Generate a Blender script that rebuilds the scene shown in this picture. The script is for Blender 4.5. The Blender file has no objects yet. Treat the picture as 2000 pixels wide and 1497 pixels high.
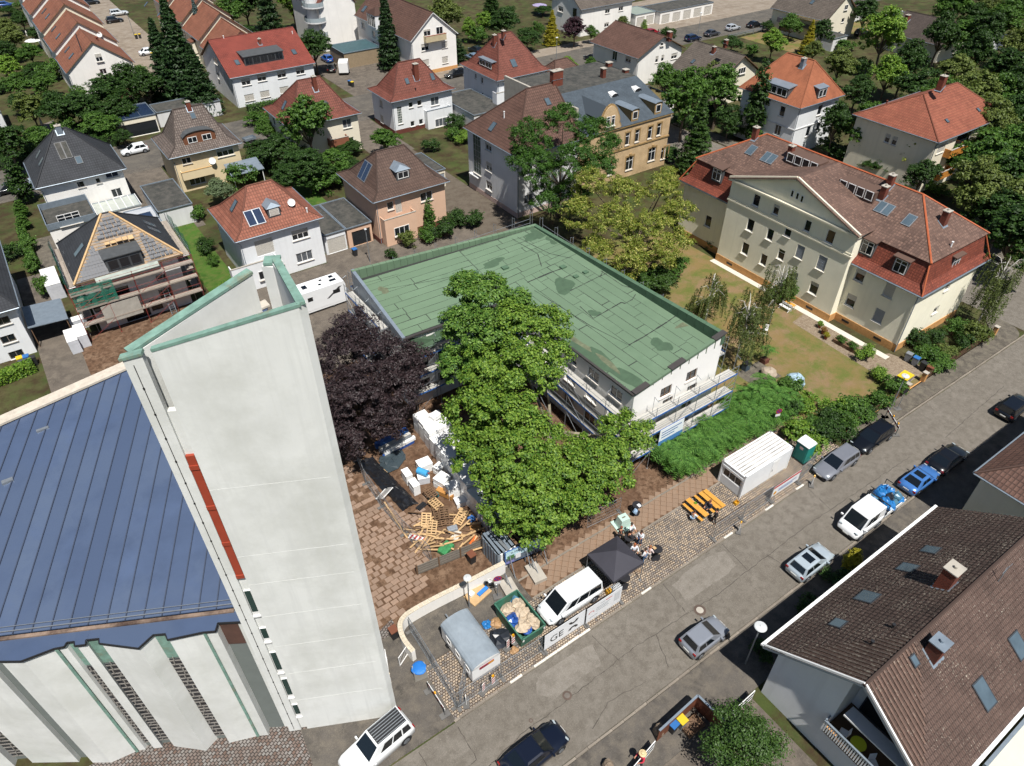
import bpy,math,random
from mathutils import Vector,Matrix,Quaternion
R = math.radians
# ---------------------------------------------------------------- camera, sky, sun, exposure
# world: metres, X runs along the street (to the right and away), Y across it (to the left and away), Z up
SC = bpy.context.scene
COL = SC.collection
CAM_H,FPX,CXP,CYP = 46.5,1386.0,1000.0,748.5
PITCH = math.atan(FPX / 1641.0)
AZ = R(35.0)                                   # X axis is turned 35 degrees from the picture's right
cd = bpy.data.cameras.new('camera'); cam = bpy.data.objects.new('camera',cd); COL.objects.link(cam)
SA,CA = math.sin(R(55)),math.cos(R(55))
FWD = Vector((CA * math.cos(PITCH),SA * math.cos(PITCH),-math.sin(PITCH)))
RGT = Vector((SA,-CA,0)); UPV = RGT.cross(FWD)
cam.location = (0,0,CAM_H)
cam.rotation_euler = FWD.to_track_quat('-Z','Y').to_euler()
cd.sensor_width = 36; cd.lens = 36 * FPX / 2000; cd.clip_start = .5; cd.clip_end = 6000
SC.camera = cam
TOSUN = Vector((-.225 * .454,-.974 * .454,.891)).normalized()
wd = bpy.data.worlds.new('World'); SC.world = wd; wd.use_nodes = True
nt = wd.node_tree; bg = nt.nodes['Background']; sky = nt.nodes.new('ShaderNodeTexSky')
sky.sky_type = 'NISHITA'; sky.sun_disc = False; sky.sun_elevation = R(63)
sky.sun_rotation = math.atan2(TOSUN.x,TOSUN.y); sky.air_density = 1.0; sky.dust_density = .6
nt.links.new(sky.outputs[0],bg.inputs[0]); bg.inputs[1].default_value = .055
sd = bpy.data.lights.new('sun','SUN'); sd.energy = 5.0; sd.angle = R(.55); sd.color = (1,.965,.91)
so = bpy.data.objects.new('sun',sd); COL.objects.link(so)
so.rotation_euler = (-TOSUN).to_track_quat('-Z','Y').to_euler(); so.location = (0,0,120)
SC.view_settings.view_transform = 'Standard'; SC.view_settings.look = 'None'
SC.view_settings.exposure = .4; SC.view_settings.gamma = 1; SC.view_settings.use_curve_mapping = False
SC.cycles.max_bounces = 4; SC.cycles.diffuse_bounces = 2; SC.cycles.glossy_bounces = 2; SC.cycles.transmission_bounces = 3; SC.cycles.use_adaptive_sampling = True; SC.cycles.adaptive_threshold = .03
SC.cycles.transparent_max_bounces = 6; SC.cycles.caustics_reflective = False; SC.cycles.caustics_refractive = False
SC.cycles.use_denoising = True
rnd = random.Random(7)
def U(a,b): return rnd.uniform(a,b)
# ---------------------------------------------------------------- survey helpers
TILES = {k: (((k - 1) % 4) * 500,(0,375,750,1122)[(k - 1) // 4]) for k in range(1,17)}
def px(t):
 if len(t) == 2: return t
 o = TILES[t[0]]; return (o[0] + t[1] / 3.992,o[1] + t[2] / 3.992)
def ray(t):
 x,y = px(t); return FWD + RGT * ((x - CXP) / FPX) + UPV * ((CYP - y) / FPX)
def at(t,z=0.0):
 d = ray(t); k = (z - CAM_H) / d.z; return Vector((d.x * k,d.y * k,z))
def onx(t,x):
 d = ray(t); k = x / d.x; return Vector((x,d.y * k,CAM_H + d.z * k))
def ony(t,y):
 d = ray(t); k = y / d.y; return Vector((d.x * k,y,CAM_H + d.z * k))
def onp(t,p0,n):
 d = ray(t); o = Vector((0,0,CAM_H)); k = (Vector(p0) - o).dot(n) / d.dot(n); return o + d * k
# ---------------------------------------------------------------- materials
def lin(h,k=1.0):
 if not isinstance(h,str): return tuple(c * k for c in h[:3])
 h = h.lstrip('#'); out = []
 for i in (0,2,4):
  c = int(h[i:i + 2],16) / 255; out.append((c / 12.92 if c <= .04045 else ((c + .055) / 1.055) ** 2.4) * k)
 return tuple(out)
MATS = {}
def _new(name):
 m = bpy.data.materials.new(name); m.use_nodes = True; t = m.node_tree
 return m,t,t.nodes['Principled BSDF'],t.nodes,t.links
def _mix(N,L,fac,a,b,mode='MIX'):
 n = N.new('ShaderNodeMix'); n.data_type = 'RGBA'; n.blend_type = mode
 for s,v in ((n.inputs[0],fac),(n.inputs[6],a),(n.inputs[7],b)):
  if hasattr(v,'is_linked') or hasattr(v,'links'): L.new(v,s)
  elif isinstance(v,(int,float)): s.default_value = v
  else: s.default_value = (*v[:3],1)
 return n.outputs[2]
def _ramp(N,L,src,p0,p1):
 n = N.new('ShaderNodeMapRange'); n.inputs[1].default_value = p0; n.inputs[2].default_value = p1
 L.new(src,n.inputs[0]); return n.outputs[0]
def _noise(N,L,vec,scale,detail=3,rough=.6):
 n = N.new('ShaderNodeTexNoise'); n.inputs['Scale'].default_value = scale; n.inputs['Detail'].default_value = detail
 n.inputs['Roughness'].default_value = rough
 if vec is not None: L.new(vec,n.inputs['Vector'])
 return n.outputs['Fac']
def _bump(N,L,P,h,strength,dist=.02):
 b = N.new('ShaderNodeBump'); b.inputs['Strength'].default_value = strength; b.inputs['Distance'].default_value = dist
 L.new(h,b.inputs['Height']); L.new(b.outputs[0],P.inputs['Normal'])
def mat(name,col,rough=.6,metal=0,var=.15,scale=1.5,bump=0,bscale=30,k=.82,spec=.5,col2=None,c2=.5,rand=0,coat=0,alpha=1,world=False,streak=0):
 """plain surface: base colour with two scales of mottling and an optional second colour in patches"""
 if name in MATS: return MATS[name]
 m,t,P,N,L = _new(name); c = lin(col,k)
 P.inputs['Roughness'].default_value = rough; P.inputs['Metallic'].default_value = metal
 P.inputs['Specular IOR Level'].default_value = spec; P.inputs['Coat Weight'].default_value = coat; P.inputs['Coat Roughness'].default_value = .05
 out = None
 if var or col2 or bump:
  tc = N.new('ShaderNodeNewGeometry').outputs['Position'] if world else N.new('ShaderNodeTexCoord').outputs['Object']
 if var or col2:
  n1 = _noise(N,L,tc,scale,5); f = _ramp(N,L,n1,.3,.7)
  d = tuple(x * (1 - var) for x in c); e = tuple(min(.95,x * (1 + var)) for x in c)
  out = _mix(N,L,f,d,e)
  if col2:
   n2 = _noise(N,L,tc,scale * .35,6,.7); out = _mix(N,L,_ramp(N,L,n2,c2 - .06,c2 + .1),out,lin(col2,k))
  if streak:
   mp = N.new('ShaderNodeMapping'); mp.inputs['Scale'].default_value = (2.2,2.2,.09); L.new(tc,mp.inputs[0]); out = _mix(N,L,_ramp(N,L,_noise(N,L,mp.outputs[0],1.0,5,.65),.5,.78),out,tuple(x * (1 - streak) for x in c))
  if rand:
   oi = N.new('ShaderNodeObjectInfo'); out = _mix(N,L,_ramp(N,L,oi.outputs['Random'],0,1),out,tuple(x * (1 - rand) for x in c))
  L.new(out,P.inputs['Base Color'])
 else:
  P.inputs['Base Color'].default_value = (*c,1)
 if bump: _bump(N,L,P,_noise(N,L,tc,bscale,4),bump)
 if alpha < 1: P.inputs['Alpha'].default_value = alpha
 MATS[name] = m; return m
def tilemat(name,col,col2,bw=.32,rh=.42,mort=.05,mk=.38,k=.8,lichen=None,lc=.58,bump=.6,off=0.0,sq=0):
 """roof covering laid in courses: UV is metres along the eave and up the slope"""
 if name in MATS: return MATS[name]
 m,t,P,N,L = _new(name); a,b = [tuple(x * .8 + .2 * sum(c) / 3 for x in c) for c in (lin(col,k),lin(col2,k))]
 uv = N.new('ShaderNodeTexCoord').outputs['UV']; br = N.new('ShaderNodeTexBrick'); br.offset = off; br.squash = 1
 L.new(uv,br.inputs['Vector']); br.inputs['Color1'].default_value = (*a,1); br.inputs['Color2'].default_value = (*b,1)
 br.inputs['Mortar'].default_value = (*[x * mk for x in a],1); br.inputs['Scale'].default_value = 1
 br.inputs['Mortar Size'].default_value = mort; br.inputs['Mortar Smooth'].default_value = .4; br.inputs['Bias'].default_value = 0
 br.inputs['Brick Width'].default_value = bw; br.inputs['Row Height'].default_value = rh
 n1 = _noise(N,L,uv,.8,6,.65); c = _mix(N,L,_ramp(N,L,n1,.25,.75),br.outputs['Color'],(.55,.55,.55),'MULTIPLY')
 nf = _noise(N,L,uv,.23,4); c = _mix(N,L,_ramp(N,L,nf,.35,.7),c,_mix(N,L,.35,c,a))
 if lichen:
  n2 = _noise(N,L,uv,7.5,5,.75); n3 = _noise(N,L,uv,.35,3)
  ad = N.new('ShaderNodeMath'); ad.operation = 'ADD'; L.new(_ramp(N,L,n2,.3,.8),ad.inputs[0]); L.new(_ramp(N,L,n3,.2,2.2),ad.inputs[1])
  c = _mix(N,L,_ramp(N,L,ad.outputs[0],lc,lc + .12),c,lin(lichen,.75))
 L.new(c,P.inputs['Base Color']); P.inputs['Roughness'].default_value = .72; P.inputs['Specular IOR Level'].default_value = .3
 wv = N.new('ShaderNodeTexWave'); wv.wave_type = 'BANDS'; wv.bands_direction = 'X'; wv.inputs['Scale'].default_value = .314 / bw; L.new(uv,wv.inputs['Vector'])
 ad = N.new('ShaderNodeMath'); ad.operation = 'ADD'; L.new(wv.outputs['Fac'],ad.inputs[0]); L.new(br.outputs['Fac'],ad.inputs[1])
 b1 = N.new('ShaderNodeBump'); b1.inputs['Strength'].default_value = bump; b1.inputs['Distance'].default_value = .03; b1.invert = True
 L.new(ad.outputs[0],b1.inputs['Height']); L.new(b1.outputs[0],P.inputs['Normal'])
 MATS[name] = m; return m
def brickmat(name,c1,c2,mo,bw,rh,ms,k=.8,rot=0,rough=.85,bump=.5,off=.5,dirt=None,dc=.5):
 """stones or bricks laid on the ground or in a wall, object coordinates in metres"""
 if name in MATS: return MATS[name]
 m,t,P,N,L = _new(name); tc = N.new('ShaderNodeTexCoord').outputs['Object']
 mp = N.new('ShaderNodeMapping'); mp.inputs['Rotation'].default_value = rot if isinstance(rot,tuple) else (0,0,R(rot)); L.new(tc,mp.inputs[0])
 wob = N.new('ShaderNodeTexNoise'); wob.inputs['Scale'].default_value = 2.5; L.new(mp.outputs[0],wob.inputs['Vector'])
 v = N.new('ShaderNodeVectorMath'); v.operation = 'MULTIPLY_ADD'; L.new(wob.outputs['Color'],v.inputs[0]); v.inputs[1].default_value = (.06,.06,0); L.new(mp.outputs[0],v.inputs[2])
 br = N.new('ShaderNodeTexBrick'); br.offset = off; L.new(v.outputs[0],br.inputs['Vector'])
 br.inputs['Color1'].default_value = (*lin(c1,k),1); br.inputs['Color2'].default_value = (*lin(c2,k),1); br.inputs['Mortar'].default_value = (*lin(mo,k),1)
 br.inputs['Scale'].default_value = 1; br.inputs['Mortar Size'].default_value = ms; br.inputs['Mortar Smooth'].default_value = .3
 br.inputs['Brick Width'].default_value = bw; br.inputs['Row Height'].default_value = rh
 c = _mix(N,L,_ramp(N,L,_noise(N,L,tc,.7,6),.3,.75),br.outputs['Color'],(.62,.6,.57),'MULTIPLY')
 if dirt: c = _mix(N,L,_ramp(N,L,_noise(N,L,tc,.35,7,.7),dc,dc + .15),c,lin(dirt,k))
 L.new(c,P.inputs['Base Color']); P.inputs['Roughness'].default_value = rough
 if bump:
  b1 = N.new('ShaderNodeBump'); b1.invert = True; b1.inputs['Strength'].default_value = bump; b1.inputs['Distance'].default_value = .02
  L.new(br.outputs['Fac'],b1.inputs['Height']); L.new(b1.outputs[0],P.inputs['Normal'])
 MATS[name] = m; return m
def groundmat(name,cols,scales,k=.8,rough=.95,bump=.3,bs=25,speck=None):
 """ground: several colours blended by noises of different size"""
 if name in MATS: return MATS[name]
 m,t,P,N,L = _new(name); tc = N.new('ShaderNodeTexCoord').outputs['Object']; c = lin(cols[0],k)
 for i,(cc,s) in enumerate(zip(cols[1:],scales)):
  mp = N.new('ShaderNodeMapping'); mp.inputs['Location'].default_value = (13.7 * i,5.1 * i,0); L.new(tc,mp.inputs[0])
  c = _mix(N,L,_ramp(N,L,_noise(N,L,mp.outputs[0],s,7,.68),.44,.62),c,lin(cc,k))
 c = _mix(N,L,_ramp(N,L,_noise(N,L,tc,9,5,.8),.2,.9),c,(.55,.55,.55),'MULTIPLY')
 if speck: c = _mix(N,L,_ramp(N,L,_noise(N,L,tc,38,2,.5),.66,.72),c,lin(speck,k))
 L.new(c,P.inputs['Base Color']); P.inputs['Roughness'].default_value = rough; P.inputs['Specular IOR Level'].default_value = .25
 if bump: _bump(N,L,P,_noise(N,L,tc,bs,5,.7),bump,.04)
 MATS[name] = m; return m
def leafmat(name,c1,c2,k=.8,trans=.35,rough=.55):
 if name in MATS: return MATS[name]
 m,t,P,N,L = _new(name); g = N.new('ShaderNodeNewGeometry'); oi = N.new('ShaderNodeObjectInfo')
 c = _mix(N,L,g.outputs['Random Per Island'],lin(c1,k),lin(c2,k))
 c = _mix(N,L,oi.outputs['Random'],c,_mix(N,L,.7,c,(.75,.8,.6),'MULTIPLY'))
 L.new(c,P.inputs['Base Color']); P.inputs['Roughness'].default_value = rough; P.inputs['Specular IOR Level'].default_value = .35
 tr = N.new('ShaderNodeBsdfTranslucent'); L.new(_mix(N,L,1.0,c,(1.0,1.05,.45),'MULTIPLY'),tr.inputs[0])
 mx = N.new('ShaderNodeMixShader'); mx.inputs[0].default_value = trans; L.new(P.outputs[0],mx.inputs[1]); L.new(tr.outputs[0],mx.inputs[2])
 L.new(mx.outputs[0],N['Material Output'].inputs[0]); MATS[name] = m; return m
def glassmat(name,col,rough=.06,spec=.7):
 return mat(name,col,rough=rough,var=0,k=1,spec=spec)
# ---------------------------------------------------------------- mesh builder
class MB:
 def __init__(s): s.v,s.f,s.m,s.uv = [],[],[],[]
 def face(s,pts,mi=0,uv=None):
  i = len(s.v); s.v += [tuple(p) for p in pts]; s.f.append(tuple(range(i,i + len(pts)))); s.m.append(mi); s.uv.append(uv)
  return s
 def mesh(s,vs,fs,mi=0):
  i = len(s.v); s.v += [tuple(p) for p in vs]
  for f in fs: s.f.append(tuple(j + i for j in f)); s.m.append(mi); s.uv.append(None)
  return s
 def obox(s,c,ax,ay,az,mi=0):
  """box with half-axis vectors"""
  c,ax,ay,az = Vector(c),Vector(ax),Vector(ay),Vector(az)
  vs = [c + ax * i + ay * j + az * k for k in (-1,1) for j in (-1,1) for i in (-1,1)]
  return s.mesh(vs,[(0,2,3,1),(4,5,7,6),(0,1,5,4),(2,6,7,3),(0,4,6,2),(1,3,7,5)],mi)
 def box(s,x0,x1,y0,y1,z0,z1,mi=0):
  return s.obox(((x0 + x1) / 2,(y0 + y1) / 2,(z0 + z1) / 2),((x1 - x0) / 2,0,0),(0,(y1 - y0) / 2,0),(0,0,(z1 - z0) / 2),mi)
 def bar(s,p,q,w,h=None,mi=0,up=(0,0,1)):
  """rectangular bar from p to q"""
  p,q = Vector(p),Vector(q); d = q - p; h = h or w; up = Vector(up)
  if abs(d.normalized().dot(up)) > .97: up = Vector((1,0,0))
  sx = d.cross(up).normalized(); sz = sx.cross(d).normalized()
  return s.obox((p + q) / 2,d / 2,sx * (w / 2),sz * (h / 2),mi)
 def cyl(s,p,q,r,n=8,mi=0,r2=None,cap=True):
  p,q = Vector(p),Vector(q); d = (q - p).normalized(); r2 = r if r2 is None else r2
  a = d.orthogonal().normalized(); b = d.cross(a); i = len(s.v)
  for c,rr in ((p,r),(q,r2)):
   s.v += [tuple(c + (a * math.cos(2 * math.pi * k / n) + b * math.sin(2 * math.pi * k / n)) * rr) for k in range(n)]
  fs = [(i + k,i + (k + 1) % n,i + n + (k + 1) % n,i + n + k) for k in range(n)]
  if cap: fs += [tuple(i + n - 1 - k for k in range(n)),tuple(i + n + k for k in range(n))]
  s.f += fs; s.m += [mi] * len(fs); s.uv += [None] * len(fs); return s
 def tube(s,pts,rs,n=6,mi=0):
  for k in range(len(pts) - 1): s.cyl(pts[k],pts[k + 1],rs[k],n,mi,rs[k + 1],cap=(k in (0,len(pts) - 2)))
  return s
 def prism(s,poly,z0,z1,mi=0,mtop=None):
  n = len(poly); z0s = z0 if hasattr(z0,'__len__') else [z0] * n; z1s = z1 if hasattr(z1,'__len__') else [z1] * n
  a = [(p[0],p[1],z0s[i]) for i,p in enumerate(poly)]; b = [(p[0],p[1],z1s[i]) for i,p in enumerate(poly)]
  for k in range(n): s.face([a[k],a[(k + 1) % n],b[(k + 1) % n],b[k]],mi)
  s.face(b,mi if mtop is None else mtop); s.face(a[::-1],mi); return s
 def lathe(s,prof,n=12,c=(0,0,0),mi=0):
  i = len(s.v)
  for r,z in prof: s.v += [(c[0] + r * math.cos(2 * math.pi * k / n),c[1] + r * math.sin(2 * math.pi * k / n),c[2] + z) for k in range(n)]
  for j in range(len(prof) - 1):
   for k in range(n):
    s.f.append((i + j * n + k,i + j * n + (k + 1) % n,i + (j + 1) * n + (k + 1) % n,i + (j + 1) * n + k)); s.m.append(mi); s.uv.append(None)
  s.f.append(tuple(i + (len(prof) - 1) * n + k for k in range(n))); s.m.append(mi); s.uv.append(None)
  return s
 def data(s,name,mats):
  me = bpy.data.meshes.new(name); me.from_pydata(s.v,[],s.f)
  for m in (mats if isinstance(mats,(list,tuple)) else [mats]): me.materials.append(m)
  me.polygons.foreach_set('material_index',s.m)
  if any(u is not None for u in s.uv):
   lay = me.uv_layers.new(name='UVMap').data; k = 0
   for f,u in zip(s.f,s.uv):
    for j in range(len(f)):
     lay[k].uv = u[j] if u else (0,0)
     k += 1
  me.update(); return me
 def build(s,name,mats,parent=None,smooth=False):
  me = s.data(name,mats)
  if smooth: me.polygons.foreach_set('use_smooth',[True] * len(me.polygons))
  return link(name,me,parent)
def link(name,me,parent=None,loc=None,rz=0,scale=None):
 o = bpy.data.objects.new(name,me); COL.objects.link(o); o.parent = parent
 if loc is not None: o.location = loc
 if rz: o.rotation_euler = (0,0,rz)
 if scale is not None: o.scale = scale if hasattr(scale,'__len__') else (scale,) * 3
 return o
def tag(o,label=None,cat=None,group=None,kind=None):
 if label: o['label'] = label
 if cat: o['category'] = cat
 if group: o['group'] = group
 if kind: o['kind'] = kind
 return o
def thing(name,label,cat,loc=(0,0,0),rz=0,group=None):
 o = bpy.data.objects.new(name,None); COL.objects.link(o); o.empty_display_size = .3
 o.location = loc; o.rotation_euler = (0,0,rz); return tag(o,label,cat,group)
def copy_tree(o,parent=None):
 c = o.copy(); COL.objects.link(c); c.parent = parent
 for ch in list(KIDS.get(o.name,o.children)): copy_tree(ch,c)
 return c
KIDS = {}
def dup(o,label,loc,rz=None,group=None,scale=None):
 c = copy_tree(o); c.location = loc; c['label'] = label
 if rz is not None: c.rotation_euler = (0,0,rz)
 if group: c['group'] = group
 if scale: c.scale = (scale,) * 3
 return c
def sheet(name,pts,z,m,kind='structure'):
 """flat ground sheet from a polygon"""
 mb = MB().face([(p[0],p[1],z) for p in pts]); o = mb.build(name,m); return tag(o,kind=kind)
def rect(u0,u1,v0,v1): return [(u0,v0),(u1,v0),(u1,v1),(u0,v1)]
# ---------------------------------------------------------------- shared materials
M_ASPH = groundmat('asphalt',['#8b847a','#847d73','#918a80','#7d766c'],(.12,.5,1.6),k=.74,bump=.35,bs=60,speck='#b0a89c')
M_ASPH_OLD = groundmat('asphalt_back',['#807a72','#6c6863','#8d867b'],(.1,.6),k=.55,speck='#9a9388')
M_PATCH = groundmat('asphalt_patch',['#9a9389','#8b847a'],(1.2,),k=.74,speck='#c2bab0')
M_PAVE = groundmat('pavement_grey',['#827a6f','#6b655c','#938b7c'],(.5,1.5),k=.6,speck='#aba591')
M_PAVE_D = groundmat('pavement_slabs',['#77716a','#625d57','#857d72'],(.4,1.1),k=.66,speck='#a8a090')
M_COB = brickmat('cobbles','#dcc7ac','#8f8b88','#57473a',.2,.18,.03,k=.72,dirt='#8d7054',dc=.6)
M_COB2 = brickmat('church_cobbles','#a29e9a','#80675a','#453e38',.24,.2,.03,k=.66,rot=-27,dirt='#5d4a38',dc=.58)
M_SOIL = groundmat('soil',['#8f7058','#775a46','#a0836b','#664d3a'],(.18,.7,2.2),k=.66,bump=.6,bs=10)
M_GARDEN = groundmat('garden_ground',['#5d6a36','#48552a','#6f6a45','#54452f'],(.06,.2,.5),k=.58,bump=.6,bs=8)
M_LAWN = groundmat('dry_lawn',['#9c8556','#868048','#a5896a','#78803f'],(.13,.3,.5),k=.7,bump=.7,bs=30)
M_LAWN_G = groundmat('green_lawn',['#5f8a32','#4c7428','#7a8a44'],(.3,.9),k=.55,bump=.7,bs=30)
M_GRAVEL = groundmat('gravel_path',['#a8957f','#8d7a66','#b7a68f'],(1.5,4),k=.66,speck='#d3c6b2')
M_BEIGE = groundmat('beige_paving',['#b1a290','#a09180','#bdb0a0'],(.1,.6),k=.62)
M_YARD = groundmat('yard_concrete',['#857b70','#6f675e','#94897c'],(.2,.9),k=.6,speck='#a49a8d')
M_SLAB = mat('paving_slab','#b0947f',rough=.9,var=.22,scale=2,bump=.3,k=.66,rand=.25,col2='#8a6b55',c2=.58)
M_SLAB2 = mat('path_slab','#a08670',rough=.9,var=.18,scale=2,bump=.3,k=.7,rand=.12,col2='#8f7058',c2=.55)
M_KERB = mat('kerb_stone','#a3988a',rough=.9,var=.2,scale=3,bump=.3,k=.65,rand=.3)
M_KERBW = mat('kerb_paint','#e2ddd2',rough=.8,var=.15,scale=4,k=.8,col2='#9c9080',c2=.56)
M_WHITE = mat('white_plaster','#efece6',streak=.1,rough=.9,var=.05,scale=.5,bump=.15,bscale=40,k=.9)
M_WHITE2 = mat('white_metal','#eeeeec',rough=.4,var=.03,k=.88)
M_FRAME = mat('window_frame_white','#f2f1ee',rough=.45,var=0,k=.85)
M_DKFRAME = mat('dark_frame','#3a3d42',rough=.5,var=0)
M_GLASS = glassmat('window_glass','#1c2126')
M_GLASS_C = mat('curtained_glass','#6f757b',rough=.08,var=.35,scale=3,k=.6,spec=.7)
M_SHUT = mat('roller_shutter','#c9c4ba',rough=.7,var=.05,k=.8)
M_SHUTG = mat('roller_shutter_grey','#9aa0a8',rough=.7,var=.05,k=.75)
M_ZINC = mat('zinc_sheet','#93a0ac',rough=.45,metal=.35,var=.12,scale=2,k=.75)
M_ZINCD = mat('dark_roof_sheet','#55585a',rough=.7,var=.2,scale=2,k=.7)
M_STEEL = mat('galvanised_steel','#a7adb2',rough=.45,metal=.6,var=.12,scale=4,k=.8)
M_DARK = mat('black_plastic','#202124',rough=.55,var=.1)
M_RUBBER = mat('rubber','#1a1a1b',rough=.9,var=.1)
M_BRICKR = brickmat('chimney_brick','#9a4a33','#83402d','#6d4a3c',.24,.075,.01,k=.75,rot=(R(90),0,0),bump=.3)
M_FELT = groundmat('roofing_felt',['#5f5f5a','#4d4e4c','#73706a'],(.3,1.2),k=.6,speck='#85827b')
M_CONC = mat('concrete','#b9b2a6',rough=.9,var=.12,scale=1.5,bump=.2,k=.75)
M_WOOD = mat('new_timber','#d9b483',rough=.75,var=.2,scale=5,k=.75,rand=.2)
M_WOODD = mat('old_timber','#85674c',rough=.85,var=.25,scale=5,k=.65,rand=.25)
M_WOODG = mat('grey_timber','#8b8378',rough=.9,var=.2,scale=6,k=.7,rand=.25)
# ---------------------------------------------------------------- ground and roads
sheet('ground',rect(-2500,2500,-2500,2500),0,M_GARDEN)
sheet('main_street',rect(-120,83.4,13.2,19.25),.012,M_ASPH)
sheet('side_street',rect(83.4,96,-60,121),.016,M_ASPH)
sheet('side_street_east',rect(96,240,13.2,19.25),.012,M_ASPH)
sheet('back_street',rect(-120,300,122.2,133.6),.012,M_ASPH_OLD)
sheet('back_street_north_pavement',rect(70,260,133.6,138.4),.02,M_BEIGE)
sheet('back_street_south_pavement',rect(-120,83.4,120.6,122.2),.02,M_PAVE_D)
sheet('terrace_road',rect(24.2,34.5,150,260),.012,M_BEIGE)
sheet('rear_driveway',rect(56,72.5,133.6,164),.018,M_YARD)
sheet('rear_yard',rect(11,46.5,57.5,77.9),.012,M_YARD)
sheet('rear_alley',rect(45.6,52.6,57.6,104),.018,groundmat('alley_paving',['#857a6c','#75695c'],(.8,),k=.6))
sheet('garage_yard',rect(155,185,120,122.2),.014,M_YARD)
sheet('garage_forecourt',rect(136,240,138.4,160),.014,M_BEIGE)
sheet('church_forecourt',rect(-60,9.1,19.35,30),.008,M_COB2)
sheet('forecourt_asphalt',[(.2,19.36),(9.1,19.36),(9.1,27.2),(6.2,27.2),(6,22),(.6,24.6)],.014,M_PAVE_D)
sheet('forecourt_paving',[(8.6,23.6),(18.6,23.6),(18.6,27.3),(8.6,27.3)],.011,M_PAVE_D)
sheet('parking_strip',rect(9.1,51,19.4,23.75),.012,M_COB)
sheet('building_site_yard',[(6,27.3),(52,26.2),(52,30),(46,30),(46,58),(14,58),(6,48)],.006,M_SOIL)
sheet('site_soil_strip',rect(17,51,25.6,30),.01,M_SOIL)
sheet('garden_lawn',[(46,29.8),(51.5,21.5),(66.9,21.5),(66.9,60),(46,64)],.012,M_LAWN)
sheet('gravel_path',[(62.9,22),(68.4,22),(67.4,26),(66.4,26.4),(66.2,36),(63.6,35.6)],.018,M_GRAVEL)
sheet('rear_lawn',rect(27,33,80,104),.012,M_LAWN_G)
sheet('left_lawn',[(11.6,79),(15.2,79),(15.2,100),(11,100)],.012,M_LAWN_G)
sheet('back_meadow',rect(150,190,104,119),.012,M_LAWN)
sheet('renovation_yard',rect(-5.5,12.5,62,79),.007,M_SOIL)
sheet('left_drive',rect(-7,-3.2,66,96),.011,M_YARD)
sheet('front_drives',rect(9.8,16.4,97,120.6),.011,M_YARD)
sheet('middle_drives',rect(46,53,104,120.6),.011,M_YARD)
sheet('villa_drives',rect(65,73,104,120.6),.011,M_YARD)
sheet('gravel_garden',rect(-4,0,97,106),.011,M_PAVE)
sheet('house_forecourt',rect(26,34,76.5,80),.016,M_YARD)
sheet('church_garden_path',rect(-40,6,47.5,62),.01,M_YARD)
for i,(u0,u1,v0,v1) in enumerate([(27.2,34,16.6,19.1),(14.3,20.2,16.6,18.9)]):
 n = 14; cx,cy = (u0 + u1) / 2,(v0 + v1) / 2
 pts = [(cx + (u1 - u0) / 2 * math.copysign(abs(math.cos(a)) ** .5,math.cos(a)) * U(.75,1),cy + (v1 - v0) / 2 * math.copysign(abs(math.sin(a)) ** .5,math.sin(a)) * U(.7,1)) for a in [2 * math.pi * k / n for k in range(n)]]
 sheet('asphalt_repair',pts,.018 + i * .001,M_PATCH if i < 2 else M_ASPH_OLD)
def raised(name,pts,h,m):
 return tag(MB().prism(pts,-.05,h).build(name,m),kind='structure')
corner = [(52,19.5)] + [(81.2,19.5)] + [(81.2 + 2.1 * math.sin(a),21.6 - 2.1 * math.cos(a)) for a in [R(15 * k) for k in range(1,7)]] + [(83.3,24.4),(79.6,21.5),(52,21.2)]
raised('north_pavement',corner,.1,M_PAVE)
raised('south_pavement',rect(-80,83,9.6,12.95),.1,M_PAVE_D)
raised('east_pavement',rect(96.3,99,21,121),.1,M_PAVE)
# kerb stones: each one a piece of its pavement
kerb_n = tag(MB().box(9,52,19.27,19.44,-.04,.03).build('north_kerb',M_KERB),kind='structure')
kerb_s = tag(MB().box(-60,83.2,12.96,13.18,-.04,.02).build('south_kerb',M_KERB),kind='structure')
def kerb_run(parent,u0,u1,v,h,L=1.0,white=()):
 a = MB().box(-L / 2 + .012,L / 2 - .012,-.075,.075,0,h).data('kerb_stone',M_KERB); b = a.copy(); b.materials[0] = M_KERBW
 u = u0 + L / 2
 while u < u1:
  w = any(p < u < q for p,q in white) and rnd.random() < .62
  o = link('kerb_stone',b if w else a,parent,(u,v + U(-.012,.012),U(-.008,.008)),U(-.012,.012)); u += L
kerb_run(kerb_n,9.4,83,19.36,.12,white=((11.2,21.8),(24,28.6),(33,35.3),(38.8,45)))
kerb_run(kerb_s,-4,82,13.07,.11)
# church yard slabs, laid loose in the soil
yard = tag(MB().prism([(6.6,27.6),(13.2,29.4),(17.2,31.6),(14.2,36),(12.6,46),(6.9,46)],0,.02).build('church_yard',M_SOIL),kind='structure')
sl = []
for w,d in ((.54,.42),(.62,.46),(.46,.44)):
 s = MB(); e = .03; s.prism([(-w / 2 + e,-d / 2),(w / 2,-d / 2 + e),(w / 2 - e,d / 2),(-w / 2,d / 2 - e * .5)],.0,.045); sl.append(s.data('slab',M_SLAB))
n = 0
for j in range(32):
 for i in range(20):
  u = 7.4 + i * .63 + (j % 2) * .3; v = 28.4 + j * .5
  lim = 12.6 + (v - 29) * .55 if v < 36 else 14.6 - (v - 36) * .2
  if v < 29.3 and u > 10: continue
  if u < 7.6 or u > lim or n >= 290 or rnd.random() < (.06 if v < 38 else .25): continue
  link('slab',rnd.choice(sl),yard,(u + U(-.04,.04),v + U(-.04,.04),.012 + U(-.008,.012)),U(-.06,.06)); n += 1
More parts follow.
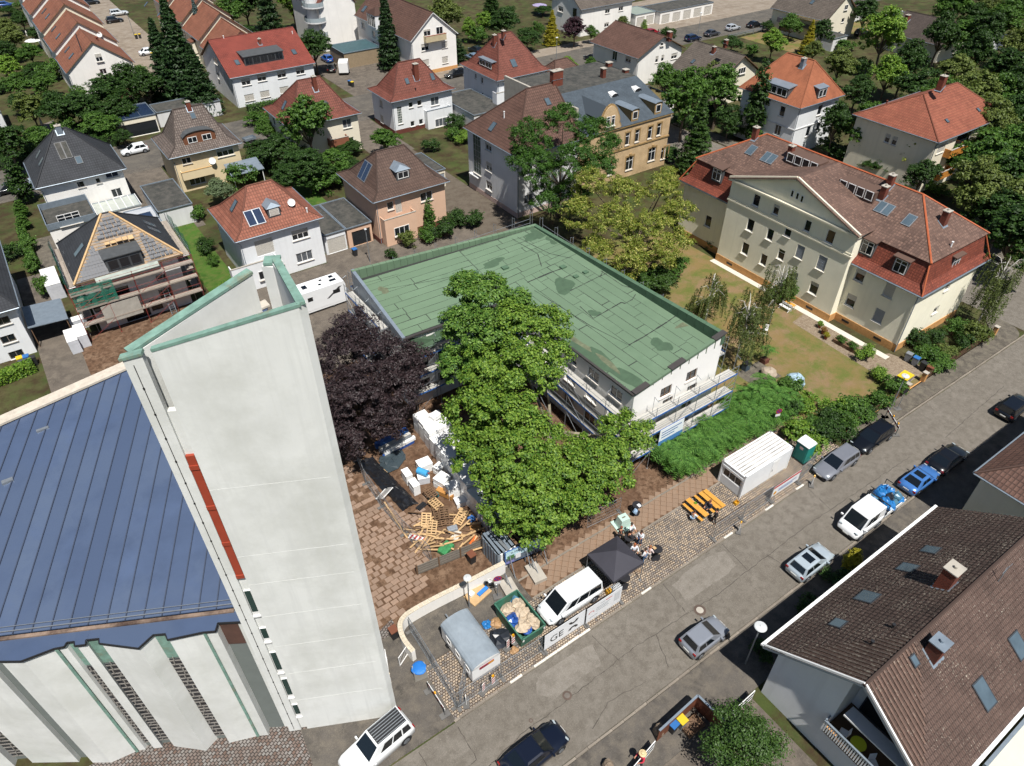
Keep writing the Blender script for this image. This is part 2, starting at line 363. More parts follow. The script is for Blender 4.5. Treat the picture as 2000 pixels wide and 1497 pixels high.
# foot path of square slabs laid diagonally between the cobbles and the soil
path = tag(MB().box(18.5,51,23.76,25.7,-.05,.03).build('foot_path',M_SOIL),kind='structure')
s = MB(); s.box(-.235,.235,-.235,.235,0,.035); me = s.data('path_slab',M_SLAB2); n = 0
for i in range(92):
 for j in range(6):
  u = 18.9 + i * .352; v = 24.08 + j * .352 - (i % 2) * 0
  if (i + j) % 2 or n >= 290 or rnd.random() < .02: continue
  link('path_slab',me,path,(u,v,U(.0,.012)),R(45) + U(-.02,.02)); n += 1
for v in (23.74,25.62):
 kerb_run(path,18.5,50.5,v,.07,1.0)
# manholes
def manhole(t,label,r):
 p = at(t,.02); o = thing('manhole_cover',label,'manhole cover',(p.x,p.y,.016))
 MB().lathe([(r,0),(r,.012),(r * .62,.014)],20).build('ring',mat('cast_iron','#6a5a50',rough=.6,metal=.4,var=.2),o)
 MB().lathe([(r * .6,.0),(r * .6,.018),(0.01,.019)],20).build('lid',M_CONC if r > .4 else mat('cast_iron2','#6f675f',var=.2),o)
manhole((15,1465,280),'round manhole cover with pale centre in front of the silver hatchback',.45)
manhole((15,430,945),'dull grey round manhole cover in the middle of the street',.32)
manhole((15,147,1140),'smallest dark round cap in the asphalt near the dark blue car',.14)
# cracks and seams in the street surface
M_CRACK = mat('asphalt_crack','#4a453f',rough=.95,var=.2)
def crack(pts,w=.02):
 mb = MB(); P_ = []
 for a,b in zip(pts[:-1],pts[1:]):
  a,b = Vector((*a,0)),Vector((*b,0)); n = max(2,int((b - a).length / .4))
  for k in range(n): P_.append(a.lerp(b,k / n) + Vector((U(-.06,.06),U(-.06,.06),0)))
 P_.append(Vector((*pts[-1],0)))
 for p,q in zip(P_[:-1],P_[1:]):
  d = (q - p).normalized(); s = Vector((-d.y,d.x,0)) * w * U(.5,1.3); mb.face([(x.x,x.y,.0215) for x in (p - s,q - s,q + s,p + s)])
 tag(mb.build('asphalt_crack',M_CRACK),kind='structure')
for c in [[(14,16.2),(22,16.5),(30,16.1),(41,16.4),(55,16.0)],[(27,16.4),(27.4,19.1)],[(33.6,16.2),(33.9,19.1)],[(20.5,16.4),(20.2,18.9)],[(23,14),(24,16.3)],[(36,16.3),(36.6,13.4)],[(44,16.2),(44.4,18.9)],[(9.5,15.8),(12,16.2),(14,16.2)],[(5,15),(9.5,15.8)],[(60,15.5),(72,16.2)],[(6.2,19.0),(6.1,16.6),(8.9,16.5),(9.0,18.9)],[(48,13.6),(52,14.5),(58,14.2)],[(16,13.8),(18,14.6),(21,14.2)]]: crack(c)
# ---------------------------------------------------------------- houses
FROT = {'S': 0,'W': -R(90),'E': R(90),'N': R(180)}
FN = {'S': Vector((0,-1,0)),'W': Vector((-1,0,0)),'E': Vector((1,0,0)),'N': Vector((0,1,0))}
FT = {'S': Vector((1,0,0)),'W': Vector((0,-1,0)),'E': Vector((0,1,0)),'N': Vector((-1,0,0))}
_WC = {}
def win_meshes(w,h,st,fm):
 """window facing -Y, centred on its sill line middle: frame, pane, shutter, sill"""
 k = (round(w,2),round(h,2),st,fm.name)
 if k in _WC: return _WC[k]
 fr = MB(); b = .07; n = max(1,round(w / .75)) if 'd' not in st else 1
 fr.box(-w / 2,w / 2,-.03,.03,0,b); fr.box(-w / 2,w / 2,-.03,.03,h - b,h)
 for i in range(n + 1):
  x = -w / 2 + b / 2 + i * (w - b) / n; fr.box(x - b / 2,x + b / 2,-.028,.028,b,h - b)
 if 't' in st: fr.box(-w / 2 + b,w / 2 - b,-.026,.026,h * .68,h * .68 + .06)
 if 'g' in st:
  for j in range(1,7): fr.box(-w / 2 + b,w / 2 - b,-.026,.026,h * j / 7 - .02,h * j / 7 + .02)
  for i in range(1,3): fr.box(-w / 2 + w * i / 3 - .02,-w / 2 + w * i / 3 + .02,-.027,.027,b,h - b)
 pn = MB().box(-w / 2 + .02,w / 2 - .02,.0,.02,.02,h - .02)
 pm = M_GLASS_C if 'c' in st else (mat('glass_block','#3f5148',rough=.25,var=.3,scale=8) if 'g' in st else M_GLASS)
 shm = None
 f = {'s': .45,'S': .97,'h': .3}.get(next((c for c in st if c in 'sSh'),''),0)
 if f:
  sh = MB(); z = h - h * f; nn = max(3,int(h * f / .14))
  for i in range(nn): z0 = z + (h - z) * i / nn; sh.box(-w / 2 + .05,w / 2 - .05,-.05 - .006 * (i % 2),-.032,z0,z0 + (h - z) / nn - .012)
  shm = sh.data('shutter',M_SHUTG if 'G' in st else M_SHUT)
 si = MB().box(-w / 2 - .08,w / 2 + .08,-.24,-.0,-.07,-.004)
 _WC[k] = (fr.data('window',fm),pn.data('pane',pm),shm,si.data('sill',MATS.get('sill') or mat('sill','#d8d2c8',rough=.8,var=.05))); return _WC[k]
def put_window(parent,face,p,w,h,st='',fm=None,name=None,dz=0):
 a,b,c,d = win_meshes(w,h,st,fm or M_FRAME)
 o = link(name or ('door' if 'd' in st else 'window'),a,parent,p,FROT[face]); link('pane',b,o)
 if c: link('shutter',c,o)
 if 'd' not in st and 'n' not in st: link('sill',d,o,(0,-.0,0))
 return o
def wall_grid(mb,face,p0,L,z0,z1,holes,depth=.13,mi=0):
 """wall rectangle with real openings; p0 is its left end seen from outside, holes are (s0, s1, h0, h1)"""
 t,nrm = FT[face],FN[face]
 xs = sorted({0,L,*[x for h in holes for x in h[:2]]}); zs = sorted({z0,z1,*[x for h in holes for x in h[2:]]})
 P = lambda s,z,d=0: Vector(p0) + t * s - nrm * d + Vector((0,0,z))
 for i in range(len(xs) - 1):
  for j in range(len(zs) - 1):
   cx,cz = (xs[i] + xs[i + 1]) / 2,(zs[j] + zs[j + 1]) / 2
   if any(h[0] < cx < h[1] and h[2] < cz < h[3] for h in holes): continue
   mb.face([P(xs[i],zs[j]),P(xs[i + 1],zs[j]),P(xs[i + 1],zs[j + 1]),P(xs[i],zs[j + 1])],mi)
 for a,b,c,d in holes:
  q = [(a,c),(b,c),(b,d),(a,d)]
  for k in range(4):
   s,e = q[k],q[(k + 1) % 4]; mb.face([P(*s),P(*s,depth + .05),P(*e,depth + .05),P(*e)],mi)
class House:
 skip = ''
 """rectangular house: eave rectangle u0..u1, v0..v1 at height ze, ridge at zr"""
 def __init__(s,name,label,u0,u1,v0,v1,ze,zr=0,roof='hip',ridge=None,o=.5,wall=None,tile=None,flare=0,plinth=None,cat='house',fascia=None,zb=0,gutter=True,thick=.16):
  s.u0,s.u1,s.v0,s.v1,s.ze,s.zr,s.o,s.roof = u0,u1,v0,v1,ze,zr,o,roof
  s.c = Vector(((u0 + u1) / 2,(v0 + v1) / 2,0)); s.root = thing(name,label,cat,s.c)
  s.wall,s.tile,s.plinth,s.wins,s.zb = wall or M_WHITE,tile,plinth,[],zb
  s.hx,s.hy = (u1 - u0) / 2,(v1 - v0) / 2; s.flare = flare; s.fascia = fascia or M_WOODD; s.thick = thick
  s.openings = {'S': [],'W': [],'E': [],'N': []}; s.hi = []
  if ridge is None:
   L,W = u1 - u0,v1 - v0
   ridge = (u0 + W / 2,u1 - W / 2) if roof == 'hip' and L >= W else (v0 + L / 2,v1 - L / 2)
  s.ridge = ridge
  if roof != 'flat' and roof != 'none': s.make_roof(gutter)
 def wx(s,face): return {'S': s.v0 + s.o,'N': s.v1 - s.o,'W': s.u0 + s.o,'E': s.u1 - s.o}[face]
 def plane_pt(s,face,t,off=0):
  w = s.wx(face); return (ony(t,w - off) if face == 'S' else ony(t,w + off) if face == 'N' else onx(t,w - off) if face == 'W' else onx(t,w + off))
 def win(s,face,t,w,h,st='',fm=None):
  """t: picture position of the window's centre"""
  p = s.plane_pt(face,t) - s.c; s.winm(face,p,w,h,st,fm)
 def winm(s,face,p,w,h,st='',fm=None):
  z = p.z - h / 2
  if p.z + h / 2 < s.ze - .12:
   s.openings[face].append((p,w,h,st,fm))
  else: s.hi.append((face,p,w,h,st,fm))
 def finish(s):
  r = s.root; mb = MB(); a,b = s.hx - s.o,s.hy - s.o
  st = {'S': (-a,-b,0),'E': (a,-b,0),'N': (a,b,0),'W': (-a,b,0)}; ln = {'S': 2 * a,'N': 2 * a,'E': 2 * b,'W': 2 * b}
  zp = .75 if s.plinth else s.zb
  for f in 'SENW':
   if f in s.skip: continue
   holes = []
   for p,w,h,sty,fm in s.openings[f]:
    sp = (Vector((p.x,p.y,0)) - Vector(st[f])).dot(FT[f])
    sp = min(max(sp,w / 2 + .1),ln[f] - w / 2 - .1); z0 = max(p.z - h / 2,zp + .02 if 'd' not in sty else zp)
    h = min(h,s.ze - .1 - z0)
    if h < .2: continue
    hole = (sp - w / 2,sp + w / 2,z0,z0 + h)
    if any(hole[0] < q[1] and hole[1] > q[0] and hole[2] < q[3] and hole[3] > q[2] for q in holes): continue
    holes.append(hole); q = Vector(st[f]) + FT[f] * sp - FN[f] * .11
    put_window(r,f,(q.x,q.y,z0),w,h,sty,fm)
   wall_grid(mb,f,st[f],ln[f],zp,s.ze - .02,holes)
  if s.roof in ('gu','gv'):
   rz = s.zr - .12
   if s.roof == 'gu':
    m = (s.rc - s.c.y)
    for x,o in ((-a,1),(a,-1)):
     if x < 0 and 'W' in s.skip: continue
     mb.face([(x,-b * o,s.ze - .02),(x,m,rz - s.o * .0),(x,b * o,s.ze - .02)][::-1])
   else:
    m = (s.rc - s.c.x)
    for y,o in ((-b,1),(b,-1)): mb.face([(-a * o,y,s.ze - .02),(a * o,y,s.ze - .02),(m,y,rz)])
  mb.build('wall',s.wall,r)
  for f,p,w,h,sty,fm in s.hi:
   q = p + FN[f] * .02; put_window(r,f,(q.x,q.y,p.z - h / 2),w,h,sty,fm)
  if s.plinth:
   e = .03; MB().box(-a - e,a + e,-b - e,b + e,s.zb,.75).build('plinth',s.plinth,r)
  return s
 def make_roof(s,gutter):
  hx,hy,ze,zr = s.hx,s.hy,s.ze,s.zr; mb = MB(); c = s.c; s.planes = {}
  C = [(-hx,-hy,ze),(hx,-hy,ze),(hx,hy,ze),(-hx,hy,ze)]
  def slope(e0,e1,r1,r0,key):
   e0,e1,r1,r0 = map(Vector,(e0,e1,r1,r0)); t = (e1 - e0).normalized(); n = t.cross(((r0 + r1) / 2 - e0)).normalized(); up = n.cross(t)
   pts = [e0,e1,r1,r0] if (r1 - r0).length > 1e-3 else [e0,e1,r1]
   k = sum(map(ord,key)) % 7
   mb.face(pts,0,[((p - e0).dot(t) + k * 3.3,(p - e0).dot(up)) for p in pts]); s.planes[key] = (e0 + c,n,t,up)
  base = C
  if s.flare:
   d,h = s.flare; M = [(-hx + d,-hy + d,ze + h),(hx - d,-hy + d,ze + h),(hx - d,hy - d,ze + h),(-hx + d,hy - d,ze + h)]
   for i,f in enumerate('SENW'): slope(C[i],C[(i + 1) % 4],M[(i + 1) % 4],M[i],f + '0')
   base = M
  if 'hip' in s.roof:
   if s.roof == 'hip':
    r0,r1 = (s.ridge[0] - c.x,0,zr),(s.ridge[1] - c.x,0,zr)
    slope(base[0],base[1],r1,r0,'S'); slope(base[1],base[2],r1,r1,'E'); slope(base[2],base[3],r0,r1,'N'); slope(base[3],base[0],r0,r0,'W')
    edges = [(base[0],r0),(base[3],r0),(base[1],r1),(base[2],r1),(r0,r1)]
   else:
    r0,r1 = (0,s.ridge[0] - c.y,zr),(0,s.ridge[1] - c.y,zr)
    slope(base[0],base[1],r0,r0,'S'); slope(base[1],base[2],r1,r0,'E'); slope(base[2],base[3],r1,r1,'N'); slope(base[3],base[0],r0,r1,'W')
    edges = [(base[0],r0),(base[1],r0),(base[2],r1),(base[3],r1),(r0,r1)]
   if s.flare: edges += [(C[i],base[i]) for i in range(4)]
  elif s.roof == 'gu':
   s.rc = s.ridge[0] if s.ridge and s.ridge[0] == s.ridge[1] else c.y
   r0,r1 = (-hx,s.rc - c.y,zr),(hx,s.rc - c.y,zr)
   slope(C[0],C[1],r1,r0,'S'); slope(C[2],C[3],r0,r1,'N'); edges = [(r0,r1)]
  elif s.roof == 'gv':
   s.rc = s.ridge[0] if s.ridge and s.ridge[0] == s.ridge[1] else c.x
   r0,r1 = (s.rc - c.x,-hy,zr),(s.rc - c.x,hy,zr)
   slope(C[1],C[2],r1,r0,'E'); slope(C[3],C[0],r0,r1,'W'); edges = [(r0,r1)]
  top = list(mb.f); th = s.thick
  # underside and edge boards so that the roof has thickness
  n = len(mb.v); vs = [(x,y,z - th) for x,y,z in mb.v]; fs = [tuple(reversed(f)) for f in top]
  mb.mesh(vs,fs,1)
  if 'hip' in s.roof:
   for i in range(4):
    a,b = C[i],C[(i + 1) % 4]; mb.face([(a[0],a[1],a[2] - th),(b[0],b[1],b[2] - th),b,a],1)
  else:
   loops = [(C[0],C[1]),(C[2],C[3])] if s.roof == 'gu' else [(C[1],C[2]),(C[3],C[0])]
   g = [(C[3],r0),(r0,C[0]),(C[1],r1),(r1,C[2])] if s.roof == 'gu' else [(C[0],r0),(r0,C[1]),(C[2],r1),(r1,C[3])]
   for a,b in loops + g: mb.face([(a[0],a[1],a[2] - th),(b[0],b[1],b[2] - th),b,a],1)
  mb.build('roof',[s.tile,s.fascia],s.root)
  rt = MB()
  for a,b in edges: rt.cyl(Vector(a) + Vector((0,0,.0)),Vector(b) + Vector((0,0,.0)),.11,6)
  rt.build('ridge_tiles',s.tile if not getattr(s,'rmat',None) else s.rmat,s.root)
  if gutter:
   sides = 'SENW' if 'hip' in s.roof else ('SN' if s.roof == 'gu' else 'WE')
   gb = MB(); e = .07; z = ze - .05
   q = {'S': ((-hx,-hy - e),(hx,-hy - e)),'N': ((-hx,hy + e),(hx,hy + e)),'W': ((-hx - e,-hy),(-hx - e,hy)),'E': ((hx + e,-hy),(hx + e,hy))}
   for f in sides: gb.cyl((*q[f][0],z),(*q[f][1],z),.065,6)
   a,b = hx - s.o,hy - s.o
   gb.cyl((-hx + .1,-hy - .02,z),(-a + .12,-b - .07,z - .7),.045,6); gb.cyl((-a + .12,-b - .07,z - .7),(-a + .12,-b - .07,.1),.045,6)
   gb.build('gutter',M_ZINC,s.root)
 def rp(s,face,t):
  p0,n,tt,up = s.planes[face]; return onp(t,p0,n),n,tt,up
 def skylight(s,face,t,w=.8,h=1.2,name='skylight',frame=None,pane=None):
  p,n,tt,up = s.rp(face,t); p = p - s.c + n * .05; o = MB().obox(p,tt * w / 2,up * h / 2,n * .05).build(name,frame or M_DKFRAME,s.root)
  pn = MB()
  k = 2 if w > 1.4 else 1
  for i in range(k):
   cx = (-.5 + (i + .5) / k) * w; pn.obox(p + n * .052 + tt * cx,tt * (w / k / 2 - .07),up * (h / 2 - .08),n * .006)
  pn.build('pane',pane or M_GLASS_S,o); return o
 def chimney(s,face,t,w=.6,d=.6,h=1.2,m=None,cap=None):
  p,n,tt,up = s.rp(face,t); p = p - s.c
  o = MB().box(p.x - w / 2,p.x + w / 2,p.y - d / 2,p.y + d / 2,p.z - .5,p.z + h).build('chimney',m or M_BRICKR,s.root)
  mb = MB().box(p.x - w / 2 - .06,p.x + w / 2 + .06,p.y - d / 2 - .06,p.y + d / 2 + .06,p.z + h,p.z + h + .08)
  mb.cyl((p.x,p.y,p.z + h + .08),(p.x,p.y,p.z + h + .26),.11,8); mb.build('cap',cap or M_CONC,o)
  e = .12; MB().obox(p + n * .03,tt * (w / 2 + e),up * (d / 2 + e + .1),n * .012).build('flashing',M_ZINC,o)
 def dormer(s,face,t,w=1.6,h=1.3,kind='flat',nwin=1,cheek=None,roofm=None,st='',wh=None,over=.15,fm=None,wmax=9):
  """t: picture position where the middle of the dormer's foot meets the roof"""
  p,n,tt,up = s.rp(face,t); p = p - s.c; out = FN[face]; g = Vector((n.x,n.y,0)).length / n.z   # slope rise per metre
  dep = h / g + .1; ax = FT[face]; cm = cheek or M_ZINCD; rm = roofm or M_ZINC; Z = Vector((0,0,1))
  mb = MB(); A = [p + ax * (x * w / 2) for x in (-1,1)]; f = [a + Z * h for a in A]; b = [a - out * dep + Z * h for a in A]
  lo = [a - Z * .2 for a in A]; lb = [a - out * dep + Z * (h - .3) for a in A]
  mb.face([lo[0],lo[1],f[1],f[0]]); mb.face([lo[0],f[0],b[0],lb[0]]); mb.face([lo[1],lb[1],b[1],f[1]])
  o = mb.build('dormer',cm,s.root); rb = MB()
  if kind in ('flat','shed'):
   up2 = Z * (.25 if kind == 'shed' else .05)
   q = [f[0] - ax * over + out * over,f[1] + ax * over + out * over,b[1] + ax * over - out * .3 + up2,b[0] - ax * over - out * .3 + up2]
   rb.face([x + Z * .1 for x in q]); rb.face([x for x in q][::-1])
   for i in range(4): rb.face([q[i],q[(i + 1) % 4],q[(i + 1) % 4] + Z * .1,q[i] + Z * .1])
  elif kind == 'arch':
   m = 8; e = []
   for i in range(m + 1):
    x = -1 + 2 * i / m; e.append(p + ax * (x * (w / 2 + over)) + Z * (h + .38 * w / 2 * math.sqrt(max(0,1 - x * x)) * .8 - .02))
   dp = -out * (dep + .5); ot = out * over
   for i in range(m):
    rb.face([e[i] + ot,e[i + 1] + ot,e[i + 1] + dp,e[i] + dp]); rb.face([e[i] + ot - Z * .08,e[i] + ot,e[i + 1] + ot,e[i + 1] + ot - Z * .08])
   mbf = MB().face([lo[0] + out * .004] + [lo[1] + out * .004] + [x + out * .004 for x in e[::-1]]); mbf.build('front',cm,o)
  elif kind == 'hip':
   zt = Z * (w * .3); l = f[0] - ax * over + out * over; r = f[1] + ax * over + out * over; c0 = (f[0] + f[1]) / 2 - out * (w * .3) + zt; c1 = (b[0] + b[1]) / 2 - out * (w * .35 / g + .4) + zt
   rb.face([l,r,c0]); rb.face([l,c0,c1,b[0] - ax * over]); rb.face([r,b[1] + ax * over,c1,c0])
  rb.build('dormer_roof',rm,o)
  hh = wh or h - .35; ww = (w - .25) / nwin
  for i in range(nwin):
   c0 = p + ax * ((-.5 + (i + .5) / nwin) * (w - .25)) + out * .03 + Z * ((h - hh) / 2 + .02)
   put_window(o,face,c0,min(ww - .1,wmax),hh,st + 'n',fm)
  return o
 def balcony(s,face,t,w,d,zt,zbot,m,rail=None,slab=True,name='balcony',wins=()):
  """solid balcony or bay block standing out d from the wall, centred on picture point t of its front"""
  p = s.plane_pt(face,t,d) - s.c; ax,out = FT[face],FN[face]; q = p - out * d; mb = MB(); th = .12
  if zt is None: zt = p.z
  def bx(x0,x1,y0,y1,z0,z1): mb.obox(Vector((q.x,q.y,0)) + ax * (x0 + x1) / 2 + out * (y0 + y1) / 2 + Vector((0,0,(z0 + z1) / 2)),ax * (x1 - x0) / 2,out * (y1 - y0) / 2,Vector((0,0,(z1 - z0) / 2)))
  zf = zt - 1.0
  if zbot < zf - .3: bx(-w / 2,w / 2,.004,d,zbot,zf)
  else: bx(-w / 2,w / 2,.004,d,zf - .18,zf)
  bx(-w / 2,w / 2,d - th,d,zf,zt); bx(-w / 2,-w / 2 + th,.004,d - th,zf,zt); bx(w / 2 - th,w / 2,.004,d - th,zf,zt)
  o = mb.build(name,m,s.root); cp = MB(); mb = cp
  bx(-w / 2 - .04,w / 2 + .04,d - th - .04,d + .04,zt,zt + .06); cp.build('coping',rail or M_CONC,o)
  for (tt2,ww,hh,sty) in wins:
   pp = s.plane_pt(face,tt2,d + .02) - s.c; put_window(o,face,(pp.x,pp.y,pp.z - hh / 2),ww,hh,sty)
  return o
 def dish(s,face,t,r=.45,wallm=False):
  if wallm: p = s.plane_pt(face,t,.35) - s.c
  else: p = s.rp(face,t)[0] - s.c + Vector((0,0,.7))
  d = Vector((-.35,-.85,.35)).normalized(); a = d.orthogonal().normalized(); b = d.cross(a); n = 14; mb = MB()
  rim = [p + (a * math.cos(2 * math.pi * k / n) + b * math.sin(2 * math.pi * k / n)) * r for k in range(n)]; mid = [p - d * .06 + (x - p) * .55 for x in rim]; c = p - d * .1
  for k in range(n): mb.face([rim[k],rim[(k + 1) % n],mid[(k + 1) % n],mid[k]]); mb.face([mid[k],mid[(k + 1) % n],c])
  mb.cyl(c,c - d * .25,.03,6); mb.cyl(c - d * .25,c - d * .25 - Vector((0,0,.7)),.03,6); mb.cyl(p - b * r * .9,p + d * .45,.015,5)
  mb.build('satellite_dish',M_WHITE2,s.root)
 def vent(s,face,t,h=.5,r=.08,m=None):
  p = s.rp(face,t)[0] - s.c; mb = MB().cyl(p - Vector((0,0,.1)),p + Vector((0,0,h)),r,8); mb.cyl(p + Vector((0,0,h)),p + Vector((0,0,h + .08)),r * 1.5,8); mb.build('vent_pipe',m or M_WHITE2,s.root)
M_GLASS_S = mat('skylight_glass','#7f95a3',rough=.08,var=.2,scale=1,k=.35,spec=.8)
M_SOLAR = mat('solar_panel','#2c3b56',rough=.15,var=.15,scale=2,k=.7,spec=.8)
def flat(name,label,u0,u1,v0,v1,h,wall,roofm,doors=(),cat='garage',par=.12,wins=(),over=.1):
 """flat-roofed garage or annexe; doors: (face, picture point or (u, v), w, h)"""
 H = House(name,label,u0,u1,v0,v1,h,0,'flat',o=over,wall=wall,cat=cat)
 for d in doors:
  f,t,w,hh = d[:4]; p = (H.plane_pt(f,t) - H.c) if not isinstance(t,Vector) else t - H.c; p.z = hh / 2 + .02
  H.openings[f].append((p,w,hh,'dS' if len(d) < 5 else d[4],d[5] if len(d) > 5 else M_FRAME))
 for wv in wins: H.win(*wv)
 H.finish(); a,b = H.hx,H.hy; mb = MB().box(-a,a,-b,b,h - .02,h + .06,0)
 for x0,x1,y0,y1 in ((-a,a,-b,-b + .12),(-a,a,b - .12,b),(-a,-a + .12,-b + .12,b - .12),(a - .12,a,-b + .12,b - .12)): mb.box(x0,x1,y0,y1,h + .06,h + .06 + par,1)
 mb.build('roof',[roofm,M_ZINC],H.root); return H
# ---------------------------------------------------------------- roof coverings
T_RED = tilemat('tiles_brown_red','#97503d','#84432f'); T_BRIGHT = tilemat('tiles_red','#a8442f','#963b28')
T_ORANGE = tilemat('tiles_orange','#d17540','#c66a36',bw=.18,rh=.2,mk=.6); T_BROWN = tilemat('tiles_brown','#725749','#644a3e')
T_BROWN2 = tilemat('tiles_chestnut','#7d5848','#6e4b3d'); T_TERRA = tilemat('tiles_terracotta','#b56a4c','#a2583c',lichen='#6e5546',lc=.86)
T_DARK = tilemat('tiles_anthracite','#44474d','#3d4045',bw=.3,rh=.34,mk=.55); T_PALE = tilemat('tiles_weathered','#75645a','#94857a',bw=.3,rh=.36,mk=.4)
T_GREY = tilemat('tiles_grey_brown','#7b6e62','#6b5f54'); T_TERR = tilemat('tiles_terrace','#ab6847','#9a5638',bw=.3,mk=.55)
T_H4 = tilemat('tiles_h4','#b5623f','#a44f33',mk=.5); T_MOTTLE = tilemat('tiles_mottled','#94705e','#62483e',bw=.3,rh=.3,lichen='#b86a44',lc=.84,mk=.5)
T_MANS = tilemat('tiles_mansard','#ac4e2e','#7d3826',bw=.28,rh=.28,mk=.5); T_SLATE = tilemat('slates','#55636f','#4b5863',bw=.25,rh=.2,mk=.6,off=.5,mort=.015,bump=.2)
W_WARM = mat('plaster_cream','#ece3cd',streak=.1,rough=.9,var=.05,scale=.5,k=.88); W_BEIGE = mat('plaster_beige','#e3cfa8',rough=.9,var=.06,scale=.5,k=.85)
W_PINK = mat('plaster_pink','#dcb79c',rough=.9,var=.05,scale=.5,k=.86); W_BLUE = mat('plaster_cool_white','#e9ebec',streak=.1,rough=.9,var=.05,scale=.5,k=.88)
W_GREY = mat('plaster_light_grey','#dcdcdb',streak=.12,rough=.9,var=.06,scale=.4,k=.86); W_OCHRE = brickmat('ochre_brick','#e6c9a0','#dfbf94','#c9ab80',.25,.075,.008,k=.8,rot=(R(90),0,0),bump=.15)
W_CREAM = mat('plaster_roughcast','#f3edd6',streak=.08,rough=.95,var=.05,scale=.6,k=.95,bump=.45,bscale=9); PL_RED = mat('plinth_red','#6b3a2e',rough=.85,var=.15)
PL_SAND = mat('plinth_sandstone','#d59f63',rough=.9,var=.14,scale=3,k=.78,bump=.4,bscale=14); PL_DARK = mat('plinth_grey','#8d8880',rough=.9,var=.1)
PL_PINK = mat('plinth_pinkish','#c9b0a6',rough=.9,var=.1)
# ---- row nearest the site
H = House('house','white house with terracotta hip roof, solar panel and small zinc dormer',15.6,26.4,77.6,87.8,6.35,10.2,'hip',(19.6,22.6),wall=W_BLUE,tile=T_TERRA,flare=(1.2,.65))
H.win('S',(6,345,330),2.1,1.3,'s'); H.win('S',(6,380,505),2.1,1.3,'c'); H.win('S',(6,68,430),2.2,2.0,'dS')
H.balcony('S',(5,1985,560),5.6,1.1,None,0,W_BLUE,wins=[((6,130,625),3.4,1.15,'')])
H.finish(); H.skylight('W',(5,1825,110),.8,1.5); H.skylight('S',(5,1985,200),2.0,2.0,'solar_panel',M_STEEL,M_SOLAR)
H.dormer('S',(6,150,195),1.5,1.2,'hip',st='S'); H.dish('S',(6,285,125)); H.vent('S',(6,400,160))
H = House('house','pink house with brown hip roof, square bay and balcony beside the green roof',33.2,44.4,77.9,88.8,6.2,10.15,'hip',(36.9,40.9),wall=W_PINK,tile=T_BROWN,flare=(1.3,.6),plinth=PL_RED)
H.win('S',(6,1330,35),1.8,1.2); H.win('S',(6,1048,110),.9,1.1); H.win('S',(6,1112,110),.9,1.9,'dS')
H.balcony('S',(6,1125,190),4.6,1.3,None,.02,W_PINK,wins=[((6,1138,300),2.2,1.2,'')]); H.finish()
H.skylight('W',(2,850,1335),2.1,2.5,'solar_panel',M_STEEL,M_SOLAR); H.dormer('S',(2,1150,1400),1.9,1.25,'hip',cheek=M_ZINCD)
H = House('house','white house with brown red hip roof, glass block strip and square bay',52.7,65.4,110.7,119.4,5.75,10.4,'hip',(56.9,61.1),wall=W_BLUE,tile=T_RED,flare=(1.3,.55),plinth=PL_RED)
for t,w,h,st in [((2,1207,820),.8,.9,''),((2,1275,805),.8,.9,''),((2,1395,790),1.6,1.4,'c'),((2,1122,900),.9,2.9,'g'),((2,1222,970),.8,.9,''),((2,1288,955),.8,.9,'')]: H.win('S',t,w,h,st)
H.win('W',(2,975,810),1.1,1.2,'S'); H.win('W',(2,987,965),1.1,1.3,'S')
H.balcony('S',(2,1430,850),4.9,1.2,None,.02,W_BLUE,rail=M_ZINC,wins=[((2,1455,950),3.0,1.4,'c')]); H.finish()
H.chimney('S',(2,1250,610),.8,.7,2.3); H.skylight('S',(2,1177,635),.7,1.0); H.skylight('S',(2,1375,600),.7,1.2); H.vent('S',(2,1245,705),.3,.08,M_DARK)
H = House('house','cream house with brown red hip roof half hidden by a leafy tree',34.2,46.3,108.5,119.9,6.0,10.9,'hip',(38.8,42.5),wall=W_WARM,tile=T_RED,flare=(1.3,.6))
for t,w,h,st in [((2,710,965),1.5,1.4,'c'),((2,745,1105),.9,1.4,''),((2,655,1165),1.1,2.0,'d')]: H.win('S',t,w,h,st)
H.win('W',(2,140,950),1.0,1.3); H.balcony('S',(2,650,1080),3.2,1.2,None,2.6,mat('brown_balcony','#8e5a43',var=.1)); H.finish()
H.chimney('S',(2,465,700),.6,.6,2.0); H.skylight('W',(2,222,822),.8,1.5); H.dormer('S',(2,540,865),1.2,1.0,'flat',cheek=M_ZINCD,roofm=M_ZINCD)
H = House('house','beige house with steep weathered brown roof and wide arched dormer',16.1,26.7,108.6,118.2,5.5,10.45,'hip',(19.4,23.6),wall=W_BEIGE,tile=T_PALE,flare=(1.5,.9))
for t,w,h,st in [((1,1455,1255),1.3,.9,''),((1,1520,1260),1.0,2.0,'dS'),((1,1755,1182),2.5,1.4,'s'),((1,1540,1405),2.3,1.3,'')]: H.win('S',t,w,h,st)
H.balcony('S',(1,1535,1325),4.4,.9,None,2.9,W_BEIGE,rail=mat('tan_awning','#d8ae74',var=.08)); H.finish()
H.dormer('S',(1,1565,1112),4.4,1.2,'arch',2,wmax=1.3,cheek=mat('brown_boards','#7b4e35',var=.1),roofm=M_ZINCD); H.skylight('S',(1,1505,905),.7,.9); H.chimney('S',(1,1475,850),.6,.6,1.0); H.dish('S',(1,1655,1255),.5,True)
MB().obox((4.4,-6.3,2.5),(2.5,0,0),(0,1.6,.35),(0,0,.05)).build('lean_to_roof',M_ZINC,H.root)
for x in (2.2,6.6): MB().box(x - .05,x + .05,-7.7,-7.6,0,2.1).build('post',M_WHITE2,H.root)
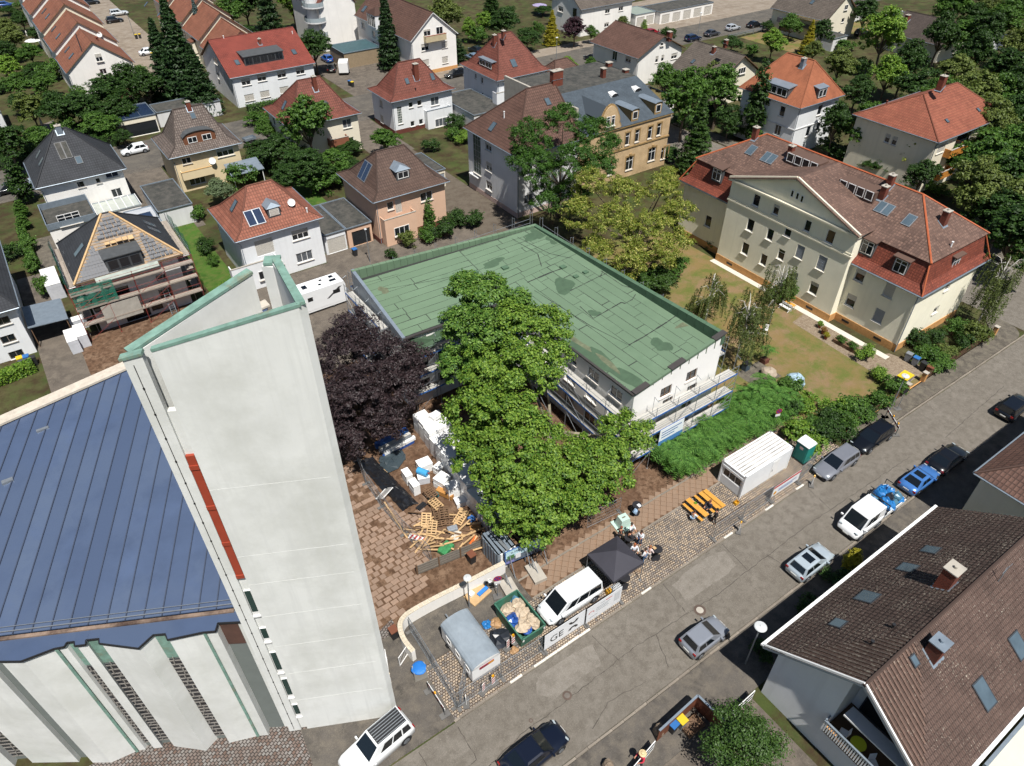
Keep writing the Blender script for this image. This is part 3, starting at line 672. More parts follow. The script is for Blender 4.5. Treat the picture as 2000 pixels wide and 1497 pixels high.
H = House('house','white house with anthracite hip roof and flat white annexe',-1.0,10.1,106.0,116.3,6.5,11.55,'hip',(3.9,5.3),wall=M_WHITE,tile=T_DARK)
for t,w,h,st in [((1,630,1440),.9,.8,''),((1,765,1410),.6,.7,''),((1,872,1362),1.6,.8,''),((5,912,8),1.3,1.2,'')]: H.win('S',t,w,h,st)
H.finish(); H.skylight('S',(1,615,1250),.8,1.1); H.skylight('S',(1,495,1175),1.5,2.4,'roof_hatch',M_DKFRAME,M_FELT); H.skylight('W',(1,303,1205),.7,1.3); H.skylight('W',(1,325,1262),.7,1.3); H.chimney('S',(1,465,1030),.7,.6,.8,M_ZINC)
H = flat('house_annexe','flat white garden annexe with three-light window below the anthracite roof',-1.6,4.2,99.5,106.4,3.4,M_WHITE,M_FELT,cat='annexe',wins=[('S',(5,540,210),2.6,1.5,'t')],par=.8)
H = flat('conservatory','white conservatory with slatted glass roof behind the scaffolded house',4.4,10,102.4,106.4,2.6,M_WHITE,mat('polycarbonate','#b9beb6',rough=.3,var=.1),cat='conservatory',par=.05)
for i in range(7): MB().box(-2.8 + i * .93,-2.72 + i * .93,-2,2,2.66,2.74).build('glazing_bar',M_FRAME,H.root)
# ---- house under renovation
H = House('house','white house in scaffolding, its hip roof half retiled in anthracite',-1.2,9.9,78.0,88.6,6.5,10.9,'hip',(4.0,4.8),wall=W_GREY,tile=T_DARK,o=.6,gutter=False)
for t,w,h,st in [((5,915,800),2.6,1.5,''),((5,1255,668),1.0,.6,''),((5,1300,800),1.4,1.6,''),((5,1075,945),2.6,1.5,''),((5,740,880),1.4,2.0,''),((5,1220,880),1.2,1.4,''),((5,1045,1110),1.3,.7,''),((5,1240,1010),1.3,1.2,'')]: H.win('S',t,w,h,st + 'n',M_DKFRAME)
H.finish(); RENO = H
p0,n,tt,up = H.planes['S']; e0 = p0 - H.c; sl = (Vector((0,-5.3,6.5)) - Vector((0,0,10.9))).length
def tri_in(s,h,m=.25):     # inside the south slope: s along eave, h up the slope
 k = h / sl; return s > 5.2 * k + m and s < 11.1 - 5.1 * k - m
mb = MB()
for pts in ([(.1,.05),(11.0,.05),(6.0,sl - .1),(5.2,sl - .1)],): mb.face([e0 + tt * a + up * b + n * .02 for a,b in pts])
mb.build('underlay',mat('roof_underlay','#6e6a66',var=.3,scale=2,col2='#a58a6c',c2=.5),H.root)
h = .3
while h < sl - .3:
 k = h / sl; a,b = 5.2 * k + .15,11.1 - 5.1 * k - .15; MB().bar(e0 + tt * a + up * h + n * .05,e0 + tt * b + up * h + n * .05,.05,.04).build('batten',M_WOOD,H.root); h += .34
for a,b in (((0,0),(5.2,sl)),((11.1,0),(6.0,sl))): MB().bar(e0 + tt * a[0] + up * a[1] + n * .08,e0 + tt * b[0] + up * b[1] + n * .08,.2,.12).build('hip_board',M_WOOD,H.root)
tme = MB(); tme.obox((0,0,.05),tt * .15,up * .2,n * .02); tme.obox(tt * .08 + Vector((0,0,.06)),tt * .04,up * .2,n * .03); tme = tme.data('roof_tile',mat('loose_tile','#4b4e55',rough=.5,var=.15,k=.8))
stk = MB()
for i in range(4): stk.obox(n * (.06 + i * .05) + up * (i * .03),tt * .165,up * .17,n * .022)
stk = stk.data('tile_stack',MATS['loose_tile'])
for j in range(11):
 for i in range(17):
  s_,h_ = .55 + i * .31,.3 + j * .34
  if tri_in(s_,h_,.4) and s_ + h_ * .45 < 4.6: link('roof_tile',tme,H.root,e0 + tt * s_ + up * h_ + n * .05)
for j in range(13):
 for i in range(22):
  s_,h_ = 2 + i * .4,.5 + j * .46
  if not tri_in(s_,h_,.55) or (s_ + h_ * .45 < 5.0) or (3.3 < s_ < 8.0 and .2 < h_ < 3.9): continue
  link('tile_stack',stk,H.root,e0 + tt * (s_ + U(-.04,.04)) + up * h_ + n * .04)
d = H.dormer('S',(5,995,600),3.6,1.7,'flat',3,cheek=M_ZINCD,roofm=M_ZINCD,wh=1.1,fm=M_DKFRAME)
cc = H.rp('S',(5,930,390))[0] - H.c
for i in range(5): MB().obox(cc + tt * (-1.2 + i * .6) + n * U(.3,.5),tt * U(.15,.3),up * U(.12,.25),n * .1).build('timber_offcut',M_WOOD,d)
H.skylight('W',(5,620,455),.9,1.7); H.skylight('E',(5,1165,255),.9,1.5); H.skylight('E',(5,1200,300),.9,1.5)
MB().obox(e0 + tt * 5.2 + n * .02 - up * .25,tt * 3.2,up * .3,n * .04).build('eaves_board',mat('weathered_board','#9aa39a',var=.2),H.root)
# ---- second row and beyond
H = House('house','long white house with bright red gable roof and wide dark dormer',35.0,51.6,139.6,157.6,5.5,10.1,'gu',wall=W_BLUE,tile=T_BRIGHT,o=.4)
for t in [(1,1918,640),(2,45,608),(2,200,582),(2,345,555)]: H.win('S',t,1.7,1.2,'s')
for t in [(1,1945,762),(2,70,735),(2,222,702)]: H.win('S',t,1.8,1.2,'S')
for t in [(1,1675,470),(1,1700,590),(1,1690,480)]: H.win('W',t,.9,1.1)
H.finish(); H.dormer('S',(2,70,490),7.5,1.5,'shed',5,roofm=M_ZINCD,fm=M_DKFRAME); H.skylight('S',(1,1850,490),.8,1.3); H.skylight('S',(2,297,408),.8,1.3); H.chimney('S',(2,32,345),.5,.5,.9); H.vent('S',(2,285,265),.4); H.vent('S',(1,1745,300),.4)
H = House('house','white apartment house with chestnut gable roof, flower balcony and fir in front',71.0,82.2,136.9,163,6.95,11.6,'gv',wall=M_WHITE,tile=T_BROWN2,o=.35,plinth=PL_SAND,fascia=M_WHITE2)
for t,w,h,st in [((2,1318,370),1.7,1.3,'s'),((2,1470,350),1.4,1.2,'S'),((2,1325,490),1.5,1.2,'S'),((2,1475,468),1.4,1.3,'S'),((2,1333,255),1.6,1.3,'h'),((2,1430,238),1.6,1.4,'')]: H.win('S',t,w,h,st)
H.balcony('S',(2,1405,275),4.8,1.0,None,6.4,mat('balcony_slats','#c8b896',var=.1),rail=mat('flower_red','#a8553c',var=.4,scale=9));
for t in [(2,918,268),(2,920,350),(2,835,200)]: H.win('W',t,1.5,1.3)
H.finish(); H.dormer('W',(2,905,215),4.0,2.6,'hip',2,cheek=W_BLUE,roofm=T_BROWN2); H.skylight('W',(2,845,72),1.2,1.6)
H = House('house','white gabled block with round glazed balconies at the top edge',63.4,72.5,164.5,181,9.2,14,'gv',wall=M_WHITE,tile=T_RED,o=.25,fascia=T_RED,cat='apartment house'); H.finish()
for z in (3.0,6.0,9.0):
 o = MB().lathe([(2.5,0),(2.5,.25),(0,.26)],18,(-4.6,-6.2,z)).build('balcony',W_GREY,H.root)
 r = MB()
 for k in range(18): a,b = 2 * math.pi * k / 18,2 * math.pi * (k + 1) / 18; r.face([(-4.6 + 2.45 * math.cos(a),-6.2 + 2.45 * math.sin(a),z + .3),(-4.6 + 2.45 * math.cos(b),-6.2 + 2.45 * math.sin(b),z + .3),(-4.6 + 2.45 * math.cos(b),-6.2 + 2.45 * math.sin(b),z + 1.1),(-4.6 + 2.45 * math.cos(a),-6.2 + 2.45 * math.sin(a),z + 1.1)])
 r.build('railing',mat('balcony_glass','#aab6ba',rough=.2,var=.1),o)
MB().lathe([(1.5,0),(1.5,12)],14,(-4.6,-5.2,0)).build('stair_drum',W_GREY,H.root)
H = House('house','cool white house with red hip roof and brick-cheeked dormer by the corner',72.2,84.2,107.8,120.2,6.5,12.3,'hip',(76.8,79.6),wall=W_BLUE,tile=T_RED,flare=(1.2,.6))
for t,w,h in [((2,1712,595),.6,.9),((2,1762,628),.7,1.1),((2,1715,728),.7,.9),((2,1765,752),.7,1.2)]: H.win('W',t,w,h)
H.win('S',(2,1975,700),1.8,2.0,'d'); H.balcony('S',(2,1950,715),4,1.4,None,0,W_BLUE); H.finish()
H.dormer('W',(2,1790,530),4.2,1.3,'flat',2,cheek=M_BRICKR,roofm=M_ZINC); H.skylight('S',(3,12,495),1.1,1.5); H.chimney('W',(2,1860,350),.6,.6,1.6); H.chimney('W',(2,1930,290),.6,.6,1.0)
H = House('house_wing','low wing with small brown hip roof beside the ochre house',84.1,92.4,106.5,113,4.4,7.2,'hip',(86.6,89.4),wall=W_BLUE,tile=T_BROWN2,cat='house wing'); H.finish()
H = House('house','white gable-fronted house with long brown roof in the back street',104.2,117.5,106.0,120.6,5.5,8.7,'gv',wall=M_WHITE,tile=T_BROWN2,o=.6)
for t,w,h,st in [((3,1130,465),.8,1.2,'s'),((3,1175,455),.8,1.2,'s'),((3,1265,438),1.7,1.1,'s'),((3,1168,345),.9,.6,'')]: H.win('S',t,w,h,st)
H.win('W',(3,800,435),1.4,1.8,''); H.win('W',(3,905,465),1.6,1.2,'s'); H.finish(); H.chimney('E',(3,1225,300),.8,.8,1.2)
H = House('house','low house with big grey brown gable roof and cream gable, between leafy trees',108.0,120.6,88.6,101,4.5,8.4,'gv',wall=W_WARM,tile=T_GREY,o=.6); H.win('S',(3,1792,552),2.0,1.1); H.finish(); H.skylight('W',(3,1412,482),.7,1.0); H.chimney('W',(3,1570,415),.6,.6,1.1); H.chimney('E',(3,1665,350),.6,.6,.8)
H = House('house','white house with brown roof at the top edge beside low garages',118.4,135.4,141,153,6,10,'gu',wall=M_WHITE,tile=T_GREY,o=.4)
for t in [(3,745,88),(3,850,68),(3,738,195)]: H.win('S',t,1.5,1.0,'h')
H.win('W',(3,378,72),2.0,1.2,'s'); H.win('W',(3,490,100),1.6,2.0,'d'); H.finish()
H = House('house','white house with beige awning and grey brown gable roof at the top right',160.4,173.2,104.0,119.8,5,9.8,'gv',wall=W_WARM,tile=T_GREY,o=.5)
for t,w,h in [((4,610,58),1.3,1.1),((4,585,160),1.1,.9),((4,555,264),1.1,.9)]: H.win('S',t,w,h)
H.win('W',(4,120,220),3,1.6,'d'); H.finish(); MB().obox((-6.5,-2.5,4.3),(1.0,0,-.35),(0,4.5,0),(0,0,.05)).build('awning',mat('awning_beige','#d9c49a',var=.06),H.root)
MB().box(-6.9,-6.75,-7.4,5,2.6,3.6).build('balcony_wall',mat('balcony_slate','#5f5a63',var=.1),H.root); H.skylight('W',(4,345,20),.9,1.1)
H = House('house','low house with dark brown roof and two brick chimneys among treetops',168.5,181.6,80.2,94,3.6,7.2,'gv',wall=W_WARM,tile=tilemat('tiles_dark_brown','#5f5149','#52453e'),o=.6); H.finish(); H.chimney('W',(4,1080,165),1.0,.8,1.2); H.chimney('W',(4,1345,175),.8,.7,.9)
# ---- right-hand side
H = House('house','pale blue white house with bright orange hip roof and two zinc dormers',100.6,111.8,65.7,78.0,8,13.4,'hipv',(69.0,74.2),wall=W_BLUE,tile=T_ORANGE)
H.win('W',(4,110,870),1.0,1.6,''); H.win('W',(4,75,1010),1.2,1.8,''); H.win('S',(4,405,860),1.1,1.6); H.win('S',(4,315,1025),1.1,1.6); H.win('S',(4,395,985),1.1,1.6); H.finish()
H.dormer('W',(4,60,745),4.2,1.5,'shed',2,cheek=M_ZINCD); H.dormer('S',(4,415,765),2.2,1.5,'shed',2,cheek=M_ZINCD); H.chimney('W',(4,268,520),.7,.6,1.2,M_ZINC)
MB().box(-5.2,5.2,-5.75,5.75,4.3,4.45).build('string_course',W_GREY,H.root)
H = House('house','cream house with wide red hip roof, brick chimney and loggia on the right',105.2,124,45.8,59.6,8,11.85,'hip',(110.3,119.4),wall=W_WARM,tile=T_H4)
H.win('W',(4,930,1080),.8,1.3,'s'); H.win('W',(4,985,1100),.8,1.3,'s'); H.win('S',(4,1720,1020),1.9,1.3,'S'); H.win('S',(4,1350,1160),1.9,1.3,'S'); H.win('S',(4,1520,1090),4.2,1.9,'d'); H.win('S',(4,1260,1330),1.6,1.2,'s'); H.finish()
H.balcony('S',(4,1500,1150),4.6,1.0,None,5.6,mat('orange_boards','#c38136',var=.2)); H.balcony('S',(4,1400,1330),4,1.0,None,2.4,MATS['orange_boards'])
H.skylight('S',(4,1395,945),.6,.7); H.skylight('S',(4,1640,860),.6,.7); H.chimney('W',(4,1340,690),.8,.8,1.7); H.vent('W',(4,925,805),.3,.1,M_BRICKR)
# ---- terrace rows top left
for i in range(5):
 z = 1.1 * i; v = 162 + 12.0 * i
 H = House('terraced_house',['end terrace house with white gable and long black flue pipe','terrace house second from the white end gable','terrace house with cream gable strip, third from the end','fourth terrace house from the end gable, at the frame edge','fifth terrace house, mostly cut by the top edge'][i],11.3,23.5,v,v + 12,5 + z,9.6 + z,'gv',wall=W_WARM if i == 2 else M_WHITE,tile=T_TERR,o=.3,cat='terraced house')
 tag(H.root,group='terraced houses on the left side of the beige road')
 if i == 0:
  H.win('S',(1,770,450),1.2,1.4,'s'); H.win('S',(1,806,560),1.2,1.0)
  a = H.rp('W',(1,592,275))[0] - H.c; b = H.rp('W',(1,640,405))[0] - H.c; MB().tube([a + Vector((0,0,.25)),b + Vector((0,0,.2)),Vector((b.x,b.y - .1,.3))],[.09,.09,.09],6).build('flue_pipe',M_DARK,H.root)
 H.finish()
 for t in ([(1,525,390),(1,557,440)],[(1,420,228),(1,455,285)],[(1,345,90),(1,372,130)],[],[])[i]: H.skylight('W',t,.8,1.5)
 if i == 0: H.dish('E',(1,785,300),.5); H.vent('E',(1,760,315),.5,.2,M_BRICKR)
for i in range(4):
 v = 154 + 12 * i; H = House('terraced_house',['nearest house of the right terrace row behind the tall dark conifer','second house of the right terrace row with bay windows','third house of the right terrace row at the frame edge','fourth house of the right terrace row, cut by the frame'][i],37.2,48.6,v,v + 12,5 + 1.0 * i,9.6 + 1.0 * i,'gv',wall=W_WARM,tile=T_TERR,o=.35,cat='terraced house')
 tag(H.root,group='terraced houses on the right side of the beige road'); H.winm('W',Vector((-5.35,-1,3.6)),1.4,1.2,'S'); H.winm('W',Vector((-5.35,3,1.6)),1.0,2.0,'d'); H.finish()
 for z in (.2,2.7):
  b = MB().box(-6.2,-5.36,-2.2,.2,z,z + 2.2).build('bay',W_WARM,H.root); put_window(b,'W',(-6.22,-1,z + .6),1.8,1.3,'n')
 MB().obox((-5.9,-1,5.1),(.6,0,.12),(0,1.4,0),(0,0,.06)).build('bay_roof',T_TERR,H.root)
 if i < 2: H.skylight('W',((1,1240,115),(1,1140,35))[i],.8,1.4)
H = House('garden_shed','small shed with red gable roof against the white end terrace',16.2,20.6,157.2,161.4,2.2,3.8,'gv',wall=M_WOODD,tile=T_TERR,o=.2,cat='shed',gutter=False); H.finish()
# ---- left edge
H = House('house','white house with dark roof cut by the left edge, three small windows',-20,-6.6,78.0,95,5.85,10.2,'hip',(-15,-11.6),wall=W_BLUE,tile=T_DARK)
for t in [(5,20,1010),(5,65,1148),(5,130,1268)]: H.win('S',t,1.3,.9,'',M_WOODG)
H.finish()
H = flat('modern_house','flat modern house with grey roof terrace at the left edge',-18,-1.2,144,158,5.4,W_GREY,M_FELT,cat='house',par=.6)
H = flat('garage','garage with dark solar roof and glass front near the white hatchback',10.8,20.4,136,143,3.0,W_WARM,M_SOLAR,doors=[('S',(1,1190,1010),7.4,2.2,'d')]); tag(H.root)
for i in range(4): MB().box(-4.7 + i * 2.4 - .02,-4.7 + i * 2.4 + .02,-3.4,3.4,3.06,3.09).build('panel_seam',M_STEEL,H.root)
flat('garage','long low garage roof behind the steep brown roof',20.8,32,138,143,2.5,W_GREY,M_FELT)
flat('garage','flat garage with grey felt roof left of the beige house',11.2,15.8,98.6,108.4,2.6,W_GREY,M_FELT)
H = flat('carport','carport with two dark solar panels beside the scaffolded house',7.4,11.0,90.0,101.0,2.7,W_GREY,mat('pale_gravel_roof','#b9bcc0',var=.1),cat='carport')
for i in range(2): MB().box(-1.2,1.2,-4.6 + i * 4.3,-.6 + i * 4.3,2.8,2.86).build('solar_panel',M_SOLAR,H.root)
flat('garage','white double garage half with up-and-over door next to the white house',26.6,29.7,79.6,88.2,2.7,W_BLUE,M_FELT,doors=[('S',(6,650,425),2.5,2.1)])
flat('garage','pink garage half with dark brown door next to the pink house',29.75,33.4,79.6,88.2,2.7,W_PINK,M_FELT,doors=[('S',(6,825,360),2.6,2.1,'d',M_WOODD)])
flat('garage','cream garage with grey metal door behind the pink house',44.6,50.0,88.6,96,2.6,W_WARM,M_FELT,doors=[('S',(2,1578,1310),2.6,2.1,'dSG')])
flat('garage','flat grey roofed garage between the two red roofed houses',65.2,72.4,104.6,117,2.7,W_GREY,M_FELT)
flat('garage','low garage block under the apartment house, clad in timber boards',62.0,70.8,150.4,158,3.0,mat('timber_cladding','#9c8a70',var=.15,scale=5),mat('teal_roof','#3c5a60',var=.2),cat='garage')
flat('garage','mossy flat-roofed outbuilding behind the slate roof',91.6,99.6,90.6,98,3.2,M_WHITE,groundmat('mossy_roof',['#85754a','#6f6a3e','#94835c'],(.6,1.8),k=.65),cat='outbuilding')
H = flat('garage_block','row of five white garages with flat roof at the top edge',142.4,161.6,138.6,146,2.7,M_WHITE,M_FELT,cat='garages',doors=[('S',Vector((144.5 + i * 3.8,138.7,0)),2.7,2.1) for i in range(5)])
H = flat('garage_block','pair of white garages left of the long garage row',135.6,142.3,140.2,147,2.7,M_WHITE,mat('green_grey_roof','#8f9a90',var=.1),cat='garages',doors=[('S',Vector((137.4 + i * 3.2,140.3,0)),2.6,2.1) for i in range(2)])
H = flat('garage_block','row of grey garages with white dividing walls at top right',184,192,78,104,2.9,W_GREY,M_FELT,cat='garages')
for i in range(6): MB().box(-4,4,-13 + i * 5.2 - .12 + .1,-13 + i * 5.2 + .14,2.96,3.2).build('divider',M_WHITE,H.root)
flat('garage_block','pale flat garages at the top edge behind the beige awning house',176,190,112,120,3.2,W_GREY,M_FELT,cat='garages')
flat('shed','grey felt-roofed shed against the white gable at top right',157.5,162.8,99,103.6,2.6,W_GREY,M_FELT,cat='shed')
# ---- house with stair strip and the ochre brick villa
H = House('apartment_house','light grey apartment house with chestnut roof and tall glass block stair strip',52.3,63.5,73.6,86.8,9.0,14.9,'hip',(58.6,63.3),wall=W_GREY,tile=T_BROWN2,o=.4,plinth=PL_PINK,cat='apartment house')
H.win('W',(2,1725,1200),1.9,6.0,'g',M_STEEL)
for t in [(2,1812,1142),(2,1815,1302),(2,1817,1450)]: H.win('W',t,1.5,1.3,'s')
for t in [(7,130,55),(3,130,1330)]: H.win('S',t,1.5,1.3,'c')
H.finish(); H.skylight('W',(2,1845,990),.9,1.4); H.skylight('S',(3,278,795),.8,1.1); H.chimney('N',(3,345,640),1.7,.8,1.5); H.vent('W',(2,1935,920),.8)
p = H.plane_pt('W',(2,1712,1405)) - H.c; MB().box(-5.6,-5.1,p.y - 1.2,p.y + 1.2,2.4,2.55).build('door_canopy',M_WHITE2,H.root)
# ---- ochre brick villa
r = thing('brick_villa','ochre brick villa with slate roof, curved Dutch gable and stone window frames','villa',(73,84,0)); H = House.__new__(House)
STONE = mat('sandstone_trim','#a88a5c',rough=.9,var=.12,k=.75)
H.c,H.root,H.o,H.ze,H.zb,H.plinth,H.wall = Vector((73,84,0)),r,0,8.2,0,None,W_OCHRE; H.u0,H.u1,H.v0,H.v1 = 63.7,82.5,75.5,93; H.hx,H.hy = 9.4,8.75; H.c = Vector((73.1,84.25,0)); r.location = H.c
H.openings = {k: [] for k in 'SENW'}; H.hi = []; H.roof = 'none'
for t in [(3,900,1085),(3,976,1060),(3,1076,1035),(3,1146,1010)]: H.win('S',t,.85,1.9,'t')
for t in [(3,915,1275),(3,1090,1205)]: H.win('S',t,1.5,2.1,'t')
for t in [(3,760,1320),(3,620,1330)]: H.win('S',t,1.0,2.0,'t')
H.win('S',(3,1200,1190),.9,1.9,'t')
trim = []
for p,w,h,st,fm in H.openings['S']: trim.append((p.copy(),w,h))
H.finish(); H.planes = {}
for p,w,h in trim:
 mb = MB(); y = -8.78
 for x in (-w / 2 - .1,w / 2 + .1): mb.box(p.x + x - .1,p.x + x + .1,y,y + .04,p.z - h / 2,p.z + h / 2)
 mb.box(p.x - w / 2 - .2,p.x + w / 2 + .2,y - .02,y + .04,p.z + h / 2,p.z + h / 2 + .25)
 if w > 1.2: mb.lathe([(.28,0),(.28,.3)],8,(p.x,y + .1,p.z + h / 2 + .2))
 mb.build('window_surround',STONE,r)
for z,e in ((4.6,.12),(8.0,.2)): MB().box(-9.4 - e,9.4 + e,-8.75 - e,8.75,z,z + .22).build('cornice',STONE,r)
mb = MB(); ye,yb,zb_ = -9.0,-1.2,11.9
def q4(a,b,c,d): mb.face([a,b,c,d],0,[(x[0],math.hypot(x[1] - ye,x[2] - 8.2)) for x in (a,b,c,d)])
q4((-9.4,ye,8.25),(9.7,ye,8.25),(8.6,yb,zb_),(-9.4,yb,zb_)); mb.face([(9.7,ye,8.25),(9.7,8.9,8.25),(8.6,8.2,zb_),(8.6,yb,zb_)],0,[(0,0),(17,0),(16,4),(1,4)])
mb.face([(-9.4,yb,zb_),(8.6,yb,zb_),(8.6,8.2,zb_ - .1),(-9.4,8.2,zb_ - .1)],1); mb.face([(-9.4,8.2,zb_ - .1),(8.6,8.2,zb_ - .1),(9.7,8.9,8.25),(-9.4,8.9,8.25)],1); mb.face([(-9.4,ye,8.25),(-9.4,yb,zb_),(-9.4,8.2,zb_),(-9.4,8.9,8.25)],1)
mb.build('roof',[T_SLATE,M_FELT],r); MB().box(-9.55,-9.2,-8.9,8.6,8.2,12.6).build('party_wall',M_CONC,r)
n = Vector((0,-(zb_ - 8.25),yb - ye)).normalized(); n = Vector((0,-abs(n.y),abs(n.z))); H.planes['S'] = (H.c + Vector((-9.4,ye,8.25)),n,Vector((1,0,0)),n.cross(Vector((1,0,0))))
for t in [(3,955,945),(3,1135,890)]: H.dormer('S',t,1.3,1.7,'arch',1,cheek=STONE,roofm=M_ZINC,wh=1.1)
for t in [(3,805,760),(3,985,718)]:
 p = H.rp('S',t)[0] - H.c; e = MB()
 for k in range(6):
  a,b = math.pi * k / 6,math.pi * (k + 1) / 6; f = lambda q: Vector((p.x - .75 * math.cos(q),p.y,p.z + .55 * math.sin(q))); g = lambda q: Vector((p.x - .5 * math.cos(q),p.y + 1.2,p.z + .57 + .0 * q)); e.face([f(a),f(b),g(b),g(a)])
 o = e.build('eyebrow_vent',W_GREY,r); MB().obox(p + Vector((0,.05,.2)),(.35,0,0),(0,.02,0),(0,0,.16)).build('louvre',M_DARK,o)
for t,w,h in [((3,708,605),.6,1.3),((3,755,515),.9,.5),((3,885,565),.8,.4)]:
 p = at(t,zb_) - H.c; o = MB().box(p.x - w / 2,p.x + w / 2,p.y - .35,p.y + .35,zb_ - .3,zb_ + h).build('chimney',M_BRICKR,r); MB().box(p.x - w / 2 - .08,p.x + w / 2 + .08,p.y - .43,p.y + .43,zb_ + h,zb_ + h + .1).build('cap',M_CONC,o)
# curved gable standing on the front wall
gx = ony((3,765,900),75.5).x - H.c.x; pr = [(-2.1,0),(2.1,0),(2.1,.4),(1.75,.9),(1.7,1.6),(1.35,2.3),(1.0,3.0),(.5,3.5),(0,3.65),(-.5,3.5),(-1.0,3.0),(-1.35,2.3),(-1.7,1.6),(-1.75,.9),(-2.1,.4)]
mb = MB(); f0 = [(gx + x,-8.95,8.1 + z) for x,z in pr]; f1 = [(gx + x,-8.55,8.1 + z) for x,z in pr]; mb.face(f0); mb.face(f1[::-1])
for k in range(len(pr)): mb.face([f0[k],f1[k],f1[(k + 1) % len(pr)],f0[(k + 1) % len(pr)]])
g = mb.build('curved_gable',W_OCHRE,r); cp = MB()
for k in range(1,len(pr) - 1): cp.bar((gx + pr[k][0],-8.75,8.1 + pr[k][1]),(gx + pr[k + 1][0],-8.75,8.1 + pr[k + 1][1]),.5,.16,up=(0,1,0))
cp.build('coping',STONE,g)
for x in (-.45,.45): put_window(g,'S',(gx + x,-8.98,8.9),.65,1.4,'t')
MB().face([(gx - 1.7,-8.6,10.0),(gx,-8.6,11.4),(gx,-2.2,11.4),(gx - 1.7,-4.6,10.0)]).face([(gx + 1.7,-8.6,10.0),(gx + 1.7,-4.6,10.0),(gx,-2.2,11.4),(gx,-8.6,11.4)]).build('gable_roof',T_SLATE,r)
MB().box(9.4,11.4,-6.5,-3.5,4.4,4.6).box(11.3,11.4,-6.5,-3.5,4.6,5.5).box(9.4,11.3,-6.5,-6.42,4.6,5.5).build('balcony',M_WHITE2,r); MB().box(9.4,11.0,-6.6,-3,0,4.3).build('bay',W_OCHRE,r)
# ---- cream apartment building with pediment and mansard roof
r = thing('apartment_building','cream apartment building with pediment, sandstone plinth and red mansard roof','apartment building',(74,42,0)); O = Vector((74,42,0)); CR = r
def crp(x,y): return (1330 + x / 2.994,240 + y / 2.994)
WIN_C = [(440,455,.95,1.4,''),(555,510,.8,1.2,'h'),(740,605,.8,1.3,''),(872,668,1.0,1.5,''),(405,600,1.0,1.5,''),(520,655,.9,1.4,''),(625,637,.9,1.3,'t'),(695,757,1.0,1.6,'SG'),(822,822,1.1,1.7,'SG'),(375,737,1.0,1.5,''),(482,802,.9,1.4,''),(585,772,.9,1.3,'t'),(660,905,.9,1.4,'S'),(775,968,1.1,1.5,'h')]
mb = MB(); hs = []; UF,UW = 66.95,68.05
def facade(mbx,face,plane,lo,hi,z0,z1,wins,holes=None):
 holes = []
 for x,y,w,h,st in wins:
  p = onx(crp(x,y),plane) if face == 'W' else ony(crp(x,y),plane)
  s = (hi - p.y) if face == 'W' else (p.x - lo); z = p.z - h / 2
  if s - w / 2 < .05 or s + w / 2 > hi - lo - .05 or z < z0 or z + h > z1: continue
  if any(s - w / 2 < q[1] and s + w / 2 > q[0] and z < q[3] and z + h > q[2] for q in holes): continue
  holes.append((s - w / 2,s + w / 2,z,z + h)); q = (plane + .11,p.y,z) if face == 'W' else (p.x,plane + .11,z)
  put_window(r,face,Vector(q) - O,w,h,st)
 st0 = Vector((plane,hi,0)) - O if face == 'W' else Vector((lo,plane,0)) - O
 wall_grid(mbx,face,st0,hi - lo,z0,z1,holes)
facade(mb,'W',UF,33.4,50.2,.9,10.9,WIN_C)
facade(mb,'W',UW,25.9,33.4,.9,7.45,[(1048,890,1.1,1.6,'s'),(1218,982,1.1,1.6,'S'),(993,1040,1.1,1.5,'s'),(1155,1130,1.1,1.6,'SG')])
facade(mb,'W',UW,50.2,58.2,.9,7.45,[(185,440,1.0,1.5,''),(158,577,1.0,1.5,''),(300,500,.8,1.3,''),(268,635,.8,1.3,'')])
facade(mb,'S',25.9,UW,79.9,.9,7.45,[(1490,1095,1.0,.9,'h'),(1560,960,1.0,.9,'')])
def W_(x): return Vector(x) - O
mb.face([W_((UF,33.4,.9)),W_((UW + 3,33.4,.9)),W_((UW + 3,33.4,10.9)),W_((UF,33.4,10.9))])
mb.face([W_((UW + 3,50.2,.9)),W_((UF,50.2,.9)),W_((UF,50.2,10.9)),W_((UW + 3,50.2,10.9))])
mb.face([W_((79.9,25.9,.9)),W_((79.9,58.2,.9)),W_((79.9,58.2,7.45)),W_((79.9,25.9,7.45))]); mb.face([W_((79.9,58.2,.9)),W_((UW,58.2,.9)),W_((UW,58.2,7.45)),W_((79.9,58.2,7.45))])
mb.face([W_((UF + .05,33.4,10.9)),W_((UF + .05,41.8,13.9)),W_((UF + .05,50.2,10.9))])
mb.build('wall',W_CREAM,r)
pl = MB(); pl.box(UF - O.x - .06,UW + 2 - O.x,33.4 - O.y - .06,50.2 - O.y + .06,0,.92); pl.box(UW - O.x - .06,79.96 - O.x,25.84 - O.y,58.26 - O.y,0,.91); pl.build('plinth',PL_SAND,r)
for v in (28,32,36,40.5,48): MB().box((UF if v > 33.4 else UW) - O.x - .075,UF - O.x + 1.2,v - O.y - .45,v - O.y + .45,.35,.62).build('cellar_vent',M_DARK,r)
for z,d,h in ((8.25,.12,.18),(10.75,.35,.22),(8.6,.06,.08)): MB().box(UF - O.x - d,UF - O.x + .2,33.4 - O.y - d,50.2 - O.y + d,z,z + h).build('cornice',mat('cornice_cream','#ebe3cb',var=.05,k=.87),r)
for s in (-1,1): MB().bar((UF - O.x - .12,s * 8.7 - .2,10.9),(UF - O.x - .12,-.2,14.0),.5,.2,up=(1,0,0)).build('raking_cornice',MATS['cornice_cream'],r)
for i,(x,y) in enumerate(((650,415),(680,430),(707,447))):
 p = onx(crp(x,y),UF) - O; put_window(r,'W',(UF + .04 - O.x,p.y,p.z - .4),.4,.8,'n')
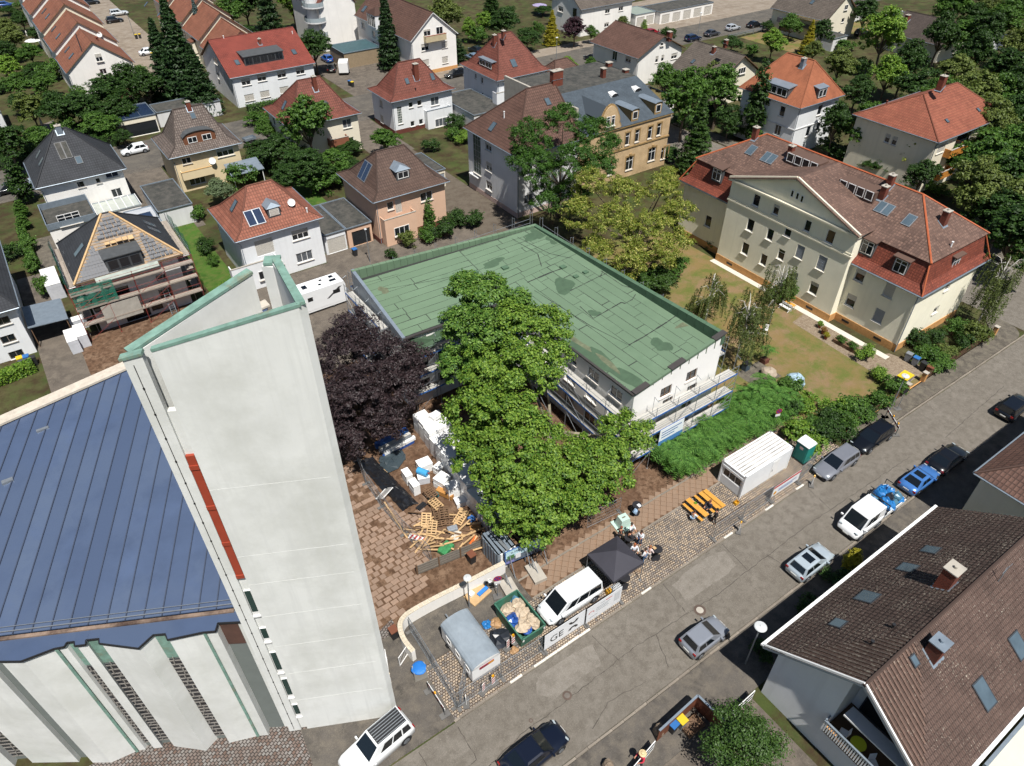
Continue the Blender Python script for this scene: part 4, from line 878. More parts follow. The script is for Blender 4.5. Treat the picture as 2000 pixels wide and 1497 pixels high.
# roofs
mb = MB(); E = [(67.5,25.3),(80.4,25.3),(80.4,58.8),(67.5,58.8)]; Bk = [(69.0,26.5),(79.3,26.5),(79.3,57.4),(69.0,57.4)]; Md = [(68.25,26.0),(79.8,26.0),(79.8,58.1),(68.25,58.1)]; R0,R1 = (74.1,31.8),(74.1,52)
def q(*pts,mi=0):
 P_ = [W_(p) for p in pts]; t = (P_[1] - P_[0]).normalized(); nn = t.cross(P_[2] - P_[0]).normalized(); u = nn.cross(t); mb.face(P_,mi,[((p - P_[0]).dot(t),(p - P_[0]).dot(u)) for p in P_])
for i in range(4):
 j = (i + 1) % 4; q((*E[i],7.5),(*E[j],7.5),(*Md[j],8.2),(*Md[i],8.2)); q((*Md[i],8.2),(*Md[j],8.2),(*Bk[j],10.5),(*Bk[i],10.5)); mb.face([W_((*E[i],7.3)),W_((*E[j],7.3)),W_((*E[j],7.5)),W_((*E[i],7.5))],1)
mb.build('mansard',[T_MANS,M_ZINC],r); mb = MB(); B2 = [(68.7,26.2),(79.6,26.2),(79.6,57.7),(68.7,57.7)]
q((*B2[0],10.42),(*B2[1],10.42),(*R0,14.1)); q((*B2[1],10.42),(*B2[2],10.42),(*R1,14.1),(*R0,14.1)); q((*B2[2],10.42),(*B2[3],10.42),(*R1,14.1)); q((*B2[3],10.42),(*B2[0],10.42),(*R0,14.1),(*R1,14.1))
q((66.55,33.0,10.95),(74.1,33.0,10.95),(74.1,41.8,14.12),(66.55,41.8,14.12)); q((74.1,50.6,10.95),(66.55,50.6,10.95),(66.55,41.8,14.12),(74.1,41.8,14.12))
q((66.55,33.0,10.83),(66.55,41.8,14.0),(66.55,41.8,14.12),(66.55,33.0,10.95)); q((66.55,41.8,14.0),(66.55,50.6,10.83),(66.55,50.6,10.95),(66.55,41.8,14.12))
mb.build('roof',T_MOTTLE,r); rt = MB()
for a,b in [((*B2[0],10.42),(*R0,14.1)),((*B2[1],10.42),(*R0,14.1)),((*B2[2],10.42),(*R1,14.1)),((*B2[3],10.42),(*R1,14.1)),((*R0,14.1),(*R1,14.1))]: rt.cyl(W_(a),W_(b),.11,6)
for a,b in zip(E,Bk): rt.cyl(W_((*a,7.5)),W_((*b,10.5)),.08,6)
rt.build('ridge_tiles',mat('ridge_orange','#b5603a',var=.15),r)
gt = MB(); gt.cyl(W_((67.43,25.2,7.42)),W_((67.43,33.2,7.42)),.07,6); gt.cyl(W_((67.4,25.23,7.42)),W_((80.4,25.23,7.42)),.07,6); gt.cyl(W_((67.95,25.8,7.3)),W_((67.95,25.8,.1)),.05,6); gt.build('gutter',M_ZINC,r)
def crdorm(x,y,face='W',w=1.3):
 p = (onx(crp(x,y),68.35) if face == 'W' else ony(crp(x,y),26.15)) - O; out,ax = FN[face],FT[face]; m = MB(); Z = Vector((0,0,1))
 m.obox(p - out * .55,ax * (w / 2 + .12),out * .6,Z * .95); o = m.build('dormer',M_ZINCD,r); put_window(o,face,p + out * .07 - Z * .75,w,1.45,'tn')
 MB().obox(p + Z * 1.0 - out * .5,ax * (w / 2 + .3),out * .85 + Z * -.12,Z * .06).build('dormer_roof',T_MOTTLE,o)
for x,y,f in [(1285,838,'W'),(1092,728,'W'),(212,302,'W'),(1605,818,'S')]: crdorm(x,y,f)
HH = House.__new__(House); HH.c,HH.root = O,r; nW = Vector((-(14.1 - 10.42),0,74.1 - 68.7)).normalized(); HH.planes = {'W': (Vector((68.7,26,10.42)),nW,Vector((0,-1,0)),nW.cross(Vector((0,-1,0))))}
nS = Vector((0,-(14.1 - 10.42),31.8 - 26.2)).normalized(); HH.planes['S'] = (Vector((74,26.2,10.42)),nS,Vector((1,0,0)),nS.cross(Vector((1,0,0))))
for x,y,w in [(1190,503,1.7),(1335,572,1.0),(412,162,1.0),(515,208,1.7)]: HH.skylight('W',crp(x,y),w,1.4,'skylight',M_STEEL)
for x,y in [(1175,440),(635,200),(430,90),(1215,375)]: HH.chimney('W',crp(x,y),.6,.6,1.3)
HH.chimney('S',crp(1530,590),.7,.6,1.4); HH.vent('S',crp(1578,725),.5); HH.vent('W',crp(875,350),.5)
for x,y in [(1050,390),(735,228)]:
 p = HH.rp('W',crp(x,y))[0] - O; b = MB().box(p.x - .9,p.x + 1.6,p.y - 2.2,p.y + 2.2,p.z - .6,p.z + .62).build('roof_terrace',T_MOTTLE,r)
 for i in range(4): put_window(b,'W',(p.x - .94,p.y - 1.6 + i * 1.07,p.z - .35),.9,1.0,'dn')
MB().box(66.05 - O.x,66.85 - O.x,25.6 - O.y,50.4 - O.y,-.02,.05).build('perimeter_paving',mat('pale_paving','#d8d2c4',var=.08,k=.85),r)
# ---- near houses bottom right
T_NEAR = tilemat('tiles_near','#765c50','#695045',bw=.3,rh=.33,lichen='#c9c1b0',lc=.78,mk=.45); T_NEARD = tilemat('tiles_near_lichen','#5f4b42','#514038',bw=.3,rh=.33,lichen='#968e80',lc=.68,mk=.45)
H = House('house','near house with lichen-flecked brown roof, two brick chimneys and balcony',26.1,45.6,-1.2,10.0,5.45,9.6,'gu',wall=W_BLUE,tile=T_NEAR,o=.75,fascia=M_ZINC,thick=.2)
H.skip = 'W'; H.finish(); NEAR = H
for t,w,h in [((16,775,182),1.2,1.3),((16,548,388),.85,.9),((12,1270,1300),.9,1.1),((12,1090,1440),1.0,1.2)]: H.skylight('N',t,w,h)
for t,w,h in [((16,1680,930),1.1,1.7),((16,1945,555),1.1,1.5),((16,1135,672),.5,.7)]: H.skylight('S',t,w,h)
H.chimney('N',(16,1370,85),.95,.8,1.7); H.chimney('S',(16,1285,620),.9,.8,1.2,cap=M_ZINC); H.vent('N',(16,965,420),.35,.07,M_DARK); H.vent('N',(16,800,550),.35,.07,M_DARK)
a = H.rp('S',(16,1790,60))[0] - H.c; MB().cyl(a,a + Vector((0,0,1.6)),.03,6).bar(a + Vector((-.6,0,1.4)),a + Vector((.6,0,1.4)),.02).bar(a + Vector((-.3,0,1.1)),a + Vector((.4,.1,1.1)),.02).build('aerial',M_STEEL,H.root)
# individual tiles: the 300 nearest, the others joined
def tile_field(H,face,k0,cnt,m,rmat):
 p0,n,tt,up = H.planes[face]; L = 19.5; S = math.hypot(H.hy,H.zr - H.ze); me = MB()
 for s,hgt in ((-.075,.0),(.075,.012)): me.obox(n * (.022 + hgt),tt * .07,up * .185 + n * .0,n * .022)
 one = me.data('roof_tile',m); base = p0 - H.c; allt = []
 for j in range(int(S / .33)):
  for i in range(int(L / .3)):
   a = base + tt * (.15 + i * .3) + up * (.17 + j * .33) + n * .0; allt.append(a)
 cam0 = Vector((0,0,CAM_H)) - H.c
 inframe = []
 for a in allt:
  w = a + H.c; d = w - Vector((0,0,CAM_H)); f = d.dot(FWD); X,Y = CXP + FPX * d.dot(RGT) / f,CYP - FPX * d.dot(UPV) / f
  inframe.append((0 if (0 <= X <= 2000 and 0 <= Y <= 1497) else 1,d.length,a))
 inframe.sort(key=lambda x: x[:2]); rest = MB()
 for k,(q,d,a) in enumerate(inframe):
  a = a + n * U(-.004,.008)
  if k < cnt: link('roof_tile',one,H.root,a)
  else:
   for s,hgt in ((-.075,.0),(.075,.012)):
    c = a + n * (.022 + hgt) + tt * s; A,B,N_ = tt * .07,up * .185,n * .022
    rest.mesh([c - A - B - N_,c + A - B - N_,c + A - B + N_,c - A - B + N_,c + A + B - n * .02,c - A + B - n * .02,],[(0,1,2,3),(3,2,4,5),(0,3,5),(1,4,2)])
 for f,vs in enumerate(rest.f):
  rest.uv[f] = [((Vector(rest.v[i]) - base).dot(tt),(Vector(rest.v[i]) - base).dot(up)) for i in vs]
 o = rest.build('tile_courses',rmat,H.root); tag(o,kind='stuff')
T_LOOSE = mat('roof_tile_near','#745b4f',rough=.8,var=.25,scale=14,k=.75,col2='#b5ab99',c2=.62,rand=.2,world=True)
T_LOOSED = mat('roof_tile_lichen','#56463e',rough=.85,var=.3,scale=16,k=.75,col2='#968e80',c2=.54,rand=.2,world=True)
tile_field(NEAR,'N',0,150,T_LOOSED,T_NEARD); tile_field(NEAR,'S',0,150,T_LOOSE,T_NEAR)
# loggia and balcony on the gable
r = NEAR.root; zs = lambda y: 5.43 + 4.05 * (4.85 - abs(y)) / 4.85; mb = MB()
mb.face([(-9,.6,0),(-9,.6,zs(.6)),(-9,4.85,5.43),(-9,4.85,0)]); mb.face([(-9,-4.85,0),(-9,-4.85,2.9),(-9,.6,2.9),(-9,.6,0)]); mb.face([(-9,.6,2.9),(-6.6,.6,2.9),(-6.6,.6,zs(.6)),(-9,.6,zs(.6))])
mb.face([(-6.6,-4.85,2.9),(-6.6,.6,2.9),(-6.6,.6,zs(.6)),(-6.6,0,zs(0)),(-6.6,-4.85,5.43)]); mb.build('gable_wall',W_BLUE,r)
MB().box(-9.5,-6.62,-4.85,.6,2.78,2.92).build('loggia_floor',M_WOODD,r); put_window(r,'W',(-6.65,-1.2,2.95),2.6,2.1,'d',M_DKFRAME); put_window(r,'W',(-6.65,-3.6,2.95),1.6,2.1,'d',M_DKFRAME)
bl = MB().box(-9.56,-9.44,-4.9,.75,3.86,3.95).box(-9.5,-9.0,.66,.76,3.86,3.95).build('balcony',M_ZINC,r)
for i in range(38): MB().box(-9.53,-9.47,-4.8 + i * .147,-4.72 + i * .147,2.9,3.86).build('baluster',M_WHITE2,bl)
MB().obox((-9.0,-2.2,5.6),(.5,0,-.1),(0,2.3,0),(0,0,.06)).build('awning_cassette',W_GREY,r); MB().box(-9.4,-9.1,-.2,.55,2.92,3.2).build('flower_box',PL_SAND,r)
for s_ in (-1,1): MB().bar((-9.68,s_ * 5.62,5.5),(-9.68,0,9.66),.22,.1,up=(1,0,0)).build('verge_board',M_WHITE2,r); MB().box(-9.75,9.75,s_ * 5.7 - .1,s_ * 5.7 + .1,5.36,5.52).build('eaves_gutter',M_WHITE2,r)
def round_table(label,loc,r,col):
 o = thing('garden_table',label,'table',loc); m = mat('lacquer' + col,col,rough=.4,var=.03); MB().lathe([(r,0),(r,.04),(0,.041)],20,(0,0,.7)).build('table_top',m,o); MB().cyl((0,0,0),(0,0,.7),.04,8).lathe([(.25,0),(.25,.03),(.05,.04)],12).build('leg',M_DARK,o)
round_table('round yellow table on the near balcony',(26.95,3.2,2.93),.45,'#d9dc35'); round_table('yellow table half under the near roof edge',(27.1,.9,2.93),.45,'#d9dc35')
def chair(label,loc,rz,m,group=None):
 o = thing('garden_chair',label,'chair',loc,rz,group); s = MB().box(-.22,.22,-.22,.22,.42,.46); s.build('seat',m,o); MB().obox((0,.24,.7),(.22,0,0),(0,.015,.0),(0,.04,.25)).build('backrest',m,o)
 for x in (-.2,.2):
  for y in (-.2,.2): MB().bar((x,y,0),(x,y,.43),.035).build('leg',m,o)
 return o
chair('white slatted chair left of the yellow balcony table',(27.0,4.1,2.93),R(200),M_WHITE2); chair('white slatted chair right of the yellow balcony table',(26.9,2.1,2.93),R(-30),M_WHITE2)
cn = thing('terrace_canopy','white awning roof at the bottom right corner','awning',(36.5,-4.2,0)); MB().obox((0,0,3.6),(4.6,0,0),(0,2.4,-.0),(0,0,.05)).build('awning',mat('awning_white','#d8d4c2',var=.04,k=.85),cn); MB().box(-4.7,4.7,2.4,2.6,3.45,3.75).build('gutter',M_ZINC,cn)
for x in (-4.4,4.4): MB().box(x - .05,x + .05,-2.3,-2.2,0,3.55).build('post',M_WHITE2,cn)
H = House('house','house with brown tiled hip roof cut by the right edge',50.5,68,-2,10.1,6.0,10.2,'hip',(56.5,62),wall=W_WARM,tile=T_BROWN2,fascia=M_ZINC); H.finish()
# ---------------------------------------------------------------- church
M_TOWER = mat('church_concrete','#e3e4e0',streak=.13,rough=.9,var=.06,scale=.35,k=.88,col2='#cfd0ca',c2=.52,bump=.25,bscale=7)
M_COPPER = mat('verdigris_copper','#86ab9c',rough=.7,var=.25,scale=2.5,k=.66,col2='#8f8a70',c2=.6)
M_LOUVRE = mat('red_louvre','#a5442d',rough=.6,var=.08,k=.8)
M_BLUE = mat('blue_roof_sheet','#5a6b8a',rough=.4,metal=.15,var=.18,scale=.5,k=.68,col2='#64748f',c2=.5,rand=.12,bump=.12,bscale=3)
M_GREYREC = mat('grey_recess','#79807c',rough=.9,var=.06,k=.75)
TH = R(-26.2); tx = Vector((math.cos(TH),math.sin(TH),0)); ty = Vector((-math.sin(TH),math.cos(TH),0)); T0 = Vector((.0,24.88,0))
tw = thing('church_tower','tall white concrete church tower with green copper coping and red louvres','church tower',T0,TH)
FL = 6.62                                                  # front length
def zt(x): return 30.35 + (32.05 - 30.35) * x / FL          # crown rises to the right
mb = MB()
def slab(x0,x1,y0,y1,z0,z1,z0b=None):
 mb.prism([(x0,y0),(x1,y0),(x1,y1),(x0,y1)],z0,[zt(x0),zt(x1),zt(x1),zt(x0)] if z1 is None else z1)
slab(0,.72,0,.3,0,None); slab(.72,1.12,.14,.4,0,27.6); slab(1.12,FL,0,.22,0,None)
mb.build('front_wall',M_TOWER,tw)
mb = MB(); mb.prism([(-.1,.3),(.3,.3),(4.35,3.95),(4.1,4.2)],0,[30.35,30.35,31.2,31.2]); mb.build('rear_wall',M_TOWER,tw)
mb = MB(); mb.prism([(FL - .02,.4),(FL + .0,.0),(FL + .25,.3),(5.55,4.0),(5.25,3.85)],0,[32,32.05,32,31.7,31.7]); mb.build('right_wall',M_TOWER,tw)
mb = MB(); mb.prism([(4.75,4.05),(5.05,4.5),(5.55,4.45),(5.6,4.1),(5.2,3.9)],0,31.5); mb.prism([(4.35,3.95),(4.1,4.2),(4.75,4.35),(4.75,4.05)],0,27.5); mb.build('corner_pier',M_TOWER,tw)
MB().prism([(.3,.45),(FL,.4),(5.3,3.9),(4.3,3.9)],26.4,26.6).build('belfry_floor',M_CONC,tw)
cp = MB()
def cope(a,b,za,zb,w): cp.bar((a[0],a[1],za + .05),(b[0],b[1],zb + .05),w,.12)
cope((-.1,.12),(.75,.12),zt(0),zt(.7),.34); cope((1.1,.1),(FL + .08,.1),zt(1.1),zt(FL),.24); cope((.1,.42),(4.25,4.1),30.4,31.25,.42); cope((FL + .1,.1),(5.4,4.0),32.05,31.75,.32); cope((4.85,4.3),(5.5,4.3),31.55,31.55,.6)
cp.build('coping',M_COPPER,tw)
mb = MB().box(.74,1.1,.0,.15,16.6,25.2).build('louvre',M_LOUVRE,tw)
for i in range(4): MB().box(.73,1.11,-.05,.05,16.6 + i * 2.6,16.85 + i * 2.6).build('louvre_rail',M_LOUVRE,tw)
for z0,z1 in ((13.2,15.4),(10.6,11.9),(7.2,9.4),(4.2,6.4),(1.7,3.2)):
 o = MB().box(.74,1.1,.06,.16,z0,z1).build('window',M_FRAME,tw); MB().box(.77,1.07,.04,.06,z0 + .35,z1 - .03).build('pane',mat('green_glass','#24403c',rough=.1,var=.1),o); MB().box(.73,1.11,-.02,.13,z0 - .12,z0).build('sill',M_FRAME,o)
for z in (23.0,18.2,15.9,13.0,10.0,7.0,3.8): MB().box(1.14,FL - .3,-.004,.02,z,z + .03).build('joint',mat('joint_pale','#e6e7e3',var=.03,k=.89),tw)
jl = MB().box(.3,.33,-.012,.02,.2,30.1)
for i in range(22): jl.box(.28,.35,-.03,.01,1 + i * 1.33,1.08 + i * 1.33)
jl.build('lightning_rod',M_DARK,tw)
# nave
nv = thing('church_nave','church nave with blue standing-seam roof and folded white concrete walls','church',(-14,38,0)); NO = Vector((-14,38,0))
ed = Vector((-math.cos(R(26.8)),math.sin(R(26.8)),0)); inn = Vector((math.sin(R(26.8)),math.cos(R(26.8)),0)); E0 = Vector((.15,26.3,12.75)); SLP = .178
def rp_(s,d,dz=0): return E0 + ed * s + inn * d + Vector((0,0,SLP * d + dz)) - NO
def far(s):   # distance from the eave to the north edge at station s
 p = E0 + ed * s; return (46.2 + .043 * (p.x) - p.y) / (inn.y - .043 * inn.x)
W = .93; i = 0
while i * W < 36:
 s0,s1 = i * W,(i + 1) * W - .02; l0,l1 = (0,0)
 d0,d1 = far(s0),far(s1); m0 = max(0,s0 * 0)
 p = [rp_(s0,-.25),rp_(s1,-.25),rp_(s1,d1),rp_(s0,d0)]
 if i == 0: p[3] = rp_(s0,d0 * 1.0)
 mb = MB(); mb.face(p[::-1]); mb.face([x - Vector((0,0,.08)) for x in p]); pass
 for a,b in ((0,1),(1,2),(2,3),(3,0)): mb.face([p[a],p[b],p[b] - Vector((0,0,.08)),p[a] - Vector((0,0,.08))])
 pn = mb.build('roof_panel',M_BLUE,nv); MB().bar(p[0] + Vector((0,0,.02)),p[3] + Vector((0,0,.02)),.06,.09).build('seam',mat('seam_dark','#3a4458',var=.1),pn); i += 1
# right-hand strip behind the tower
a = rp_(0,0); b = rp_(0,far(0)); e_ = Vector((-.1,46.3,b.z + 1)) - NO; MB().prism([(a.x,a.y),(e_.x,e_.y),(b.x,b.y)],12.4,[a.z,b.z - .4,b.z]).build('roof_end',M_BLUE,nv) if b.x < e_.x else None
gu = MB().bar(rp_(0,-.15,.12),rp_(36,-.15,.12),.05).bar(rp_(0,.1,.12),rp_(36,.1,.12),.03); gu.build('snow_guard',M_STEEL,nv)
MB().bar(rp_(0,-.42,-.06),rp_(36,-.42,-.06),.2,.1).build('gutter',mat('rusty_gutter','#8b7768',rough=.9,var=.35,scale=1.2,col2='#3d2a22',c2=.5),nv)
MB().bar(rp_(0,far(0) + .1,.1),rp_(36,far(36) + .1,.1),.9,.15).build('ridge_walkway',mat('pale_boards','#cfc4b4',var=.15,scale=3),nv)
Q = [(.5,24.95),(-.14,25.35),(-.95,25.85),(-1.2,25.45),(-1.77,25.77),(-3.4,26.39),(-3.4,26.8),(-3.93,27.1),(-4.75,26.75),(-6.34,28.2),(-6.3,28.5),(-6.86,28.8),(-6.93,28.53),(-7.41,28.78),(-7.38,29.05),(-7.7,29.22),(-7.86,29.04),(-8.3,29.22),(-9.8,29.43),(-10.75,30.08),(-10.65,30.45),(-11.3,30.85),(-11.43,30.61),(-13.82,32.23),(-13.75,32.55),(-14.55,33.0),(-14.74,32.62),(-17.2,33.9),(-17.1,34.3),(-17.8,34.7),(-18,34.4),(-22.6,37),(-33,42.2),(-33,45)]
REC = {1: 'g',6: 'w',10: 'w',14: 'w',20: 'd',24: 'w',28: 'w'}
for i in range(len(Q) - 1):
 a,b = Vector((*Q[i],0)) - NO,Vector((*Q[i + 1],0)) - NO; ln = (b - a).length; t = (b - a).normalized(); nn = Vector((t.y,-t.x,0))
 if nn.dot(inn) > 0: nn = -nn
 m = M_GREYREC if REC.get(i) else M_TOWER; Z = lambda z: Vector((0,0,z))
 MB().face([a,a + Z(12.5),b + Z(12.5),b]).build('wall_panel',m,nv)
 if REC.get(i) == 'w':
  c = (a + b) / 2 + nn * .04
  MB().obox(c + Z(11.3),t * ln * .5,nn * .02,Z(1.2)).build('copper_panel',M_COPPER,nv)
  o = MB().obox(c + Z(5.2),t * ln * .5,nn * .02,Z(4.7)).build('window',mat('leaded_glass','#2f3034',rough=.2,var=.3,scale=3),nv); g = MB(); z = .6
  while z < 9.8:
   g.obox(c + Z(z) + nn * .03,t * ln * .5,nn * .02,Z(.04)); g.obox(c + Z(z + .18) + nn * .03 + t * U(-.3,.3) * ln,t * .03,nn * .02,Z(.2)); z += U(.32,.5)
  g.build('tracery',mat('tracery_stone','#8b8781',var=.1),o)
 elif REC.get(i) == 'g':
  c = (a + b) / 2 + nn * .03; MB().obox(c + Z(11.4),t * ln * .5,nn * .02,Z(1.1)).build('rusty_panel',mat('rusty_sheet','#5c4138',var=.2),nv)
for (x,y) in [(-1.77,25.74),(-8.3,29.18)]:
 a = Vector((x,y,0)) - NO; MB().box(a.x - .07,a.x + .07,a.y - .1,a.y + .05,.1,12.4).build('downpipe',M_COPPER,nv)
mb = MB(); S = [Vector((*q_,12.5)) - NO for q_ in Q]; back = [rp_(36,-.8,-.35),rp_(0,-.8,-.35)]
for i in range(len(S) - 1):
 s_a,s_b = (S[i] - (E0 - NO)).dot(ed),(S[i + 1] - (E0 - NO)).dot(ed)
 A,B = rp_(s_a,-.45,-.1),rp_(s_b,-.45,-.1); mb.face([S[i] + Vector((0,0,.02)) - inn * .12,A,B,S[i + 1] + Vector((0,0,.02)) - inn * .12])
mb.build('eaves_roof',M_BLUE,nv); tr = MB()
for i in range(len(S) - 1): tr.bar(S[i] - inn * .12,S[i + 1] - inn * .12,.06,.12)
tr.build('drip_edge',M_DARK,nv)
p = rp_(14.2,9.3); MB().obox(p,(.3,0,0),(0,.15,0),(0,0,.12)).build('roof_vent',M_STEEL,nv)
p = rp_(13.2,13); MB().obox(p,(.35,0,0),(0,.1,0),(0,0,.1)).build('roof_vent',M_STEEL,nv)
MB().prism([(.3,26.5),(-.3,45.6),(-33,44.6),(-33,43),(-22,39.5),(-6,30)],0,12.3).build('core',M_TOWER,nv).location = -NO
# ---------------------------------------------------------------- building under renovation with the green roof
M_GREEN = mat('green_roof_felt','#85a083',rough=.95,var=.09,scale=.6,k=.56,bump=.3,bscale=25,rand=.1,col2='#7c977b',c2=.55,spec=.2)
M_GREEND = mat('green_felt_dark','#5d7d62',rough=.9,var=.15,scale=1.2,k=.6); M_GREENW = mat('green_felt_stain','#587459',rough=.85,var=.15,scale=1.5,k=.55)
M_BITUM = mat('bitumen','#2f322f',rough=.8,var=.25,scale=2); M_ETICS = mat('white_base_coat','#f1efea',rough=.9,var=.03,scale=.4,k=.9)
M_BLUEP = mat('scaffold_blue','#3d6fb5',rough=.5,var=.1,k=.8); M_DECK = mat('scaffold_deck','#c9c6be',rough=.7,var=.12,scale=3,k=.8,rand=.2)
BM = thing('renovated_building','L-shaped white building with flat green felt roof under renovation','building',(33,47,0)); BO = Vector((33,47,0))
Fp,Rp,Kp,Lb,Lf,Ip = (33.1,29.9),(43.25,29.9),(43.25,57.1),(21.4,57.5),(21.4,47.7),(33.1,47.7)
RZ = {'F': 8.45,'R': 9.45,'K': 8.85,'Lb': 9.6,'Lf': 8.3,'I': 8.0}
def roofz(u,v):
 if v < 47.7: k = (v - 29.9) / 17.8; s = (u - 33.1) / 10.15; return (RZ['F'] * (1 - k) + RZ['I'] * k) * (1 - s) + (RZ['R'] * (1 - k) + 9.1 * k) * s
 k = (v - 47.7) / 9.6; s = (u - 21.4) / 21.85; lo = 8.3 + (8.0 - 8.3) * min(1,s / .535) + (1.1 * max(0,(s - .535) / .465)); hi = 9.6 + (8.85 - 9.6) * s; return lo * (1 - k) + hi * k
mb = MB()
def bw(p,q,za,zb,wins=()):
 a,b = Vector((*p,0)),Vector((*q,0)); mb.face([a - BO,b - BO,b - BO + Vector((0,0,zb)),a - BO + Vector((0,0,za))])
hs = []; S_W = [((7,1400,1430),1.3,1.1),((3 + 8,1200,60),1.3,1.1),((11,1400,40),1.2,1.0),((11,1210,150),1.2,1.1),((11,1350,195),1.3,1.5),((11,1130,340),1.2,1.4),((11,1330,290),.9,1.0)]
holes = []
for t,w,h in S_W:
 p = ony(t,29.9); s = p.x - 33.1; z = p.z - h / 2
 if s < .8 or s > 9.4 or z < .2 or z + h > 8.2 or any(s - w / 2 < q[1] + .05 and s + w / 2 > q[0] - .05 and z < q[3] and z + h > q[2] for q in holes): continue
 holes.append((s - w / 2,s + w / 2,z,z + h)); put_window(BM,'S',Vector((p.x,29.9 + .14,z)) - BO,w,h,'',M_WOODD)
wall_grid(mb,'S',Vector((33.1,29.9,0)) - BO,10.15,0,8.6,holes,.16)
mb.face([Vector(x) - BO for x in ((33.1,29.9,8.6),(43.25,29.9,8.6),(43.25,29.9,10.5))])
WW = [(v,z,1.5,1.4) for z in (1.4,4.2,6.6) for v in (32,35,38,41,44)]
hw = []
for v,z,w,h in WW: hw.append((47.7 - v - w / 2,47.7 - v + w / 2,z,z + min(h,7.7 - z))); put_window(BM,'W',Vector((33.24,v,z)) - BO,w,min(h,7.7 - z),'')
wall_grid(mb,'W',Vector((33.1,47.7,0)) - BO,17.8,0,8.0,hw,.16)
mb.face([Vector(x) - BO for x in ((33.1,47.7,8.0),(33.1,29.9,8.0),(33.1,29.9,8.6))])
hc = []
for u in (22.8,25.6,28.4,31.2):
 for z in (1.3,4.0,6.4): h = min(1.5,7.75 - z); hc.append((u - 21.4 - .95,u - 21.4 + .95,z,z + h)); put_window(BM,'S',Vector((u,47.84,z)) - BO,1.9,h,'',M_DKFRAME)
wall_grid(mb,'S',Vector((21.4,47.7,0)) - BO,11.7,0,8.0,hc,.16); mb.face([Vector(x) - BO for x in ((21.4,47.7,8.0),(33.1,47.7,8.0),(21.4,47.7,8.35))])
bw(Lb,Lf,10.6,8.4); bw(Kp,Lb,9.0,10.6); bw(Rp,Kp,10.5,9.0)
mb.build('wall',M_ETICS,BM)
mb = MB(); st = 1.0
def sq(u0,u1,v0,v1,dz,m=0): mb.face([Vector((u,v,roofz(u,v) + dz)) - BO for u,v in ((u0,v0),(u1,v0),(u1,v1),(u0,v1))],m)
for i in range(10):
 for j in range(12): sq(33.1 + i * 1.015,33.1 + (i + 1) * 1.015,29.9 + j * 1.4833,29.9 + (j + 1) * 1.4833,0)
for i in range(22):
 for j in range(8): sq(21.4 + i * .9932,21.4 + (i + 1) * .9932,47.7 + j * 1.2,47.7 + (j + 1) * 1.2,0)
mb.build('roof_deck',M_BITUM,BM)
def strip(u0,u1,v0,v1,along,m,dz=.012):
 mb = MB(); n = max(2,int(max(u1 - u0,v1 - v0) / 1.0)); g = .05 if rnd.random() < .22 else .022
 lo,hi = [],[]
 for k in range(n + 1):
  f = k / n; e0,e1 = U(0,g * .9),U(0,g * .9)
  if along == 'v': v = v0 + g + (v1 - v0 - 2 * g) * f; lo.append((u0 + e0 + .008,v)); hi.append((u1 - e1 - .008,v))
  else: u = u0 + g + (u1 - u0 - 2 * g) * f; lo.append((u,v0 + e0 + .008)); hi.append((u,v1 - e1 - .008))
 P_ = lambda q: Vector((q[0],q[1],roofz(*q) + dz)) - BO
 for k in range(n):
  f = [P_(lo[k]),P_(hi[k]),P_(hi[k + 1]),P_(lo[k + 1])]; mb.face(f if along == 'v' else f[::-1])
 mb.build('felt_sheet',m,BM)
def lay(u0,u1,v0,v1,along,w=1.0,lens=(4,7)):
 a = u0 if along == 'v' else v0; end = u1 if along == 'v' else v1
 while a < end - .05:
  b = min(a + w,end); c = (v0 if along == 'v' else u0); ce = v1 if along == 'v' else u1; first = True
  while c < ce - .05:
   l = U(1.5,5) if first else U(*lens); d = c + l; d = ce if ce - d < 1.2 else d; first = False
   strip(*((a,b,c,d) if along == 'v' else (c,d,a,b)),along,M_GREEN); c = d
  a = b
lay(33.2,43.0,30.1,49.6,'v',.98); lay(21.5,33.1,47.9,56.9,'u',.9,(5,9)); lay(33.1,43.0,49.6,56.9,'u',.9,(2.4,4.5))
# parapets
pm = MB()
def parapet(p,q,za,zb,w,inw,segs,hin):
 for k in range(segs):
  f0,f1 = k / segs + .0006,(k + 1) / segs - .0006; m = MB(); P0 = Vector((*p,0)).lerp(Vector((*q,0)),f0) - BO; P1 = Vector((*p,0)).lerp(Vector((*q,0)),f1) - BO; z0,z1 = za + (zb - za) * f0,za + (zb - za) * f1; I = Vector((*inw,0)) * w; Z = lambda z: Vector((0,0,z))
  l0,l1 = roofz(P0.x + BO.x + I.x,P0.y + BO.y + I.y) - .05,roofz(P1.x + BO.x + I.x,P1.y + BO.y + I.y) - .05
  m.face([P0 + Z(z0),P1 + Z(z1),P1 + I + Z(z1 - .03),P0 + I + Z(z0 - .03)]); m.face([P0 + I + Z(z0 - .03),P1 + I + Z(z1 - .03),P1 + I + Z(l1),P0 + I + Z(l0)]); m.face([P1 + Z(z1 - .25),P0 + Z(z0 - .25),P0 + Z(z0),P1 + Z(z1)])
  for P_,z,l in ((P0,z0,l0),(P1,z1,l1)): m.face([P_ + Z(l),P_ + Z(z),P_ + I + Z(z - .03),P_ + I + Z(l)])
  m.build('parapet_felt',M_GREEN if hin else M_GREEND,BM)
parapet((43.3,29.8),(43.3,57.2),10.55,9.1,.4,(-1,0),26,False); parapet((43.3,57.3),(21.3,57.6),9.1,10.65,.35,(0,-1),30,True); parapet((43.2,29.82),(33.1,29.82),10.5,8.65,.35,(0,1),10,True)
